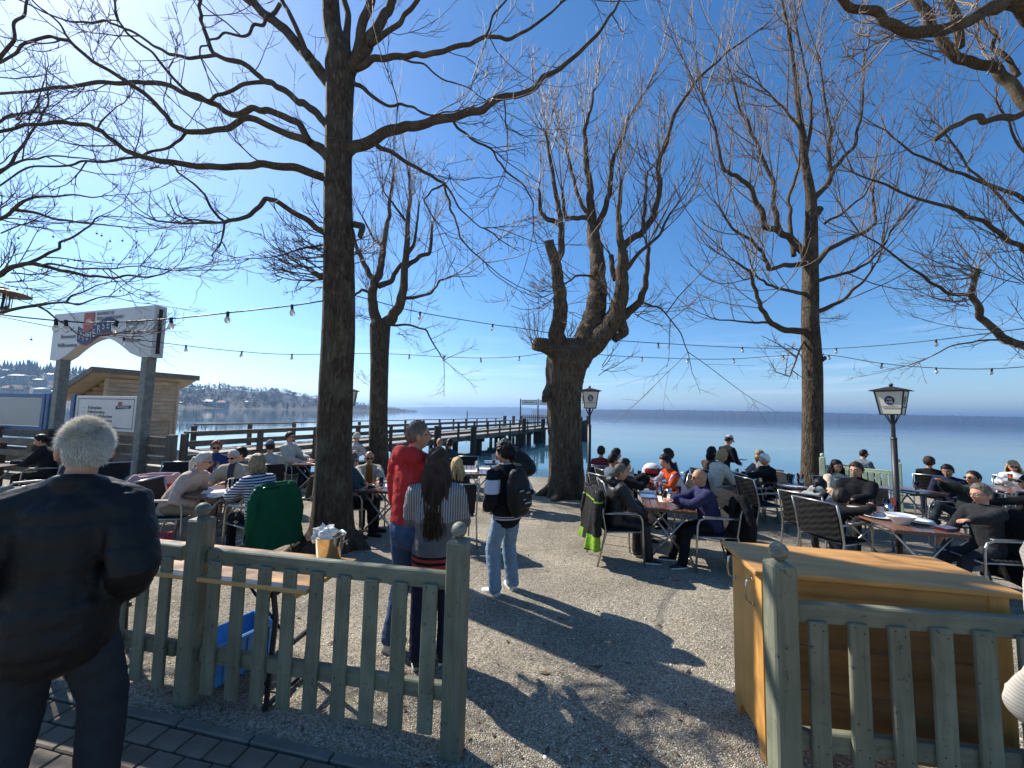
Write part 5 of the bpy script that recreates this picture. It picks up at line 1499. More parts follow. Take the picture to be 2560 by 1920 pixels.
# ------------------------------------------------------------------ lamp posts
def lamp(label, x, y, rz, hz=1.97):
    root = empty('lamp_post', (x, y, gz(x, y)), rz, label, 'lamp post', 'beer garden lanterns')
    dz_ = hz - gz(x, y)
    m = MAT['black_metal']
    mb = MB(); mb.tube([(0, 0, -.2), (0, 0, dz_ - .32)], .034, 12); mb.build('pole', m, root, smooth=True)
    mb = MB(); mb.tube([(0, 0, dz_ - .33), (0, 0, dz_)], .024, 12); mb.lathe((0, 0, dz_ - .34), [(.036, 0), (.04, .01), (.03, .03)], 12); mb.build('neck', m, root)
    for k in range(4):
        a = k * math.pi / 2 + math.pi / 4
        mb = MB(); mb.tube([(.026 * math.cos(a), .026 * math.sin(a), dz_ - .12), (.09 * math.cos(a), .09 * math.sin(a), dz_ - .005)], .006, 6); mb.build('stay', m, root)
    b0, b1, h = .105, .148, .325
    mb = MB(); mb.box((0, 0, dz_ + .006), (2 * b0 + .02, 2 * b0 + .02, .014)); mb.build('base_plate', m, root)
    for k in range(4):
        R = Matrix.Rotation(k * math.pi / 2, 4, 'Z')
        pane = [R @ Vector(q) for q in ((-b0 + .008, -b0, dz_ + .014), (b0 - .008, -b0, dz_ + .014), (b1 - .008, -b1, dz_ + h), (-b1 + .008, -b1, dz_ + h))]
        mb = MB(); mb.prism(pane, (R @ Vector((0, .006, 0)))); pn = mb.build('pane', MAT['opal'], root)
        mb = MB(); mb.tube([R @ Vector((-b0, -b0, dz_ + .01)), R @ Vector((-b1, -b1, dz_ + h))], .009, 6); mb.build('corner_bar', m, root)
        for z, bb in ((dz_ + h, b1),):
            mb = MB(); mb.beam(R @ Vector((-bb, -bb, z)), R @ Vector((bb, -bb, z)), .014, .014); mb.build('top_bar', m, root)
        tl = math.atan2(b1 - b0, h - .014)
        fr = Matrix.Translation(R @ Vector((0, -(b0 + b1) / 2 - .0035, dz_ + h * .5))) @ R @ Matrix.Rotation(math.pi / 2 + tl, 4, 'X')
        mb = MB(); pts = [fr @ Vector((.052 * math.cos(t), .062 * math.sin(t) + .035, .0)) for t in np.linspace(0, 6.283, 25)[:-1]]
        mb.add(pts, [tuple(range(24))]); mb.build('emblem', MAT['navy'], pn, fix=False)
        text('HB', .052, MAT['opal'], fr @ Matrix.Translation((0, .012, .002)), pn, 'CENTER')
        mb = MB()
        for q in range(5): mb.add([fr @ Vector(p) for p in ((-.026 + q * .0115, .052, .002), (-.020 + q * .0115, .052, .002), (-.023 + q * .0115, .074 + (.008 if q == 2 else 0), .002))], [(0, 1, 2)])
        mb.add([fr @ Vector(p) for p in ((-.028, .047, .002), (.028, .047, .002), (.028, .054, .002), (-.028, .054, .002))], [(0, 1, 2, 3)])
        mb.build('crown', MAT['opal'], pn, fix=False)
        text('HOFBRÄUHAUS', .024, MAT['ink'], fr @ Matrix.Translation((0, -.055, .002)), pn, 'CENTER')
    rb = .20
    mb = MB(); z = dz_ + h + .006
    mb.add([(-rb, -rb, z), (rb, -rb, z), (rb, rb, z), (-rb, rb, z), (-rb, -rb, z + .008), (rb, -rb, z + .008), (rb, rb, z + .008), (-rb, rb, z + .008), (-.03, -.03, z + .062), (.03, -.03, z + .062), (.03, .03, z + .062), (-.03, .03, z + .062)],
           [(3, 2, 1, 0), (0, 1, 5, 4), (1, 2, 6, 5), (2, 3, 7, 6), (3, 0, 4, 7), (4, 5, 9, 8), (5, 6, 10, 9), (6, 7, 11, 10), (7, 4, 8, 11), (8, 9, 10, 11)])
    rf = mb.build('roof', m, root)
    mb = MB(); mb.sphere((0, 0, z + .085), .024, 12, 8); mb.build('knob', m, rf, smooth=True)
c = P(2232, 1055, 5.35); lamp('black lamp post with white lantern behind the right hand dining table', c.x, c.y, .62)
c = G(1472, 1300); lamp('black lamp post with white lantern in front of the old pollard tree', c.x, c.y, -.08, 2.0)
c = P(874, 1000, 8.8); lamp('lamp post half hidden behind the big trunk left of centre', c.x, c.y, .3)
# round lantern at the left edge
def disc_lamp():
    Y = 6.2; c = P(-6, 745, Y)
    root = empty('garden_lantern', (c.x, c.y, gz(c.x, c.y)), 0, 'round topped lantern cut off by the left edge of the picture', 'lamp post')
    g = gz(c.x, c.y); z0 = P(-6, 772, Y).z - g; z1 = P(-6, 733, Y).z - g
    mb = MB(); mb.tube([(0, 0, -.2), (0, 0, z0)], .035, 10); mb.build('pole', MAT['black_metal'], root, smooth=True)
    mb = MB(); mb.lathe((0, 0, z0), [(.15, 0), (.15, .012), (.14, .02)], 20); mb.build('base_plate', MAT['black_metal'], root)
    mb = MB(); mb.lathe((0, 0, z0 + .02), [(.13, 0), (.14, z1 - z0 - .03)], 20); mb.build('glass_drum', MAT['glass'], root, smooth=True)
    for k in range(8):
        a = k * math.pi / 4
        mb = MB(); mb.tube([(.145 * math.cos(a), .145 * math.sin(a), z0), (.155 * math.cos(a), .155 * math.sin(a), z1)], .006, 5); mb.build('bar', MAT['black_metal'], root)
    mb = MB(); mb.lathe((0, 0, z1), [(.36, -.01), (.36, .0), (.30, .03), (.12, .07), (.11, .10), (.04, .12)], 28); mb.build('hood', mat('hood_wood', (.23, .16, .10), .6, .2, 9, .2, 60), root, smooth=True)
disc_lamp()

# ------------------------------------------------------------------ string lights
sk = MB(); sk.tube([(0, 0, .012), (0, 0, -.045)], .0145, 10); SOCK = sk.mesh('socket', MAT['cable'], True)
gl = MB(); gl.lathe((0, 0, 0), [(.002, -.112), (.014, -.108), (.024, -.095), (.028, -.080), (.025, -.064), (.015, -.046), (.013, -.044)], 12); BULB = gl.mesh('bulb', MAT['bulb'], True)
def string_light(label, pts, bulbs, scale=1.0):
    ws = [P(*p) for p in pts]
    base = ws[0].copy()
    root = empty('string_light', base, 0, label, 'string light', 'festoon lights between the trees')
    fine, _ = catmull(ws, [0] * len(ws), 10)
    mb = MB(); mb.tube([p - base for p in fine], .0085 * scale, 6); mb.build('cable', MAT['cable'], root, smooth=True)
    # nearest cable point under each bulb pixel
    def proj(p):
        q = R_CAM.transposed() @ (p - Vector((0, 0, CAM_Z))); return 1280 + FPX * q.x / -q.z
    fp = [(proj(p), p) for p in fine]
    for bx in bulbs:
        p = None
        for i in range(len(fp) - 1):
            if (fp[i][0] - bx) * (fp[i + 1][0] - bx) <= 0:
                t = (bx - fp[i][0]) / (fp[i + 1][0] - fp[i][0] + 1e-9); p = fp[i][1].lerp(fp[i + 1][1], t); break
        if p is None: continue
        s = link('socket', SOCK, root, p - base, (rng.uniform(-.15, .15), rng.uniform(-.15, .15), 0)); s.scale = (scale * 1.25,) * 3
        link('bulb', BULB, s)
string_light('festoon cable with bulbs crossing the white arch sign to the big trunk', [(-60, 778, 4.4), (55, 793, 4.5), (206, 806, 4.6), (295, 805, 4.7), (435, 796, 4.8), (570, 782, 4.9), (730, 764, 5.05), (808, 752, 5.1)], (140, 165, 292, 428, 570, 730))
string_light('festoon cable with bulbs from the big trunk to the old pollard', [(884, 738, 5.4), (947, 755, 6.0), (1050, 781, 6.9), (1229, 811, 8.0), (1300, 820, 8.4), (1372, 832, 8.6)], (1050, 1232))
string_light('festoon cable with bulbs from the old pollard to the straight right tree', [(1440, 846, 8.6), (1525, 850, 9.0), (1645, 858, 9.4), (1856, 869, 10.1), (2012, 872, 10.5)], (1645, 1856))
string_light('festoon cable with bulbs from the straight right tree to the right edge', [(2045, 873, 10.5), (2091, 871, 9.8), (2210, 863, 8.8), (2340, 850, 7.8), (2449, 836, 7.2), (2600, 816, 6.6)], (2091, 2340), 1.0)
string_light('lower festoon cable with small bulbs running from the arch past the slim tree', [(-60, 780, 6.5), (0, 791, 6.7), (137, 818, 7.0), (298, 843, 7.6), (480, 866, 8.4), (605, 879, 8.9), (730, 886, 9.4), (950, 884, 10.8), (1110, 892, 11.0), (1202, 895, 11.1), (1300, 891, 11.2), (1400, 876, 11.2)], (310, 465, 605, 730, 1023, 1110, 1202, 1299))
string_light('lower festoon cable with small bulbs over the lake at right', [(1400, 876, 11.2), (1531, 889, 11.0), (1715, 897, 11.0), (1834, 897, 10.9), (1959, 889, 10.8), (2074, 888, 10.7), (2200, 908, 9.8), (2340, 920, 9.0), (2480, 922, 8.6), (2620, 912, 8.2)], (1397, 1605, 1720, 1834, 1959, 2072, 2205, 2340, 2480))
mb = MB(); mb.sphere((0, 0, 0), .06, 10, 8, (1, .8, 1.3)); mb.sphere((.07, 0, .03), .045, 10, 8, (1, .8, 1.4)); mb.tube([(0, 0, .06), (.04, 0, .16)], .01, 6)
c = P(2056, 898, 10.45); sp_ = mb.build('cable_bundle', MAT['cable'], loc=c, smooth=True); tag(sp_, 'black bundle of cable hanging on the straight right tree', 'cable')

# ------------------------------------------------------------------ chairs
def chair_proto():
    root = empty('garden_chair', (0, 0, 0))
    m, wk = MAT['alu'], MAT['wicker']
    mb = MB(); mb.box((0, .0, .435), (.47, .45, .022), bev=.008)
    for i in range(9): mb.box((0, -.20 + i * .05, .448), (.46, .018, .008))
    mb.build('seat', wk, root)
    # woven back, slightly dished, with slanting ribs
    mb = MB()
    NX, NZ = 8, 12
    V, F = [], []
    for side in (0, 1):
        for j in range(NZ + 1):
            z = .47 + .43 * j / NZ
            for i in range(NX + 1):
                x = -.235 + .47 * i / NX
                y = -.215 - .10 * (j / NZ) - .02 * (1 - (x / .235) ** 2) - (.016 if side else 0)
                y += (.0022 if (j + i // 2) % 2 else -.0022) * (1 if not side else -1)
                V.append((x, y, z))
    n = (NX + 1) * (NZ + 1)
    for j in range(NZ):
        for i in range(NX):
            a = j * (NX + 1) + i
            F.append((a, a + 1, a + NX + 2, a + NX + 1)); F.append((n + a, n + a + NX + 1, n + a + NX + 2, n + a + 1))
    for i in range(NX): F.append((i, n + i, n + i + 1, i + 1)); b = NZ * (NX + 1) + i; F.append((b, b + 1, n + b + 1, n + b))
    for j in range(NZ): a = j * (NX + 1); F.append((a, a + NX + 1, n + a + NX + 1, n + a)); b = a + NX; F.append((b, n + b, n + b + NX + 1, b + NX + 1))
    mb.add(V, F); mb.build('backrest', wk, root, fix=False)
    for s in (-1, 1):
        x = s * .262
        mb = MB(); mb.tube([(x, -.33, 0), (x, -.265, .25), (x, -.225, .45), (x, -.27, .70), (x, -.325, .905)], .0125, 7); mb.build('rear_leg', m, root, smooth=True)
        mb = MB(); mb.tube([(x, .275, 0), (x, .262, .30), (x, .25, .565), (x, .225, .63), (x, .16, .655), (x, -.10, .66), (x, -.262, .655)], .0125, 7); mb.build('front_leg', m, root, smooth=True)
        mb = MB(); mb.box((x, .03, .672), (.048, .30, .014), bev=.006); mb.build('armrest', m, root)
        mb = MB(); mb.tube([(x, -.235, .43), (x, .258, .43)], .010, 6); mb.build('seat_rail', m, root, smooth=True)
    mb = MB(); mb.tube([(-.262, -.325, .902), (.262, -.325, .902)], .0125, 7); mb.build('top_rail', m, root, smooth=True)
    mb = MB(); mb.tube([(-.262, .258, .425), (.262, .258, .425)], .010, 6); mb.build('front_rail', m, root, smooth=True)
    return root
CHAIR0 = [chair_proto(), False]
def chair(x, y, face, label, seat_z=None):
    if not CHAIR0[1]: c = CHAIR0[0]; CHAIR0[1] = True
    else: c = copy_tree(CHAIR0[0])
    c.location = (x, y, gz(x, y)); c.rotation_euler = (0, 0, math.atan2(-face[0], face[1]))
    return tag(c, label, 'chair', 'woven garden chairs at the tables')

# ------------------------------------------------------------------ tables
TABLES = {}
TPROTO = {}
def table(key, x, y, rz, w_, l_, label, z=None):
    if (w_, l_) not in TPROTO:
        root = empty('folding_table', (0, 0, 0))
        n = max(5, round(w_ / .115)); sw = w_ / n
        mb = MB(); mb.box((0, 0, 0), (sw - .007, l_, .022), bev=.004); sm = mb.mesh('slat', MAT['tabletop'])
        for i in range(n): link('slat', sm, root, (-w_ / 2 + (i + .5) * sw, 0, .729))
        for y_ in (-l_ / 2 + .05, l_ / 2 - .05):
            mb = MB(); mb.box((0, y_, .706), (w_ - .02, .04, .022)); mb.build('cross_bar', MAT['tablerim'], root)
        yy = l_ / 2 - .14
        for s in (-1, 1):
            for t in (-1, 1):
                mb = MB(); o = s * yy + t * .014
                mb.tube([(-t * (w_ / 2 - .06), o, .70), (t * (w_ / 2 - .03), o, .012)], .0135, 7); mb.build('leg', MAT['alu'], root, smooth=True)
        for t in (-1, 1):
            for z_, f in ((.05, .94), (.66, -.86)):
                mb = MB(); mb.tube([(t * (w_ / 2 - .04) * f, -yy, z_), (t * (w_ / 2 - .04) * f, yy, z_)], .009, 6); mb.build('stretcher', MAT['alu'], root, smooth=True)
        TPROTO[(w_, l_)] = [root, False]
    p = TPROTO[(w_, l_)]
    if not p[1]: t = p[0]; p[1] = True
    else: t = copy_tree(p[0])
    g = gz(x, y)
    t.location = (x, y, g); t.rotation_euler = (0, 0, rz)
    TABLES[key] = (x, y, g + .741, rz)
    return tag(t, label, 'table', 'brown slatted folding tables')
def on(key, dx, dy):
    x, y, z, rz = TABLES[key]
    c, s = math.cos(rz), math.sin(rz)
    return Vector((x + c * dx - s * dy, y + s * dx + c * dy, z))
# things for the tables
def _lathe_me(name, prof, m, sides=18, smooth=True):
    mb = MB(); mb.lathe((0, 0, 0), prof, sides); return mb.mesh(name, m, smooth, fix=False)
GL_T = _lathe_me('glass', [(.028, 0), (.030, .004), (.036, .15), (.034, .15), (.028, .010), (.001, .010)], MAT['glass'])
LIQ = {k: _lathe_me('drink', [(.0275, .011), (.0325, .105), (.0005, .106)], MAT[k]) for k in ('cola', 'beer', 'aperol')}
ASH = _lathe_me('ashtray', [(.05, 0), (.055, .004), (.055, .035), (.045, .035), (.04, .012), (.001, .012)], MAT['black_metal'])
PLATE = _lathe_me('plate', [(.07, 0), (.08, .004), (.13, .018), (.13, .021), (.075, .010), (.001, .009)], MAT['ceramic'], 28)
BOWL = _lathe_me('bowl', [(.055, 0), (.06, .004), (.115, .075), (.135, .10), (.131, .10), (.105, .07), (.05, .012), (.001, .010)], MAT['ceramic'], 28)
CAN = _lathe_me('canister', [(.045, 0), (.048, .003), (.048, .12), (.045, .12), (.044, .01), (.001, .01)], MAT['steel'])
def glass_of(p, drink, label):
    r = empty('drinking_glass', p, rng.random() * 6, label, 'glass', 'glasses on the tables'); link('glass', GL_T, r)
    if drink: link('drink', LIQ[drink], r)
def cutlery(p, label, red=True):
    r = empty('cutlery_pot', p, rng.random() * 6, label, 'cutlery pot', 'steel cutlery pots on the tables'); link('pot', CAN, r)
    for k in range(7):
        a = rng.random() * 6.28; q = Vector((.025 * math.cos(a), .025 * math.sin(a), .02)); e = q + Vector((.035 * math.cos(a), .035 * math.sin(a), .16 + rng.uniform(-.02, .03)))
        mb = MB()
        if k < 3: mb.box((q + e) / 2 + Vector((0, 0, .02)), (.035, .012, .16), rz=a); mb.build('napkin', MAT['napkin_red'] if red else MAT['paper'], r)
        else: mb.beam(q, e, .012, .004); mb.build('knife', MAT['steel'], r)
def flat(name, p, w_, l_, h, m, rz, label, cat):
    mb = MB(); mb.box((0, 0, h / 2), (w_, l_, h)); o = mb.build(name, m, loc=p); o.rotation_euler = (0, 0, rz); return tag(o, label, cat)
def lathe_thing(name, me, p, label, cat, sc=1.0):
    o = link(name, me, None, p); o.scale = (sc,) * 3; return tag(o, label, cat)
# ------------------------------------------------------------------ people: posed figures, clothes grown over them
def cloth(name, col, rough=.9, var=.14, bump=.35, bs=220, vs=14, fold=.32):
    m = mat(name, col, rough, var, vs, bump, bs, spec=.2, bdist=.003)
    return creases(m, fold)
def creases(m, fold=.6, scale=11.0, dist=.022):
    """soft wrinkles in the weave, on top of the modelled folds"""
    t = m.node_tree; p = t.nodes['Principled BSDF']
    tc = t.nodes.new('ShaderNodeTexCoord'); mp = t.nodes.new('ShaderNodeMapping'); mp.inputs['Scale'].default_value = (1, 1, 1.7); mp.inputs['Rotation'].default_value = (.5, .3, .2)
    n = t.nodes.new('ShaderNodeTexNoise'); n.inputs['Scale'].default_value = scale; n.inputs['Detail'].default_value = 2.5; n.inputs['Distortion'].default_value = 1.6
    t.links.new(tc.outputs['Object'], mp.inputs['Vector']); t.links.new(mp.outputs['Vector'], n.inputs['Vector'])
    b = t.nodes.new('ShaderNodeBump'); b.inputs['Strength'].default_value = fold; b.inputs['Distance'].default_value = dist
    t.links.new(n.outputs['Fac'], b.inputs['Height'])
    if p.inputs['Normal'].links: t.links.new(p.inputs['Normal'].links[0].from_socket, b.inputs['Normal'])
    t.links.new(b.outputs['Normal'], p.inputs['Normal'])
    return m
def skinmat(name, col):
    m = mat(name, col, .5, .10, 25, .12, 200, spec=.35, bdist=.001)
    p = m.node_tree.nodes['Principled BSDF']
    p.inputs['Subsurface Weight'].default_value = .12
    p.inputs['Subsurface Radius'].default_value = (.012, .005, .003)
    p.inputs['Subsurface Scale'].default_value = .5
    return m
SK = {'a': skinmat('skin_fair', (.58, .31, .21)), 'b': skinmat('skin_tan', (.48, .245, .15)), 'c': skinmat('skin_olive', (.38, .215, .135))}
LIP = mat('lips', (.36, .13, .11), .4, .1, 30, 0)
EYEW = mat('eye_white', (.62, .60, .57), .2, .05, 30, 0)
EYED = mat('eye_dark', (.02, .015, .012), .1, .05, 30, 0)
HAIR = {}
def hairmat(k, c, v=.35):
    v = .10 if k in ('white', 'silver') else v
    m = mat('hair_' + k, c, .55, v, 60, .5, 160, stretch=(1, 1, .25), spec=.25, bdist=.003)
    t = m.node_tree; p = t.nodes['Principled BSDF']; cur = p.inputs['Base Color'].links[0].from_socket
    g = t.nodes.new('ShaderNodeNewGeometry'); mr = t.nodes.new('ShaderNodeMapRange'); mr.inputs['To Min'].default_value = .82 if k in ('white', 'silver') else .62; mr.inputs['To Max'].default_value = 1.08 if k in ('white', 'silver') else 1.35
    hv_ = t.nodes.new('ShaderNodeHueSaturation'); t.links.new(g.outputs['Random Per Island'], mr.inputs['Value']); t.links.new(mr.outputs[0], hv_.inputs['Value']); t.links.new(cur, hv_.inputs['Color']); t.links.new(hv_.outputs['Color'], p.inputs['Base Color'])
    HAIR[k] = m
for k, c in (('white', (.90, .86, .80)), ('grey', (.33, .32, .31)), ('greybrown', (.13, .105, .085)), ('brown', (.034, .018, .011)), ('dark', (.016, .011, .009)), ('black', (.008, .007, .008)), ('blonde', (.40, .27, .13)), ('ash', (.27, .20, .125)), ('red', (.20, .085, .035)), ('silver', (.52, .50, .46))): hairmat(k, c)

_ico = {}
def ico(n):
    if n not in _ico:
        bm = bmesh.new(); bmesh.ops.create_icosphere(bm, subdivisions=n, radius=1)
        bm.verts.index_update()
        _ico[n] = (np.array([v.co[:] for v in bm.verts]), np.array([[v.index for v in f.verts] for f in bm.faces])); bm.free()
    return _ico[n]
def gs(x, s): return np.exp(-(x / s) ** 2)
def head_shape(n, fem=False):
    D, F = ico(n)
    x, y, z = D[:, 0], D[:, 1], D[:, 2]
    X, Y, Z = .074 * x, .096 * y, .117 * z
    zn = np.clip(-z, 0, 1); zp = np.clip(z, 0, 1)
    X = X * (1 - (.34 if fem else .28) * zn ** 1.5) * (1 + .03 * zp)
    Y = np.where(y < 0, Y * (1 - .42 * zn ** 1.3) * 1.04, Y * .96)
    fr = np.clip(y * 1.6, 0, 1)
    ax = np.abs(X)
    nh = np.interp(Z, [-.050, -.042, -.030, -.012, .012, .026], [0, .010, .027, .019, .006, 0])
    Y = Y + fr * nh * gs(X, np.interp(Z, [-.045, -.03, .02], [.016, .014, .009]))
    Y = Y - fr * .009 * gs(ax - .030, .014) * gs(Z - .003, .011)
    Y = Y + fr * .0045 * gs(Z - .025, .008) * gs(X, .055)
    Y = Y + fr * .004 * gs(ax - .042, .018) * gs(Z + .026, .02)
    Y = Y + fr * .006 * gs(X, .021) * (gs(Z + .061, .005) + 1.1 * gs(Z + .073, .006)) - fr * .003 * gs(X, .024) * gs(Z + .067, .0028)
    Y = Y + fr * .008 * gs(X, .022) * gs(Z + .098, .014)
    return np.stack([X, Y, Z], 1), F, D
def hair_mask(P_, style):
    X, Y, Z = P_[:, 0] / .074, P_[:, 1] / .096, P_[:, 2]
    th = np.degrees(np.arctan2(Y, np.abs(X) + 1e-6))
    hl = np.interp(th, [-90, -40, -12, 8, 25, 48, 90], [-.070, -.062, -.045, -.012, .030, .058, .066 if style != 'high' else .080])
    if style == 'fringe': hl = np.interp(th, [-90, -40, -12, 8, 25, 48, 90], [-.075, -.07, -.06, -.03, .01, .032, .036])
    if style == 'ring': hl = np.interp(th, [-90, -40, -12, 8, 25, 30, 90], [-.066, -.06, -.045, -.01, .02, .2, .2])
    m = np.clip((Z - hl) / .018, 0, 1)
    if style == 'ring': m = m * np.clip((.055 - Z) / .025, 0, 1)
    return m
def wav(Pn, f, ph=0.0):
    x, y, z = Pn[:, 0] * f, Pn[:, 1] * f, Pn[:, 2] * f
    return (np.sin(x * 1.0 + 1.7 * np.sin(y * .9 + ph) + ph) + np.sin(y * 1.3 + 1.3 * np.sin(z * 1.1 + 2 * ph)) + np.sin(z * 1.2 + 1.5 * np.sin(x * .8 + 3 * ph) + 1)) / 3

RQ = []     # figures waiting to be skinned
def queue(name, mb, voxel, smooth, mats, parent, folds=0.0, ff=26.0, post=None, m=0, quilt=0.0):
    RQ.append(dict(name=name, mb=mb, voxel=voxel, smooth=smooth, mats=mats, parent=parent, folds=folds, ff=ff, post=post, quilt=quilt))
def ik(a, c, l1, l2, pole):
    d = c - a; Ln = d.length
    L_ = min(Ln, (l1 + l2) * .995); dn = d / Ln
    x = (l1 * l1 - l2 * l2 + L_ * L_) / (2 * L_); h = math.sqrt(max(0, l1 * l1 - x * x))
    pv = Vector(pole); pv = pv - dn * pv.dot(dn); pv = pv.normalized()
    return a + dn * x + pv * h, a + dn * L_
def rounded(mb, pts, rad, sides, flat=None):
    """tube with rounded ends"""
    pts = [Vector(p) for p in pts]
    rad = [r if hasattr(r, '__len__') else (r, r) for r in rad]
    d0 = (pts[0] - pts[1]).normalized(); d1 = (pts[-1] - pts[-2]).normalized()
    k = lambda r, f: (r[0] * f, r[1] * f)
    r0, r1 = min(rad[0]), min(rad[-1])
    P2 = [pts[0] + d0 * r0 * .75, pts[0] + d0 * r0 * .45] + pts + [pts[-1] + d1 * r1 * .45, pts[-1] + d1 * r1 * .75]
    R2 = [k(rad[0], .35), k(rad[0], .8)] + rad + [k(rad[-1], .8), k(rad[-1], .35)]
    mb.tube(P2, R2, sides, True, flat=flat)
def hand(mb, w_, d, up, k, curl, side):
    """palm, four fingers and a thumb; d = pointing direction, up = back of the hand"""
    d = d.normalized(); up = (up - d * up.dot(d)).normalized(); rt = d.cross(up) * side
    rounded(mb, [w_ - d * .01 * k, w_ + d * .045 * k, w_ + d * .085 * k], [(.026 * k, .016 * k), (.038 * k, .015 * k), (.037 * k, .012 * k)], 8, flat=rt)
    for i, (o, ln) in enumerate(((-.028, .062), (-.010, .072), (.010, .068), (.027, .054))):
        b = w_ + d * .080 * k + rt * o * k
        d1 = (d - up * curl * .5).normalized(); d2 = (d - up * curl * 1.5).normalized(); d3 = (d - up * curl * 2.6).normalized()
        p1 = b + d1 * ln * .45 * k; p2 = p1 + d2 * ln * .32 * k; p3 = p2 + d3 * ln * .28 * k
        mb.tube([b - d * .02 * k, b, p1, p2, p3], [.0085 * k, .0088 * k, .0082 * k, .0074 * k, .005 * k], 6)
    tb = w_ + d * .022 * k - rt * .030 * k; td = (d * .75 - rt * .75 - up * .3).normalized()
    mb.tube([tb, tb + td * .03 * k, tb + (td + d * .5).normalized() * .055 * k], [.012 * k, .0105 * k, .007 * k], 6)

def add_np(mb, V, F, m):
    mb.add([tuple(p) for p in V], [tuple(int(i) for i in f) for f in F], m)

def person(label, head, face, sit=True, H=1.72, lean=4, side=0, twist=0, hy=0, hp=5, bw=1.0, belly=0.0, aL='lap', aR='lap', feet=None,
           top=None, sleeve=1.0, bulk=.016, hem=-.06, collar=.0, bottom=None, leg_w=1.0, shoes=None, skin='a', hair=('short', 'brown', .016), glasses=None, cap=None, beard=None,
           chair_label=None, near=False, fem=False, hood=False, at=None, seat=.455, crouch=0.0, folds=.006, pose_out=None, group=None, hs=1.0, hold=None, chair_off=(0, 0), Yd=None, slope=.066, quilt=0.0, neck_ring=False):
    if Yd is not None:                      # size the figure so that the head comes where it stands
        q = P(head[0], head[1], Yd); need = q.z - gz(q.x, q.y)
        for _ in range(12):
            kk = H / 1.75; l_ = math.radians(lean)
            pz_ = (seat + .085 * kk) if sit else (.93 - crouch) * kk
            up_z = .15 * math.cos(l_ * .8) + .375 * math.cos(l_ * 1.25)
            d2 = Vector((0, math.sin(l_ * 1.25) * .55, math.cos(l_ * 1.25) * .55 + .45)).normalized()
            cur = pz_ + kk * (up_z + .165 * d2.z) + .12 + .018 * kk * -math.sin(l_ * 1.25)
            H = min(1.98, max(1.15, H + (need - cur) * 1.4))
    k = H / 1.75
    sw = .88 if fem else 1.0
    V3 = Vector
    la = math.radians(lean); sa = math.radians(side)
    pz = (seat + .085 * k) if sit else (.93 - crouch) * k
    pel = V3((0, -.07 if sit else 0, pz))
    sd1 = V3((math.sin(sa * .7), math.sin(la * .8), math.cos(la * .8))).normalized()
    sd2 = V3((math.sin(sa * 1.2), math.sin(la * 1.25), math.cos(la * 1.25))).normalized()
    waist = pel + sd1 * .15 * k; chest = waist + sd2 * .20 * k; nb = chest + sd2 * .175 * k
    tw_ = math.radians(twist)
    Rv = V3((math.cos(tw_), math.sin(tw_), 0)); Rv = (Rv - sd2 * Rv.dot(sd2)).normalized()
    Fv = sd2.cross(Rv)                     # forward of the chest
    Fv = Fv if Fv.y > 0 else -Fv
    X = V3((1, 0, 0))
    shw = .178 * k * sw * (1 + (bw - 1) * .5)
    sh = {s: nb - sd2 * slope * k + Rv * (s * shw) for s in (-1, 1)}
    # arms
    la1, la2 = .285 * k, .255 * k
    el, wr, pal = {}, {}, {}
    for s, a in ((-1, aL), (1, aR)):
        pole = V3((s * .8, -.7, -.6))
        if a == 'lap': tg = V3((s * .10, .26, pz + .10))
        elif a == 'table': tg = V3((s * .13, .40, .79))
        elif a == 'hang': tg = sh[s] + V3((s * .07, .03, -.51 * k)); pole = V3((s * .2, -1, 0))
        elif a == 'pocket': tg = pel + V3((s * .19, .10, .04)); pole = V3((s * .55, -1, 0))
        elif a == 'arm': tg = V3((s * .27, .12, .70))
        else:
            tg = V3(a[:3])
            if len(a) > 3: pole = V3(a[3:6])
        el[s], wr[s] = ik(sh[s], tg, la1, la2, pole)
    # legs
    hip = {s: pel + V3((s * .088 * k, 0, -.02 * k)) for s in (-1, 1)}
    kn, an, fd = {}, {}, {}
    for i, s in enumerate((-1, 1)):
        if feet: f = feet[i]; tg = V3((f[0], f[1], .085 * k + (f[2] if len(f) > 2 else 0)))
        elif sit: tg = V3((s * .11, .34, .085 * k))
        else: tg = V3((s * .10 * k, 0, .085 * k))
        kn[s], an[s] = ik(hip[s], tg, .43 * k, .42 * k, V3((s * .12, 1, .9 if sit else .05)))
        fd[s] = V3((s * .22, 1, 0)).normalized()
    hc = nb + (sd2 * .55 + V3((0, 0, .45))).normalized() * .165 * k + Fv * .018 * k       # head centre
    Mh = Matrix.Translation(hc) @ Matrix.Rotation(math.atan2(Fv.x, Fv.y) * -1 + math.radians(hy), 4, 'Z') @ Matrix.Rotation(-math.radians(hp), 4, 'X') @ Matrix.Diagonal((k ** .35 * hs, k ** .35 * hs, k ** .35 * hs, 1))
    htop = hc.z + .12
    rz = math.atan2(-face[0], face[1])
    if at is None:
        tgt = G(head[0], head[1], htop) if Yd is None else P(head[0], head[1], Yd)
        R3 = Matrix.Rotation(rz, 3, 'Z')
        o = R3 @ V3((hc.x, hc.y, 0))
        base = V3((tgt.x - o.x, tgt.y - o.y, 0))
    else: base = V3((at[0], at[1], 0))
    base.z = gz(base.x, base.y)
    root = empty('person', base, rz, label, 'person', group)
    vox = .0125 if near else .021
    # ---- body
    mb = MB()
    b = bw * sw
    rounded(mb, [pel - sd1 * .07 * k, pel, waist, chest, nb - sd2 * .06 * k], [(.135 * k * b, .10 * k), (.15 * k * b, .108 * k), (.125 * k * b, .09 * k), (.145 * k * b, .10 * k), (.11 * k * b, .07 * k)], 14, flat=Rv)
    neck_r = .050 * k * (.9 if fem else 1.05)
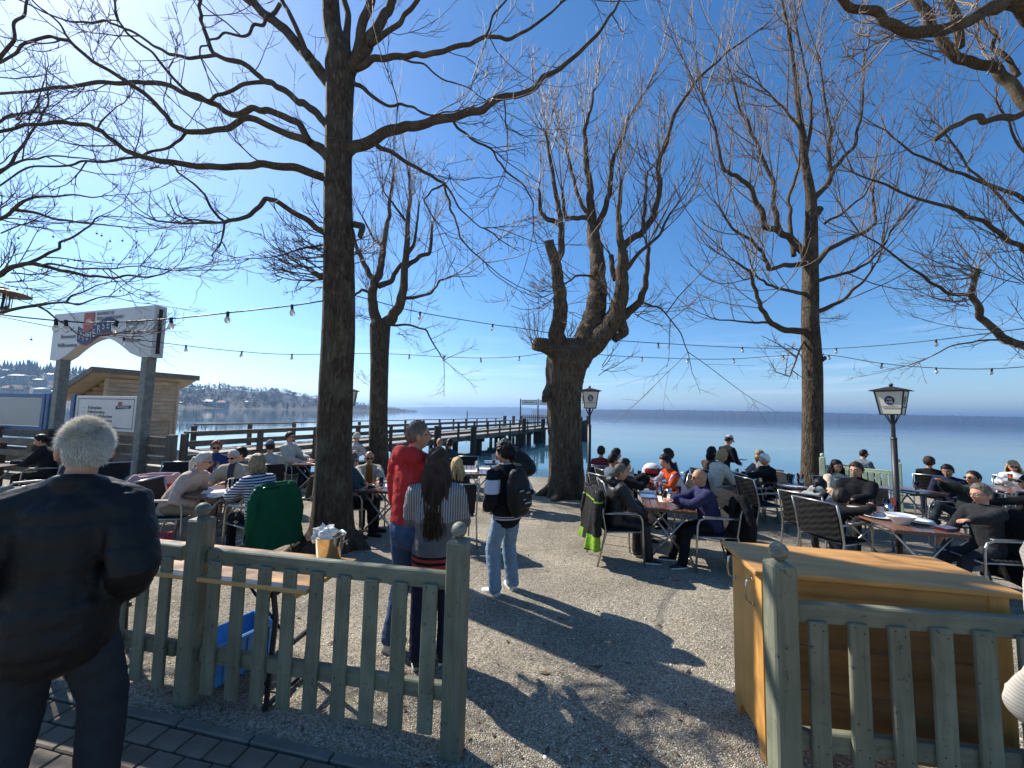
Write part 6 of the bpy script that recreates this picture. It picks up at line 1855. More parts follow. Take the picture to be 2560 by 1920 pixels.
    rounded(mb, [nb - sd2 * .04 * k, nb + sd2 * .02 * k, hc + (Mh.to_3x3() @ V3((0, -.02, -.05)))], [neck_r * 1.25, neck_r * 1.02, neck_r], 12)
    for s in (-1, 1):
        rounded(mb, [nb - sd2 * .03 * k + Rv * s * .05 * k, sh[s], sh[s].lerp(el[s], .5), el[s], el[s].lerp(wr[s], .45), wr[s]], [.048 * k, .050 * k, .043 * k, .036 * k, .034 * k, .0245 * k], 10)
        rounded(mb, [hip[s], hip[s].lerp(kn[s], .5), kn[s], kn[s].lerp(an[s], .4), an[s], an[s] + V3((0, 0, -.03))], [.082 * k, .070 * k, .052 * k, .050 * k, .036 * k, .034 * k], 10)
    fine = MB()                              # head and hands stay crisp, outside the skinning
    hv, hf, hd = head_shape(5 if near else 4, fem)
    hm = np.zeros(len(hf), int)
    cen = hv[hf].mean(1)
    hm[(cen[:, 1] > .06) & (np.abs(cen[:, 0]) < .022) & (np.abs(cen[:, 2] + .067) < .010)] = 1
    brow = (cen[:, 1] > .05) & (np.abs(np.abs(cen[:, 0]) - .030) < .017) & (np.abs(cen[:, 2] - .023) < .0042)
    hm[brow] = 4
    if beard:
        bz = np.interp(np.abs(cen[:, 0]), [0, .02, .05, .075], [-.045, -.048, -.03, .0])
        hm[(cen[:, 1] > -.02) & (cen[:, 2] < bz) & (hm == 0)] = 4
    Mn = np.array(Mh)
    tr = lambda V: V @ Mn[:3, :3].T + Mn[:3, 3]
    for mi_ in (0, 1, 4):
        sel = hf[hm == mi_]
        if len(sel):
            used, invx = np.unique(sel, return_inverse=True)
            add_np(fine, tr(hv[used]), invx.reshape(-1, 3), mi_)
    sv, sf, _ = ico(2)[0], ico(2)[1], None
    for s in (-1, 1):
        ev = sv * .0118 + np.array([s * .030, .0785, .003]); add_np(fine, tr(ev), sf, 2)
        ev = sv * np.array([.0055, .003, .0055]) + np.array([s * .030, .0895, .003]); add_np(fine, tr(ev), sf, 3)
        ear = sv * np.array([.009, .019, .032]); ear[:, 0] += np.where(ear[:, 1] < 0, .006, 0); ear[:, 0] = s * np.abs(ear[:, 0] + .074) if False else s * (ear[:, 0] + .074)
        ear[:, 1] += -.012; ear[:, 2] += -.014
        add_np(fine, tr(ear), sf if s > 0 else sf[:, ::-1], 0)
    for s in (-1, 1):
        d = (wr[s] - el[s]).normalized()
        if (aL if s < 0 else aR) != 'pocket':
            hd_ = d
            upv = V3((0, 0, 1)) if abs(d.z) < .8 else V3((s, .25, 0))
            if (aL if s < 0 else aR) in ('table',): hd_ = (d + V3((-s * .3, .2, -.1))).normalized()
            hand(fine, wr[s] + d * .005, hd_, upv, k, .38, s)
    queue('body', mb, vox * 1.35, 3, [SK[skin], LIP, EYEW, EYED, HAIR[hair[1]] if hair else HAIR['brown']], root, post=fine)
    # ---- trousers
    if bottom is not None:
        mb = MB(); t = .014
        rounded(mb, [pel - sd1 * .085 * k, pel - sd1 * .02, pel + sd1 * .06 * k, pel + sd1 * .12 * k], [(.145 * k * b + t, .105 * k + t + belly * .3), (.158 * k * b + t, .115 * k + t + belly * .5), (.142 * k * b + t, .105 * k + t + belly * .6), (.135 * k * b + t, .10 * k + t + belly * .6)], 14, flat=X)
        for s in (-1, 1):
            lw = leg_w
            rounded(mb, [hip[s] + V3((0, 0, .01)), hip[s].lerp(kn[s], .5), kn[s], kn[s].lerp(an[s], .5), an[s] + V3((0, 0, -.012 * k))], [.092 * k, .080 * k * (1 + (lw - 1) * .6), .066 * k * lw, .062 * k * lw, .060 * k * lw], 12)
        queue('trousers', mb, vox, 3, [bottom], root, folds, 34)
    # ---- shoes
    for s in (-1, 1):
        mb = MB(); a = an[s]; f = fd[s]; z0 = a.z - .085 * k
        sv_ = V3((f.y, -f.x, 0))
        st = [(-.06, .030, .050, .055), (-.03, .037, .048, .095), (.03, .038, .040, .085), (.10, .044, .030, .058), (.155, .043, .024, .045), (.19, .030, .018, .035)]
        ring = []
        for (yy, hw, hz, tz) in st:
            c = V3((a.x, a.y, 0)) + f * (yy * k)
            row = []
            for q in range(10):
                an_ = 2 * math.pi * q / 10
                zz = max(0, .5 * tz + .5 * tz * math.sin(an_) * 1.0)
                row.append(c + sv_ * (hw * k * math.cos(an_)) + V3((0, 0, z0 + zz * k)))
            ring.append(row)
        vs = [p for r_ in ring for p in r_]; fs = []
        for i in range(len(st) - 1):
            for q in range(10): q2 = (q + 1) % 10; fs.append((i * 10 + q, i * 10 + q2, (i + 1) * 10 + q2, (i + 1) * 10 + q))
        fs.append(tuple(range(9, -1, -1))); fs.append(tuple(range((len(st) - 1) * 10, len(st) * 10)))
        mb.add(vs, fs)
        so = mb.build('shoe', shoes or MAT['wicker'], root, smooth=True)
        mb = MB(); pl = [V3((a.x, a.y, z0)) + f * (yy * k) + sv_ * (sg * hw * k * 1.04) for sg, seq in ((1, st), (-1, st[::-1])) for (yy, hw, _, _) in seq]
        mb.prism(pl, (0, 0, .02)); mb.build('sole', MAT['ceramic'] if near else MAT['wicker'], so)
    # ---- top
    if top is not None:
        mb = MB(); t = bulk
        bl = Fv * belly
        rounded(mb, [pel + sd1 * hem * k, pel + sd1 * .03 * k + bl * .3, waist + bl, chest + bl * .3, chest + sd2 * .09 * k, nb - sd2 * .035 * k, nb + sd2 * (.005 + collar) * k],
                [(.150 * k * b + t, .11 * k + t + belly * .4), (.152 * k * b + t, .112 * k + t + belly * .6), (.138 * k * b + t, .10 * k + t + belly * .9), (.150 * k * b + t, .108 * k + t + belly * .3), (.146 * k * b + t, .098 * k + t), (.105 * k * b + t, .072 * k + t * .7), (.066 * k + t * .5, .062 * k + t * .4)], 16, flat=Rv)
        for s in (-1, 1):
            full = [nb - sd2 * .045 * k + Rv * s * .05 * k, sh[s], sh[s].lerp(el[s], .5), el[s], el[s].lerp(wr[s], .5), wr[s] - (wr[s] - el[s]).normalized() * .015]
            rr = [.054 * k + t, .060 * k + t, .052 * k + t, .046 * k + t, .041 * k + t, .033 * k + t * .8]
            if sleeve < 1:
                full = full[:2] + [sh[s].lerp(el[s], .45), sh[s].lerp(el[s], sleeve)]; rr = [.054 * k + t, .060 * k + t, .056 * k + t, .056 * k + t]
            rounded(mb, full, rr, 12)
        if hood:
            c = nb - Fv * .085 * k + sd2 * .01
            rounded(mb, [c + Rv * .10 * k - sd2 * .01, c + Rv * .06 * k - Fv * .03 * k + sd2 * .015, c - Fv * .05 * k + sd2 * .005, c - Rv * .06 * k - Fv * .03 * k + sd2 * .015, c - Rv * .10 * k - sd2 * .01], [.05 * k, .064 * k, .07 * k, .064 * k, .05 * k], 10)
            rounded(mb, [nb + Rv * .075 * k + Fv * .03 * k, nb + Rv * .07 * k - Fv * .05 * k + sd2 * .02, nb - Fv * .085 * k + sd2 * .03, nb - Rv * .07 * k - Fv * .05 * k + sd2 * .02, nb - Rv * .075 * k + Fv * .03 * k], [.036 * k] * 5, 8)
        if neck_ring:
            rg = [nb + sd2 * .012 * k + (Rv * math.cos(q) * .078 + Fv * (math.sin(q) * .078 - .004)) * k + sd2 * (-.018 * math.sin(q)) for q in np.linspace(0, 6.283, 15)]
            mb.tube(rg, [(.034 * k, .020 * k)] * 15, 8, flat=sd2)
        queue('top', mb, vox, 3, top if isinstance(top, list) else [top], root, folds * 1.15, 30, quilt=quilt)
    # ---- hair and things worn on the head
    def head_part(name, fn, m, flat=False):
        b2 = MB(); fn(b2); b2.v = [tuple(Mh @ V3(p)) for p in b2.v]
        return b2.build(name, m, root, smooth=not flat, fix=False)
    if hair:
        style, hk, thick = hair[0], hair[1], hair[2]
        base_style = {'long': 'short', 'bob': 'short', 'pony': 'high', 'wavy': 'short', 'curly': 'short', 'buzz': 'short'}.get(style, style)
        if style in ('bob', 'fringe'): base_style = 'fringe'
        mk = hair_mask(hv, base_style)
        nrm = hd / np.linalg.norm(hd, axis=1, keepdims=True)
        lump_ = .75 + .5 * np.abs(wav(hv, 70 if style != 'curly' else 110, 1.3)) + .25 * wav(hv, 180, .4)
        topk = 1 + .5 * np.clip(hv[:, 2] / .1, 0, 1) if style not in ('buzz', 'ring') else 1
        th = thick * np.sqrt(mk) * lump_ * topk * (.45 if style == 'strands' else 1)
        if style == 'curly': th = th * (1 + .35 * wav(hv, 260, 2))
        hv2 = hv + nrm * (th - .003)[:, None]
        fsel = hf[(mk[hf] > 0.02).all(1)]
        def shell(b2):
            used, invx = np.unique(fsel, return_inverse=True); add_np(b2, hv2[used], invx.reshape(-1, 3), 0)
            r = random.Random(len(label))
            if style in ('long', 'wavy', 'bob', 'pony'):
                ln = hair[3] if len(hair) > 3 else .30
                if style == 'pony':
                    pts = [(0, -.085, .035), (0, -.125, .03), (0, -.145, -.04), (0, -.135, -.04 - ln * .6), (0, -.125, -.04 - ln)]
                    rounded(b2, pts, [.016, .024, .030, .024, .008], 10)
                else:
                    # locks hanging from crown and sides
                    nl = 950 if near else 60
                    for i in range(nl):
                        a = r.uniform(-200, 20) if style != 'bob' else r.uniform(-215, 35)
                        a = math.radians(a)
                        cx, cy = math.cos(a), math.sin(a)
                        z0 = r.uniform(.0, .075)
                        rr = math.sqrt(max(0, 1 - (z0 / .12) ** 2))
                        p0 = V3((.078 * cx * rr, .098 * cy * rr, z0))
                        out = V3((cx, cy, 0)); L_ = ln * r.uniform(.75, 1.08)
                        sp = .112 if style != 'bob' else .086
                        p1 = V3((sp * .92 * cx, .115 * cy, -.03)); p2 = V3((sp * cx * 1.02 + r.gauss(0, .008), (.115 * cy if cy < 0 else .09 * cy) + r.gauss(0, .008), -.03 - L_ * .5)); p3 = V3((sp * cx * .78 + r.gauss(0, .015), .10 * cy * .9 - .01 + r.gauss(0, .012), -.03 - L_))
                        wv_ = .012 if style == 'wavy' else (.006 if near else .003)
                        pts = []
                        for q in range(9):
                            f = q / 8
                            if f < .33: p = p0.lerp(p1, f / .33)
                            elif f < .66: p = p1.lerp(p2, (f - .33) / .33)
                            else: p = p2.lerp(p3, (f - .66) / .34)
                            pts.append(p + V3((wv_ * math.sin(9 * f + i), wv_ * math.cos(8 * f + i * 2), 0)))
                        wdt = r.uniform(.010, .019) if not near else r.uniform(.0028, .0062)
                        b2.tube(pts, [(wdt * .6, wdt * .5)] + [(wdt, wdt * .6)] * 6 + [(wdt * .7, wdt * .45), (wdt * .2, wdt * .15)], 5, flat=V3((-cy, cx, 0)))
        head_part('hair', shell, HAIR[hk])
        if near or style in ('strands',):
            r = random.Random(5)
            Vs, Fs = [], []
            idx = np.where((mk > .5) & ~((np.abs(hv[:, 0]) > .055) & (hv[:, 2] < .012) & (hv[:, 1] > -.045)))[0]
            nst = 11000 if hk in ('white',) else 2600
            for q in range(nst):
                i = int(idx[r.randrange(len(idx))]); p = V3(hv[i]); n_ = V3(nrm[i])
                if style in ('long', 'wavy'): break
                L_ = thick * r.uniform(1.5, 2.9) if style == 'strands' else thick * r.uniform(1.1, 2.1)
                up_k = max(0, n_.z); d = (n_ * (.35 + .5 * up_k) + V3((0, -.55, -.75 * (1 - up_k) + .35 * up_k)) + V3((r.gauss(0, .22), r.gauss(0, .22), r.gauss(0, .22)))).normalized()
                sd_ = d.orthogonal().normalized() * .0011
                j = V3((r.gauss(0, .0025), r.gauss(0, .0025), r.gauss(0, .0025)))
                p = p + j
                c0 = len(Vs)
                m1 = p + d * L_ * .6; e = m1 + (d + V3((r.gauss(0, .25), -.1, -.1))).normalized() * L_ * .5
                Vs += [tuple(Mh @ v) for v in (p - sd_, p + sd_, m1 + sd_ * .8, m1 - sd_ * .8, e)]
                Fs += [(c0, c0 + 1, c0 + 2), (c0, c0 + 2, c0 + 3), (c0 + 3, c0 + 2, c0 + 4)]
            if Vs:
                o = link('hair_strands', fast_mesh('hair_strands', Vs, Fs, HAIR[hk]), root); tag(o, kind='stuff')
    if glasses:
        def gl_(b2):
            for s in (-1, 1):
                if glasses == 'sun': b2.box((s * .031, .097, .002), (.050, .006, .032), bev=.003)
                else:
                    b2.tube([(s * .031 + .023 * math.cos(q), .098, .002 + .015 * math.sin(q)) for q in np.linspace(0, 6.283, 13)], .0016, 5, cap=False)
                b2.beam((s * .056, .094, .008), (s * .078, -.02, .002), .003, .006)
            b2.beam((-.008, .100, .006), (.008, .100, .006), .004, .005)
        head_part('sunglasses' if glasses == 'sun' else 'glasses', gl_, EYED, True)
    if cap:
        kind, cm = cap
        if kind == 'cap':
            mk = np.clip((hv[:, 2] - np.interp(hv[:, 1], [-.1, .1], [.015, .045])) / .01, 0, 1)
            hv3 = hv * np.array([1.1, 1.1, 1.12]) + np.array([0, -.003, .012])
            fs_ = hf[(mk[hf] > .3).all(1)]
            def cp(b2):
                used, invx = np.unique(fs_, return_inverse=True); add_np(b2, hv3[used], invx.reshape(-1, 3), 0)
                V, F = [], []
                for i in range(9):
                    a = math.radians(-62 + 124 * i / 8)
                    for rr, zz in ((.075, .058), (.125, .050), (.172, .036)):
                        V.append((math.sin(a) * (rr if rr < .1 else .078 * (1.05 if rr < .15 else .98)), (.05 if rr < .1 else 0) + math.cos(a) * rr * (.9 if rr > .1 else .55), zz - .012 * (abs(math.sin(a)) ** 2)))
                for i in range(8):
                    for q in range(2): F.append((i * 3 + q, i * 3 + q + 1, (i + 1) * 3 + q + 1, (i + 1) * 3 + q))
                b2.add(V, F)
                b2.add([(x, y, z - .005) for x, y, z in V], [f[::-1] for f in F])
            head_part('cap', cp, cm)
        elif kind == 'beanie':
            mk = np.clip((hv[:, 2] - np.interp(hv[:, 1], [-.1, .1], [-.03, .03])) / .01, 0, 1)
            hv3 = hv * np.array([1.17, 1.15, 1.16]) * (1 + .02 * wav(hv, 150, .3))[:, None]
            fs_ = hf[(mk[hf] > .3).all(1)]
            def bn(b2):
                used, invx = np.unique(fs_, return_inverse=True); add_np(b2, hv3[used], invx.reshape(-1, 3), 0)
            head_part('beanie', bn, cm)
    if chair_label:
        R3 = Matrix.Rotation(rz, 3, 'Z'); o = R3 @ V3((chair_off[0], chair_off[1] - .03, 0))
        chair(base.x + o.x, base.y + o.y, face, chair_label)
    info = dict(root=root, base=base, rz=rz, M=Matrix.Translation(base) @ Matrix.Rotation(rz, 4, 'Z'), nb=nb, sh=sh, wr=wr, pel=pel, chest=chest, Rv=Rv, Fv=Fv, sd2=sd2, hc=hc, Mh=Mh, k=k, an=an)
    return info

def drape(label, pos, face, m, w_=.27, zt=.93, zb=.25, thick=.055, sleeves=True, y0=-.31, name='jacket', flare=.05, seed=1, extra=None, folds=.016):
    """a garment hung over a chair back"""
    g = gz(pos[0], pos[1])
    root = empty(name, (pos[0], pos[1], g), math.atan2(-face[0], face[1]), label, 'jacket')
    r = random.Random(seed)
    mb = MB()
    NZ_, NA = 9, 40                              # flat hanging sheet with pleats that open downwards
    V, F = [], []
    ph = [r.uniform(0, 6.28) for _ in range(6)]
    for i in range(NZ_ + 1):
        f = i / NZ_
        for q in range(NA):
            a = 2 * math.pi * q / NA
            ca, sn = math.cos(a), math.sin(a)
            sx_ = math.copysign(abs(ca) ** .45, ca); sy_ = math.copysign(abs(sn) ** .8, sn)
            pl = math.sin(7 * sx_ + ph[0] + .6 * f) * .6 + math.sin(13 * sx_ + ph[1] - .9 * f) * .4
            hw = w_ * (.93 + .07 * min(1, 4 * f)) + flare * f
            th_ = thick * (.55 + .6 * f)
            zz = zt + (zb - zt) * f + (.035 * math.sin(3 * sx_ + ph[2]) + .02 * math.sin(8 * sx_ + ph[3])) * f - .035 * (abs(sx_) ** 4) * (1 - f)
            V.append((hw * sx_, y0 - .035 - .05 * f + th_ * sy_ + .055 * pl * f, zz))
    for i in range(NZ_):
        for q in range(NA): q2 = (q + 1) % NA; F.append((i * NA + q, i * NA + q2, (i + 1) * NA + q2, (i + 1) * NA + q))
    F.append(tuple(range(NA - 1, -1, -1))); F.append(tuple(range(NZ_ * NA, (NZ_ + 1) * NA)))
    mb.add(V, F)
    # the part that folds over to the seat side
    rounded(mb, [(0, y0 + .02, zt), (0, y0 + .055, zt - .10), (0, y0 + .065, zt - .22)], [(w_ * .9, .03), (w_ * .85, .028), (w_ * .7, .02)], 14, flat=(1, 0, 0))
    if sleeves:
        for s in (-1, 1):
            x = s * (w_ + .01)
            rounded(mb, [(x * .8, y0 - .02, zt - .03), (x * 1.06, y0 - .05, zt - .16), (x * 1.18, y0 - .08, zt - .34), (x * 1.22, y0 - .07, zt - .50)], [.055, .060, .054, .046], 10)
    queue('cloth', mb, .0115, 2, [m], root, folds * .45, 26)
    return root

def flush_people():
    tmp = []
    for q in RQ:
        me = bpy.data.meshes.new('raw'); me.from_pydata(q['mb'].v, [], q['mb'].f)
        bm = bmesh.new(); bm.from_mesh(me); bmesh.ops.recalc_face_normals(bm, faces=bm.faces); bm.to_mesh(me); bm.free()
        o = bpy.data.objects.new('raw', me); COL.objects.link(o)
        md = o.modifiers.new('r', 'REMESH'); md.mode = 'VOXEL'; md.voxel_size = q['voxel']; md.use_smooth_shade = True
        if q['smooth']: sm = o.modifiers.new('s', 'SMOOTH'); sm.factor = .5; sm.iterations = q['smooth']
        tmp.append(o)
    dg = bpy.context.evaluated_depsgraph_get(); dg.update()
    for q, o in zip(RQ, tmp):
        me = bpy.data.meshes.new_from_object(o.evaluated_get(dg))
        n = len(me.vertices)
        if q['folds'] > 0 and n:
            co = np.empty(n * 3, np.float32); me.vertices.foreach_get('co', co); co = co.reshape(-1, 3).astype(float)
            no = np.empty(n * 3, np.float32); me.vertices.foreach_get('normal', no); no = no.reshape(-1, 3)
            f = q['ff']
            ph = (len(q['parent'].get('label', '')) * .37) % 6
            d = wav(co * np.array([1, 1, .45]), f, ph) * .6 + wav(co, f * 2.1, ph + 1) * .4 + .25 * wav(co, f * 4.3, ph + 2)
            if q['quilt'] > 0: d = d + (np.abs(np.sin(np.pi * (co[:, 2] + .012 * wav(co, 9, 1)) / .105)) ** .45 - .8) * q['quilt'] / q['folds']
            co += no * (d * q['folds'])[:, None]
            me.vertices.foreach_set('co', co.astype(np.float32).ravel())
        me.materials.clear()
        for m in q['mats']: me.materials.append(m)
        if q['post'] is not None:               # join the crisp head and hands into the same mesh
            p = q['post']
            bm = bmesh.new(); bm.from_mesh(me)
            bvs = [bm.verts.new(v) for v in p.v]
            for f, mi in zip(p.f, p.mi):
                try: fc = bm.faces.new([bvs[i] for i in f])
                except ValueError: continue
                fc.material_index = mi
            bm.to_mesh(me); bm.free()
        me.polygons.foreach_set('use_smooth', [True] * len(me.polygons))
        me.update()
        ob = link(q['name'], me, q['parent'])
        bpy.data.objects.remove(o)
    RQ.clear()
# ------------------------------------------------------------------ cloth patterns
def banded(name, base, stripes, per, duty=.5, axis='Z', rough=.9):
    """two-colour knitted stripes"""
    m, t, p = nodes_of(name)
    tc = t.nodes.new('ShaderNodeTexCoord'); sp = t.nodes.new('ShaderNodeSeparateXYZ')
    t.links.new(tc.outputs['Object'], sp.inputs[0])
    n = t.nodes.new('ShaderNodeTexNoise'); n.inputs['Scale'].default_value = 6
    t.links.new(tc.outputs['Object'], n.inputs['Vector'])
    ma = t.nodes.new('ShaderNodeMath'); ma.operation = 'MULTIPLY_ADD'; ma.inputs[1].default_value = .03
    t.links.new(n.outputs['Fac'], ma.inputs[0]); t.links.new(sp.outputs[axis], ma.inputs[2])
    dv = t.nodes.new('ShaderNodeMath'); dv.operation = 'MULTIPLY'; dv.inputs[1].default_value = 1 / per
    fr = t.nodes.new('ShaderNodeMath'); fr.operation = 'FRACT'
    gt = t.nodes.new('ShaderNodeMath'); gt.operation = 'GREATER_THAN'; gt.inputs[1].default_value = duty
    t.links.new(ma.outputs[0], dv.inputs[0]); t.links.new(dv.outputs[0], fr.inputs[0]); t.links.new(fr.outputs[0], gt.inputs[0])
    mx = t.nodes.new('ShaderNodeMixRGB'); mx.inputs[1].default_value = (*base, 1); mx.inputs[2].default_value = (*stripes, 1)
    t.links.new(gt.outputs[0], mx.inputs[0]); t.links.new(mx.outputs[0], p.inputs['Base Color'])
    p.inputs['Roughness'].default_value = rough; p.inputs['Specular IOR Level'].default_value = .2
    return m
def zone(t, sep, axis, lo, hi):
    a = t.nodes.new('ShaderNodeMath'); a.operation = 'GREATER_THAN'; a.inputs[1].default_value = lo
    b = t.nodes.new('ShaderNodeMath'); b.operation = 'LESS_THAN'; b.inputs[1].default_value = hi
    c = t.nodes.new('ShaderNodeMath'); c.operation = 'MULTIPLY'
    t.links.new(sep.outputs[axis], a.inputs[0]); t.links.new(sep.outputs[axis], b.inputs[0])
    t.links.new(a.outputs[0], c.inputs[0]); t.links.new(b.outputs[0], c.inputs[1])
    return c
def zoned(name, base, zones, rough=.9, absx=True, var=.12):
    """cloth with woven-in colour areas; zones: (axis/None conditions list, colour)"""
    m = cloth(name, base, rough, var)
    t = m.node_tree; p = t.nodes['Principled BSDF']
    tc = t.nodes.new('ShaderNodeTexCoord'); sp = t.nodes.new('ShaderNodeSeparateXYZ'); t.links.new(tc.outputs['Object'], sp.inputs[0])
    ab = t.nodes.new('ShaderNodeMath'); ab.operation = 'ABSOLUTE'; t.links.new(sp.outputs['X'], ab.inputs[0])
    cb = t.nodes.new('ShaderNodeCombineXYZ'); t.links.new(ab.outputs[0], cb.inputs[0]); t.links.new(sp.outputs['Y'], cb.inputs[1]); t.links.new(sp.outputs['Z'], cb.inputs[2])
    s2 = t.nodes.new('ShaderNodeSeparateXYZ'); t.links.new(cb.outputs[0], s2.inputs[0])
    cur = p.inputs['Base Color'].links[0].from_socket
    for conds, col, per in zones:
        f = None
        for ax, lo, hi in conds:
            z = zone(t, s2, ax, lo, hi)
            if f is None: f = z
            else:
                q = t.nodes.new('ShaderNodeMath'); q.operation = 'MULTIPLY'; t.links.new(f.outputs[0], q.inputs[0]); t.links.new(z.outputs[0], q.inputs[1]); f = q
        if per:
            dv = t.nodes.new('ShaderNodeMath'); dv.operation = 'MULTIPLY'; dv.inputs[1].default_value = 1 / per[1]
            fr = t.nodes.new('ShaderNodeMath'); fr.operation = 'FRACT'; gt = t.nodes.new('ShaderNodeMath'); gt.operation = 'GREATER_THAN'; gt.inputs[1].default_value = per[2]
            t.links.new(sp.outputs[per[0]], dv.inputs[0]); t.links.new(dv.outputs[0], fr.inputs[0]); t.links.new(fr.outputs[0], gt.inputs[0])
            q = t.nodes.new('ShaderNodeMath'); q.operation = 'MULTIPLY'; t.links.new(f.outputs[0], q.inputs[0]); t.links.new(gt.outputs[0], q.inputs[1]); f = q
        mx = t.nodes.new('ShaderNodeMixRGB'); mx.inputs[2].default_value = (*col, 1)
        t.links.new(f.outputs[0], mx.inputs[0]); t.links.new(cur, mx.inputs[1]); cur = mx.outputs[0]
    t.links.new(cur, p.inputs['Base Color'])
    return m
C = {k: cloth('cloth_' + k, c) for k, c in dict(
    black=(.010, .010, .012), char=(.022, .023, .026), navy=(.016, .020, .045), purple=(.028, .030, .085), red=(.40, .030, .032), beige=(.47, .375, .335), sand=(.40, .365, .30), cream=(.60, .55, .46), white=(.66, .66, .68),
    grey=(.20, .20, .21), lgrey=(.40, .40, .39), pale=(.42, .44, .42), blue=(.025, .055, .16), slate=(.09, .12, .16), green=(.008, .085, .040), tan=(.30, .215, .15), olive=(.055, .052, .040), dgreen=(.022, .030, .024), orange=(.62, .095, .020),
    jean=(.055, .095, .18), ljean=(.20, .29, .40), djean=(.030, .034, .043), khaki=(.22, .18, .135), teal=(.03, .06, .075), brown=(.09, .06, .045)).items()}
C['puffer'] = mat('puffer_nylon', (.0085, .008, .0085), .55, .25, 10, .35, 70, spec=.3, bdist=.004); creases(C['puffer'], .15)
C['leather'] = mat('biker_fabric', (.013, .013, .014), .5, .25, 12, .4, 60, spec=.4)
C['knit'] = banded('cream_knit', (.52, .46, .38), (.40, .35, .28), .012, .6, 'Z')
C['stripe'] = banded('breton_stripe', (.62, .62, .66), (.020, .024, .080), .034, .5)
C['stripe_arm'] = banded('wool_stripe', (.58, .55, .50), (.05, .05, .05), .05, .7)
C['plaid'] = banded('red_plaid', (.34, .035, .035), (.06, .02, .03), .05, .6)
C['pinkstripe'] = banded('striped_trousers', (.40, .30, .25), (.30, .12, .10), .04, .5, 'X')
C['sweater'] = zoned('grey_patterned_sweater', (.135, .128, .135), [([('Z', 1.05, 1.40), ('X', 0, .30)], (.36, .35, .34), ('X', .018, .58)), ([('Z', .69, .815)], (.010, .010, .012), None), ([('Z', .775, .797)], (.40, .045, .035), None), ([('Z', .73, .752)], (.40, .045, .035), None), ([('Z', .60, .70)], (.16, .15, .16), None)])
C['varsity'] = zoned('varsity_jacket', (.010, .011, .016), [([('Z', 1.06, 1.19), ('X', .155, .5)], (.58, .58, .60), None), ([('Z', .775, .79)], (.5, .5, .5), None), ([('Z', .80, .81)], (.5, .5, .5), None), ([('Z', 1.335, 1.35)], (.35, .35, .38), None)])
C['jersey'] = zoned('orange_jersey', (.66, .085, .018), [([('X', .13, .22), ('Z', .55, .95)], (.62, .62, .62), None), ([('X', .22, .24), ('Z', .55, 1.0)], (.03, .04, .16), None)])
C['shoe_w'] = mat('white_trainer', (.62, .61, .58), .5, .06, 20, .1, 90)
C['shoe_b'] = mat('dark_shoe', (.018, .017, .017), .5, .2, 20, .1, 90)
C['shoe_g'] = mat('brown_shoe', (.12, .085, .06), .6, .2, 20, .1, 90)
ST = 'people standing in the beer garden'; SE = 'people seated at the tables'

# ------------------------------------------------------------------ the people standing in front
man = person('stout white haired man in black puffer jacket walking away at left', None, (-.45, 1), sit=False, H=1.80, at=(-1.95, 1.74), lean=5, hy=30, hp=3, bw=1.0, belly=.04, hs=1.09, slope=.095, quilt=.006, neck_ring=True, aL='pocket', aR='pocket',
             feet=[(-.15, -.02), (.15, .10)], top=C['puffer'], bulk=.044, hem=-.11, collar=.0, bottom=C['djean'], leg_w=1.30, shoes=C['shoe_b'], hair=('strands', 'white', .011), near=True, group=ST, folds=.006)
red = person('tall man in red hoodie and jeans standing behind the fence', None, (.42, .9), sit=False, H=1.81, at=(-.78, 3.14), lean=2, hy=-38, hp=-2, bw=1.06, aL=(-.13, .27, 1.04, -.35, -1, -.6), aR=(.12, .28, 1.05, .35, -1, -.6), feet=[(-.14, -.03), (.12, .04)],
             top=C['red'], bulk=.019, hem=.03, hood=True, collar=.01, bottom=C['jean'], leg_w=1.12, shoes=C['shoe_w'], skin='b', hair=('buzz', 'greybrown', .006), glasses='clear', near=True, group=ST, folds=.008)
wom = person('woman with long brown hair in grey patterned sweater behind the fence', None, (-.12, 1), sit=False, H=1.58, at=(-.56, 3.0), lean=-1, hy=-6, hp=4, aL=(-.06, .27, .98), aR=(.08, .27, .98), feet=[(-.10, 0), (.10, .03)], fem=True, bw=1.12,
             top=C['sweater'], bulk=.030, hem=-.17, collar=.015, bottom=C['navy'], leg_w=1.15, shoes=C['shoe_b'], hair=('long', 'brown', .022, .50), near=True, group=ST, folds=.008)
boy = person('boy with black backpack and pale jeans standing on the gravel', None, (-.62, .79), sit=False, H=1.565, at=(-.02, 4.17), lean=1, side=-4, hy=14, hp=6, aL='pocket', aR='pocket', feet=[(-.12, .02), (.12, .03)],
             top=C['varsity'], bulk=.030, hem=-.08, collar=.02, bottom=C['ljean'], leg_w=1.30, shoes=C['shoe_w'], skin='b', hair=('short', 'black', .022), near=True, group=ST, folds=.009)
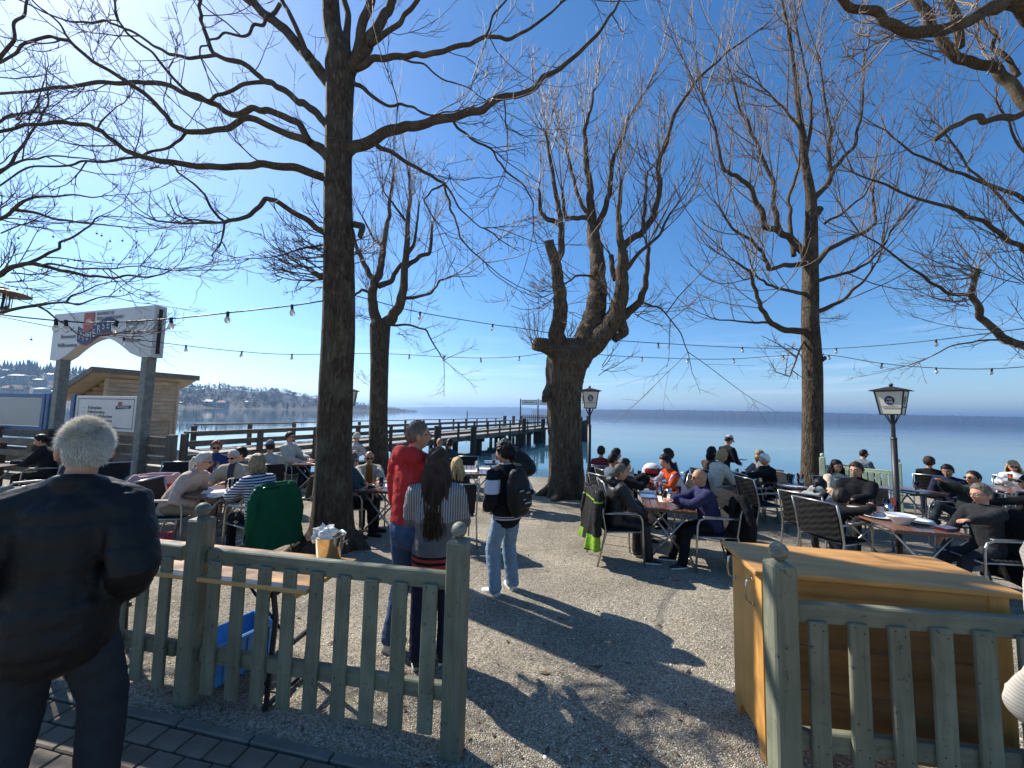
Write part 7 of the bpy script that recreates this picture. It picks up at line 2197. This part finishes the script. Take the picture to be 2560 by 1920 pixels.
def backpack(pi):
    root = empty('backpack', pi['base'], pi['rz'], 'black backpack worn by the boy on the gravel', 'backpack')
    c = pi['chest'] - pi['Fv'] * .20 - pi['sd2'] * .07
    Rv, Fv, sd = pi['Rv'], pi['Fv'], pi['sd2']
    mb = MB(); rounded(mb, [c - sd * .20, c - sd * .10, c + sd * .08, c + sd * .19], [(.115, .075), (.145, .09), (.14, .085), (.10, .06)], 14, flat=Rv)
    rounded(mb, [c - sd * .14 - Fv * .085, c + sd * .02 - Fv * .085], [(.105, .03), (.105, .03)], 12, flat=Rv)
    queue('pack_body', mb, .011, 2, [C['puffer']], root, .008, 34)
    for s in (-1, 1):
        mb = MB(); sh = pi['sh'][s]
        mb.tube([c + sd * .17 + Rv * s * .09 + Fv * .06, pi['nb'] + Rv * s * .095 - Fv * .03 + sd * .03, pi['nb'] + Rv * s * .105 + Fv * .07 - sd * .01, pi['chest'] + Rv * s * .12 + Fv * .15, pi['waist'] + Rv * s * .15 + Fv * .05 if 'waist' in pi else pi['chest'] - sd * .16 + Rv * s * .18 + Fv * .03, c - sd * .17 + Rv * s * .12 + Fv * .05], [(.022, .006)] * 6, 8, flat=Rv)
        mb.build('strap', C['char'], root, smooth=True)
    mb = MB(); mb.tube([c + sd * .20 - Rv * .03, c + sd * .235, c + sd * .20 + Rv * .03], .006, 6); mb.build('grab_handle', C['char'], root)
    for q, (dx, dz_, w_) in enumerate(((-.05, .03, .05), (.03, .00, .045), (.02, -.10, .08), (-.02, -.06, .03))):
        mb = MB(); o = c - Fv * .122 + Rv * dx + sd * dz_; mb.beam(o - Rv * w_ / 2, o + Rv * w_ / 2, .004, .012); mb.build('badge', C['lgrey'], root)
backpack(boy)
edge = person('person in cream knitted jumper and beige trousers at the right edge', None, (-.35, 1), sit=False, H=1.80, at=(1.81, 1.23), lean=2, side=10, aL='pocket', aR='hang', feet=[(-.36, .04), (.1, 0)], top=C['knit'], bulk=.03, hem=-.05, bottom=C['khaki'], leg_w=1.25, shoes=C['shoe_g'], hair=('short', 'brown', .016), group=ST)
person('passer by in dark clothes whose shoe enters at the lower left corner', None, (1, .12), sit=False, H=1.72, at=(-3.30, 1.86), lean=4, feet=[(-.1, -.35), (.1, .50)], aL='hang', aR='hang', top=C['black'], bulk=.03, bottom=C['black'], shoes=C['shoe_b'], crouch=.06, group=ST)

# ------------------------------------------------------------------ left hand tables
CH = 'woven garden chair '
person('silver haired woman in beige jumper and sunglasses leaning over the left table', (512, 1132), (1, .16), Yd=5.4, lean=29, hp=8, fem=True, H=1.68, bw=1.08, aL=(-.12, .34, .62), aR=(.10, .30, .60), top=C['beige'], bulk=.024, bottom=C['khaki'], shoes=C['shoe_g'], hair=('pony', 'silver', .014, .18), glasses='sun', chair_label=CH + 'under the woman in the beige jumper', group=SE, feet=[(-.12, .22), (.12, .26)])
person('bearded old man in beige jacket and sunglasses facing us at the left table', (585, 1124), (.12, -1), Yd=6.3, lean=11, hp=8, H=1.74, bw=1.08, aL='table', aR='table', top=zoned('sand_jacket', (.40, .36, .28), [([('X', 0, .05), ('Y', .02, .5)], (.05, .055, .07), None)]), bulk=.032, collar=.02, bottom=C['khaki'], shoes=C['shoe_g'], hair=('short', 'silver', .012), glasses='sun', beard=True, chair_label=CH + 'under the bearded old man in beige', group=SE)
sw_ = person('woman in navy and white striped jumper with blonde bob at the left table', (644, 1138), (-.86, .42), Yd=5.15, lean=12, hp=8, fem=True, H=1.70, bw=1.25, belly=.02, aL='table', aR=(.12, .36, .76), top=C['stripe'], bulk=.026, hem=-.10, bottom=C['black'], shoes=C['shoe_w'], hair=('bob', 'ash', .026, .10), chair_label=CH + 'with the green jacket over its back', group=SE)
drape('green jacket hung over the chair of the striped woman', sw_['base'], (-.86, .42), C['green'], w_=.25, zb=.14, flare=.16, seed=2, thick=.045, folds=.022)
person('man with reddish hair and sunglasses in blue jacket behind the left table', (542, 1103), (.6, -.8), Yd=7.4, lean=4, H=1.72, aL='table', aR='table', top=C['blue'], bulk=.026, collar=.02, bottom=C['char'], hair=('short', 'red', .022), glasses='sun', chair_label=CH + 'under the man in the blue jacket', group=SE)
person('dark haired person partly hidden behind the bearded old man', (603, 1118), (-.8, -.5), Yd=6.7, lean=6, H=1.66, top=C['slate'], bottom=C['char'], hair=('short', 'dark', .018), chair_label=CH + 'hidden behind the bearded old man', group=SE)
person('bearded man in grey cap and grey shirt with his back to us', (676, 1101), (-.62, .78), Yd=7.7, lean=2, hy=14, H=1.76, aL='table', aR='lap', top=C['lgrey'], sleeve=.9, bottom=C['char'], hair=('short', 'brown', .012), cap=('cap', C['grey']), beard=True, chair_label=CH + 'under the man in the grey cap', group=SE)
person('man in pale grey jacket and sunglasses sitting near the pier', (726, 1081), (1, -.06), Yd=9.8, lean=0, hp=3, H=1.80, aL='table', aR=(.14, .36, .72), top=C['pale'], bulk=.028, collar=.02, bottom=C['navy'], shoes=C['shoe_w'], hair=('short', 'brown', .020), glasses='sun', chair_label=CH + 'under the man in the pale grey jacket', group=SE)
person('person with bare arms and white shoes half hidden by the big trunk', (826, 1100), (-1, .0), lean=8, H=1.70, aL=(-.12, .40, .80), aR=(.12, .42, .84), top=C['tan'], sleeve=.9, bottom=C['olive'], shoes=C['shoe_w'], skin='b', hair=('short', 'brown', .02), chair_label=CH + 'hidden behind the big trunk', group=SE, feet=[(-.12, .42), (.12, .46)])
person('person in white beanie and cream top with striped sleeves near the pier', (893, 1082), (.35, .93), Yd=11, lean=6, H=1.64, fem=True, aL='table', aR=(.30, .30, .80), top=C['stripe_arm'], bottom=C['char'], hair=('short', 'ash', .012), cap=('beanie', C['cream']), chair_label=CH + 'under the person in the white beanie', group=SE)
person('person in cream coat half hidden behind the big trunk near the pier', (868, 1098), (-.2, .97), lean=3, H=1.66, top=C['cream'], bulk=.03, bottom=C['char'], hair=('short', 'ash', .016), chair_label=CH + 'under the person in the cream coat', group=SE)
person('grey haired woman in dark jacket beside the big trunk', (880, 1132), (.96, .05), Yd=6.15, lean=0, hp=3, H=1.66, fem=True, bw=1.1, aL='lap', aR=(.16, .26, .60), top=C['teal'], bulk=.032, hem=-.10, collar=.01, bottom=C['black'], hair=('bob', 'greybrown', .022, .09), glasses='sun', chair_label=CH + 'under the grey haired woman in the dark jacket', group=SE)
person('bald man with moustache in beige blazer and sunglasses at the middle left table', (924, 1127), (.46, -.88), Yd=6.75, lean=4, H=1.74, bw=1.1, aL='table', aR='table', top=zoned('beige_blazer', (.40, .36, .30), [([('X', 0, .055), ('Y', .02, .5)], (.25, .10, .018), None)]), bulk=.03, collar=.015, bottom=C['char'], skin='b', hair=('ring', 'greybrown', .008), glasses='sun', chair_label=CH + 'under the man in the beige blazer', group=SE)
person('blonde woman with her back to us next to the red hoodie', (1143, 1144), (-.30, .95), Yd=5.8, lean=4, H=1.66, fem=True, aL='table', aR='lap', top=C['char'], bottom=C['char'], hair=('long', 'blonde', .02, .22), chair_label=CH + 'under the blonde woman beside the red hoodie', group=SE)
person('bald man in white T-shirt sitting with his back to us by the water', (1100, 1095), (-.35, .94), Yd=10, lean=4, hy=20, H=1.74, bw=1.12, aL='table', aR='lap', top=C['white'], sleeve=.75, bottom=C['char'], skin='b', hair=('buzz', 'greybrown', .003), chair_label=CH + 'under the man in the white T-shirt', group=SE)
person('woman with dark ponytail sitting by the water', (1125, 1097), (.25, .96), Yd=9.9, lean=3, H=1.66, fem=True, aL='table', aR='lap', top=C['teal'], bottom=C['char'], hair=('pony', 'brown', .014, .24), chair_label=CH + 'under the woman with the dark ponytail', group=SE)
person('person in shiny black puffer jacket bending over a table by the water', (1262, 1097), (-1, .22), Yd=8.3, sit=False, H=1.74, lean=46, hp=5, bw=1.3, aL=(-.2, .62, .80), aR=(.15, .60, .80), top=C['puffer'], bulk=.06, hem=-.1, collar=.0, quilt=.010, neck_ring=True, bottom=C['black'], hair=('short', 'black', .018), group=ST, folds=.012)
person('dark haired man in black jacket seated at the far left edge', (104, 1087), (-.75, -.5), lean=12, hp=14, H=1.74, aL='table', aR='table', top=C['char'], bulk=.03, collar=.01, bottom=C['char'], hair=('short', 'dark', .018), chair_label=CH + 'under the man in black at the far left', group=SE)

# ------------------------------------------------------------------ right hand tables
bk = person('short haired biker in black jacket sitting sideways near the middle lamp post', (1551, 1158), (1, .05), Yd=5.25, lean=7, hp=4, H=1.78, bw=1.06, aL=(-.10, .34, .66), aR=(.16, .30, .62), top=C['leather'], bulk=.034, hood=True, collar=.015, bottom=C['leather'], leg_w=1.3, shoes=C['shoe_b'], skin='b', hair=('short', 'greybrown', .008), near=True, chair_label=CH + 'with the yellow and black biker jacket', group=SE, feet=[(-.13, .30), (.13, .34)])
drape('black and neon yellow biker jacket hung over the chair at the near right table', bk['base'], (1, .05), zoned('hi_vis_jacket', (.016, .016, .016), [([('Z', .20, .38), ('X', .12, .5)], (.20, .36, .03), None), ([('Z', .80, .82)], (.20, .34, .03), None)]), w_=.28, zb=.22, flare=.06, seed=4)
hl = person('dark haired man behind the biker lifting a red and white helmet', (1562, 1147), (1, -.02), Yd=6.2, lean=8, H=1.74, aL=(-.02, .36, 1.00, -1, 0, -1), aR=(.12, .36, .98, 1, 0, -1), top=C['black'], bulk=.026, bottom=C['char'], hair=('short', 'dark', .018), chair_label=CH + 'under the man lifting the helmet', group=SE)
def helmet(pi):
    c = pi['M'] @ (Vector((.05, .44, 1.08)))
    root = empty('helmet', c, pi['rz'], 'red white and black helmet held up at the near right table', 'helmet')
    V, F = ico(4)
    q = V * np.array([.12, .145, .12]); keep = (q[F][:, :, 2].mean(1) > -.035) & ~((q[F][:, :, 1].mean(1) > .06) & (np.abs(q[F][:, :, 2].mean(1) - .0) < .035))
    mi = np.where(q[F][:, :, 2].mean(1) > .05, 0, np.where(np.abs(q[F][:, :, 0].mean(1)) > .06, 1, 0))
    mb = MB()
    used, inv = np.unique(F[keep], return_inverse=True); inv = inv.reshape(-1, 3)
    for mm in (0, 1):
        s = inv[mi[keep] == mm]
        if len(s): add_np(mb, q[used], s, mm)
    mb.build('shell', [C['white'], C['red']], root, smooth=True, fix=False)
    mb = MB(); mb.sphere((0, 0, 0), .108, 16, 10, (1, 1.15, 1)); mb.build('lining', C['black'], root, smooth=True)
helmet(hl)
person('dark haired man in grey T-shirt at the second right table', (1533, 1133), (.9, .42), Yd=7.1, lean=5, H=1.74, aL='table', aR='table', top=C['slate'], sleeve=.8, bottom=C['char'], skin='b', hair=('short', 'dark', .016), chair_label=CH + 'under the man in the grey T-shirt', group=SE)
person('curly haired person in black at the second right table, facing right', (1541, 1122), (1, .2), Yd=7.9, lean=4, H=1.74, aL='table', aR='table', top=C['black'], bottom=C['char'], hair=('curly', 'dark', .02), chair_label=CH + 'under the curly haired person in black facing right', group=SE)
person('child in red checked shirt beside the middle lamp post', (1503, 1116), (.35, .93), Yd=9, lean=2, H=1.45, hs=1.05, aL='lap', aR='table', top=C['plaid'], bottom=C['char'], hair=('short', 'brown', .018), chair_label=CH + 'under the child in the red checked shirt', group=SE)
person('cyclist in orange jersey leaning on the second right table', (1663, 1138), (-1, -.12), Yd=7.0, lean=26, hp=14, H=1.76, aL=(-.12, .52, .80), aR=(.10, .55, .80), top=C['jersey'], bulk=.016, bottom=C['black'], hair=('short', 'dark', .022), chair_label=CH + 'under the cyclist in orange', group=SE)
person('person with curly dark hair and dark top behind the orange cyclist', (1670, 1124), (-.85, .5), Yd=8.2, lean=6, H=1.72, aL='table', aR='table', top=C['navy'], bottom=C['char'], hair=('curly', 'brown', .028), chair_label=CH + 'under the curly haired person behind the orange cyclist', group=SE)
wt = person('waiter in black with grey cap standing and taking an order', (1822, 1088), (.93, .2), Yd=9.2, sit=False, H=1.68, lean=13, hp=28, aL=(-.02, .36, 1.02), aR=(.12, .34, .98), top=C['black'], bulk=.018, bottom=C['black'], hair=('short', 'dark', .012), cap=('cap', C['lgrey']), group=ST)
c = wt['M'] @ Vector((.04, .46, 1.06)); flat('order_pad', c, .16, .22, .012, MAT['black_metal'], wt['rz'], 'black order pad in the hands of the waiter', 'pad')
person('blonde woman in cream jumper and striped trousers beside the waiter', (1805, 1126), (.96, .12), Yd=7.9, lean=16, hp=10, fem=True, H=1.70, bw=1.1, aL='table', aR=(.08, .38, .86), top=C['cream'], bulk=.03, bottom=C['pinkstripe'], leg_w=1.4, shoes=C['shoe_w'], hair=('bob', 'blonde', .024, .06), chair_label=CH + 'under the blonde woman in the cream jumper', group=SE)
person('dark haired woman behind the blonde woman in the cream jumper', (1779, 1118), (.9, .4), Yd=8.6, lean=5, fem=True, H=1.68, aL='table', aR='table', top=C['brown'], bottom=C['char'], hair=('bob', 'black', .02, .14), chair_label=CH + 'under the dark haired woman left of the waiter', group=SE)
person('white haired man in black jacket reaching over the waiter table', (1911, 1135), (-1, .02), Yd=8.0, lean=10, hp=6, H=1.74, aL=(-.10, .52, .84), aR='table', top=C['black'], bulk=.026, bottom=C['char'], hair=('short', 'white', .018), chair_label=CH + 'under the white haired man in black', group=SE)
person('brown haired woman in grey beside the white haired man at right', (1899, 1126), (-.92, -.25), Yd=8.7, lean=4, fem=True, H=1.68, aL='table', aR='table', top=C['grey'], bottom=C['char'], hair=('bob', 'ash', .02, .14), chair_label=CH + 'under the brown haired woman in grey', group=SE)
bd = person('bald man in navy jumper and sunglasses with folded arms at the near right table', (1748, 1171), (-1, .06), Yd=5.1, lean=13, hp=2, hy=8, H=1.76, bw=1.12, belly=.02, aL=(.03, .40, .80), aR=(-.02, .44, .82), top=C['purple'], bulk=.024, bottom=C['black'], leg_w=1.15, shoes=C['shoe_b'], skin='b', hair=('buzz', 'greybrown', .001), glasses='sun', near=True, chair_label=CH + 'with two black jackets behind the bald man', group=SE, feet=[(-.13, .36), (.13, .40)])
drape('black jackets hung over the chair of the bald man', bd['base'], (-1, .06), C['black'], w_=.28, zb=.13, flare=.08, seed=6)
person('girl with black ponytail in pale grey hoodie at the right hand table', (2049, 1196), (.86, .5), Yd=5.7, lean=36, hp=14, fem=True, H=1.52, hs=1.06, aL='table', aR='table', top=C['lgrey'], bulk=.028, hood=True, bottom=C['djean'], hair=('pony', 'black', .014, .16), skin='b', chair_label=CH + 'under the girl in the grey hoodie', group=SE)
person('boy in black with raised arms at the right hand table', (2104, 1224), (.95, .3), Yd=5.0, lean=28, hp=12, H=1.36, hs=1.1, aL=(-.22, .22, .92, -1, .3, .2), aR=(.22, .30, .86, 1, .5, .3), top=C['black'], bulk=.02, bottom=C['jean'], skin='b', hair=('short', 'dark', .022), chair_label=CH + 'under the boy in black', group=SE)
person('woman with long black hair and cream jacket facing us at right', (2091, 1151), (-.3, -.95), Yd=7.1, lean=2, fem=True, H=1.70, aL='table', aR='lap', top=zoned('cream_jacket', (.55, .47, .37), [([('X', 0, .06), ('Y', .02, .5)], (.22, .21, .22), None)]), bulk=.028, bottom=C['char'], hair=('wavy', 'black', .024, .30), glasses='clear', skin='b', chair_label=CH + 'under the woman with long black hair', group=SE)
person('man in black jacket and glasses beside the woman with long black hair', (2140, 1156), (-.9, -.42), Yd=6.0, lean=4, H=1.74, bw=1.1, aL='table', aR='lap', top=C['black'], bulk=.032, collar=.015, bottom=C['char'], hair=('short', 'brown', .018), glasses='clear', chair_label=CH + 'under the man in black with glasses', group=SE)
person('bearded man in dark shirt and sunglasses near the water behind the green fence', (2159, 1124), (1, .02), lean=4, H=1.74, top=C['slate'], bottom=C['char'], hair=('short', 'dark', .012), beard=True, glasses='sun', chair_label=CH + 'under the bearded man near the water', group=SE)
person('dark haired man in black T-shirt looking over the lake at right', (2322, 1142), (.72, .7), Yd=8.6, lean=-4, H=1.76, aL='lap', aR='lap', top=C['black'], sleeve=.85, bottom=C['navy'], skin='b', hair=('short', 'brown', .026), chair_label=CH + 'under the man in the black T-shirt', group=SE)
person('dark haired man in navy jacket looking down at the far right table', (2368, 1160), (-.85, -.4), Yd=7.0, lean=14, hp=22, H=1.74, bw=1.08, aL='lap', aR='lap', top=C['navy'], bulk=.028, bottom=C['char'], skin='b', hair=('short', 'dark', .014), chair_label=CH + 'under the man looking down', group=SE)
person('man in sunglasses and dark green jacket leaning back, hands at his chin', (2432, 1176), (-1, .05), Yd=6.0, lean=-14, hp=-2, H=1.76, aL=(-.02, .22, 1.02, -1, .2, -1), aR=(.06, .22, 1.02, 1, .2, -1), top=C['dgreen'], bulk=.026, collar=.01, bottom=C['djean'], skin='b', hair=('short', 'dark', .010), glasses='sun', chair_label=CH + 'under the man in the dark green jacket', group=SE, feet=[(-.10, .38), (.0, .46, .30)])
bw_ = person('blonde woman in white blouse and sunglasses holding an orange drink', (2532, 1152), (-.72, -.7), Yd=8.2, lean=2, fem=True, H=1.70, aL='lap', aR=(.10, .30, .88), top=C['white'], bulk=.026, bottom=C['char'], hair=('long', 'blonde', .02, .16), glasses='sun', chair_label=CH + 'under the blonde woman in white', group=SE)
c = bw_['M'] @ Vector((.10, .42, .86)); glass_of(c, 'aperol', 'glass of orange drink held by the blonde woman in white')
rm = person('man in charcoal jumper and glasses sitting at the right hand table', (2450, 1208), (-1, .10), Yd=4.35, lean=2, hp=4, hy=4, H=1.80, bw=1.06, aL=(-.30, .44, .86, -1, -.2, -.5), aR=(.10, .28, .60), top=C['char'], bulk=.020, bottom=C['djean'], leg_w=1.15, skin='a', hair=('short', 'greybrown', .013), glasses='clear', near=True, chair_label=CH + 'with the black coat behind the man in charcoal', group=SE, feet=[(-.13, .40), (.13, .44)])
drape('black coat hung over the chair of the man in the charcoal jumper', rm['base'], (-1, .10), C['black'], w_=.30, zb=.12, flare=.12, seed=8)
person('person in black cap cut off by the right edge behind the charcoal jumper', (2572, 1188), (-.5, .8), Yd=5.4, lean=4, H=1.74, aL='table', aR='lap', top=C['black'], bottom=C['char'], skin='b', hair=('short', 'dark', .012), cap=('cap', C['black']), chair_label=CH + 'under the person cut off at the right edge', group=SE)
# ------------------------------------------------------------------ tables, empty chairs and what lies on the tables
TL = 'brown slatted folding table '
table('A', -4.05, 5.45, -.2, .72, .72, TL + 'between the beige and the striped jumper')
table('B', -5.40, 6.75, .1, .72, .72, TL + 'in front of the man in the blue jacket')
table('C', -4.80, 9.45, .2, .72, .72, TL + 'in front of the man in the pale grey jacket')
table('D', -1.93, 6.15, -.1, .72, .72, TL + 'of the couple beside the big trunk')
table('E', -.76, 8.75, .1, .66, 1.30, TL + 'with white papers behind the red hoodie')
table('F', -.35, 10.7, .1, .72, .72, TL + 'nearest the pier in the middle')
table('G', 2.52, 7.45, .0, .72, 1.10, TL + 'in front of the orange cyclist')
table('H', 2.21, 5.58, -.277, .64, 1.30, TL + 'between the biker and the bald man')
table('I', 4.72, 8.05, .05, .72, .72, TL + 'where the waiter takes the order')
table('J', 5.45, 7.4, -.1, .72, .72, TL + 'set but empty, right of the cream jumper')
table('K', 4.57, 4.74, -.23, .66, 1.30, TL + 'covered with plates in front of the charcoal jumper')
table('L', 7.30, 7.15, .1, .72, .72, TL + 'of the three men at far right')
table('M', 9.80, 7.55, -.4, .72, 1.10, TL + 'in front of the blonde woman in white')
table('N', -10.05, 7.45, .2, .72, .72, TL + 'of the man in black at the far left')
q = G(20, 1240, .74); table('O', q.x - .2, q.y + .1, .25, .72, 1.10, TL + 'at the left edge behind the white haired man')
for x, y, f, lab in ((-6.15, 7.05, (.3, -1), 'standing empty left of the blue jacket man'), (-7.45, 6.15, (-.5, -.9), 'standing empty left of the white haired man head'), (-6.95, 6.75, (.6, -.8), 'standing empty just right of the white haired man head'),
                     (-5.25, 5.85, (-.6, .8), 'with a red and pink jacket behind the beige jumper'), (-.22, 8.05, (-1, .1), 'standing empty right of the table with white papers'), (-1.05, 9.85, (.15, -1), 'standing empty behind the table with white papers'),
                     (4.30, 9.5, (.7, -.6), 'standing empty left behind the waiter'), (4.55, 7.1, (1, .1), 'standing empty nearest behind the bald man'), (4.85, 7.75, (1, .05), 'standing empty, second behind the bald man'),
                     (8.25, 6.35, (.25, 1), 'standing empty at the right edge, left one'), (8.95, 6.75, (.1, 1), 'standing empty at the right edge, right one'), (6.55, 7.2, (1, -.1), 'standing empty left of the three men'), (1.95, 8.7, (.1, 1), 'standing empty beyond the lamp post')):
    chair(x, y, f, CH + lab)
drape('red and pink jacket hung over a chair behind the beige jumper', (-5.25, 5.85), (-.6, .8), zoned('red_pink_jacket', (.45, .035, .03), [([('Z', .80, 1.2)], (.48, .30, .30), None)]), w_=.26, zb=.35, flare=.02, seed=11)

glass_of(on('A', .10, .05), None, 'empty glass on the left table by the striped jumper')
glass_of(on('A', .16, .12), None, 'second empty glass on the left table beside the first')
cutlery(on('A', .18, .26), 'cutlery pot on the left table before the old man')
flat('menu_sheet', on('A', .02, -.05), .30, .21, .003, MAT['paper'], .5, 'white menu sheet on the left table', 'paper')
cutlery(on('B', .15, .2), 'cutlery pot with red napkins before the blue jacket man')
flat('paper_mat', on('B', -.1, -.1), .32, .24, .003, MAT['paper'], .2, 'white paper on the table of the blue jacket man', 'paper')
lathe_thing('ashtray', ASH, on('C', .1, -.1), 'small dark ashtray on the table near the pier', 'ashtray', 1.2)
glass_of(on('D', -.05, -.10), 'cola', 'tall glass of red drink on the table by the big trunk')
glass_of(on('D', .22, -.18), 'beer', 'glass of amber drink on the table by the big trunk')
lathe_thing('ashtray', ASH, on('D', -.20, -.12), 'black ashtray on the table by the big trunk', 'ashtray')
flat('paper_mat', on('D', .12, .12), .36, .25, .003, MAT['paper'], .3, 'white paper on the table by the big trunk', 'paper')
cutlery(on('E', .02, -.12), 'cutlery pot on the table with white papers', False)
flat('paper_mat', on('E', -.15, -.25), .34, .24, .003, MAT['paper'], .1, 'near white paper mat behind the red hoodie', 'paper')
flat('paper_mat', on('E', .15, .15), .34, .24, .003, MAT['paper'], -.1, 'far white paper mat behind the red hoodie', 'paper')
cutlery(on('F', -.1, 0), 'cutlery pot on the table nearest the pier', False)
lathe_thing('plate', PLATE, on('F', .2, -.1), 'white plate on the table nearest the pier', 'plate', .8)
flat('menu_card', on('G', -.1, -.2), .30, .22, .02, MAT['paper'], .2, 'white menu card on the cyclist table', 'menu')
cutlery(on('G', -.15, .2), 'cutlery pot on the cyclist table', False)
glass_of(on('G', .05, .3), None, 'empty glass on the cyclist table')
flat('menu_card', on('H', -.22, .18), .21, .44, .012, MAT['menu'], -.22, 'blue menu card at the edge of the near right table', 'menu')
glass_of(on('H', -.02, -.18), 'cola', 'glass of dark red drink on the near right table')
lathe_thing('ashtray', ASH, on('H', .16, -.30), 'black ashtray on the near right table', 'ashtray')
flat('paper_mat', on('H', .06, -.02), .30, .42, .003, MAT['paper'], -.3, 'white paper mat on the near right table', 'paper')
cutlery(on('H', -.04, .30), 'cutlery pot with red napkins on the near right table')
lathe_thing('salt_canister', CAN, on('H', .08, .22), 'steel canister beside the cutlery pot on the near right table', 'canister', .9)
glass_of(on('H', .22, .25), 'cola', 'tall dark beer beside the bald man')
cutlery(on('I', .0, .1), 'cutlery pot on the waiter table')
glass_of(on('I', -.15, -.1), None, 'clear glass on the waiter table, left one'); glass_of(on('I', .18, .12), None, 'clear glass on the waiter table, right one')
lathe_thing('plate', PLATE, on('I', .12, -.15), 'plate of food on the waiter table', 'plate', .9)
cutlery(on('J', .12, .1), 'cutlery pot with red napkins on the empty set table')
glass_of(on('J', -.05, .18), None, 'clear glass on the empty set table'); flat('paper_mat', on('J', -.12, -.1), .32, .24, .003, MAT['paper'], .0, 'white paper on the empty set table', 'paper')
lathe_thing('plate', PLATE, on('K', -.16, -.10), 'white plate under the big bowl at right', 'plate')
bo = lathe_thing('bowl', BOWL, on('K', -.08, -.34), 'big white bowl on the right hand table', 'bowl', 1.0)
mb = MB(); mb.lathe((0, 0, 0), [(.001, .085), (.085, .086), (.001, .088)], 20); mb.build('napkin', mat('blue_print', (.35, .40, .62), .7, .3, 40, .1, 60), bo)
lathe_thing('plate', PLATE, on('K', .16, -.22), 'white plate in front of the charcoal jumper', 'plate', 1.05)
lathe_thing('plate', PLATE, on('K', .16, -.22) + Vector((0, 0, .020)), 'upper of two stacked plates before the charcoal jumper', 'plate', .95)
lathe_thing('plate', PLATE, on('K', -.14, .30), 'white plate with red food at the back of the right table', 'plate')
flat('purse', on('K', .24, -.48), .19, .11, .028, MAT['cola'], .2, 'dark red purse at the corner of the right hand table', 'purse')
cutlery(on('K', .12, .16), 'cutlery pot with red napkins on the right hand table')
glass_of(on('K', -.02, .22), 'cola', 'glass with red drink on the right hand table'); glass_of(on('K', .22, .22), None, 'empty glass on the right hand table, right one'); glass_of(on('K', .20, .34), None, 'empty glass on the right hand table, rear one')
glass_of(on('L', .05, -.1), 'cola', 'glass of dark drink on the table of the three men'); flat('phone', on('L', -.15, -.1), .08, .16, .01, MAT['black_metal'], .6, 'black phone on the table of the three men', 'phone')
lathe_thing('ashtray', ASH, on('M', .1, -.3), 'black ashtray on the table of the blonde woman', 'ashtray')
flat('wrapper', on('N', .1, -.15), .22, .16, .03, MAT['napkin_red'], .4, 'red packet on the far left table', 'packet')
# scraps on the gravel
for i, (px, py, colr, nm) in enumerate(((1690, 1452, (.4, .04, .05), 'red petals scattered on the gravel by the counter'), (1714, 1764, (.03, .06, .35), 'small blue bottle cap on the gravel by the counter'))):
    c = G(px, py); mb = MB()
    for k in range(7 if i == 0 else 1): mb.box((rng.uniform(-.05, .05) if i == 0 else 0, rng.uniform(-.03, .03) if i == 0 else 0, .007), (.014, .011, .006), rz=rng.random() * 3)
    o = mb.build('litter', mat('litter_%d' % i, colr, .6, .1, 20, 0), loc=(c.x, c.y, c.z + .004)); tag(o, nm, 'litter')
flush_people()
# lettering becomes plain meshes
dg = bpy.context.evaluated_depsgraph_get()
for o in [o for o in bpy.data.objects if o.type == 'FONT']:
    me = bpy.data.meshes.new_from_object(o.evaluated_get(dg))
    n = link(o.name.split('.')[0], me, o.parent)
    n.matrix_local = o.matrix_local.copy()
    bpy.data.objects.remove(o)
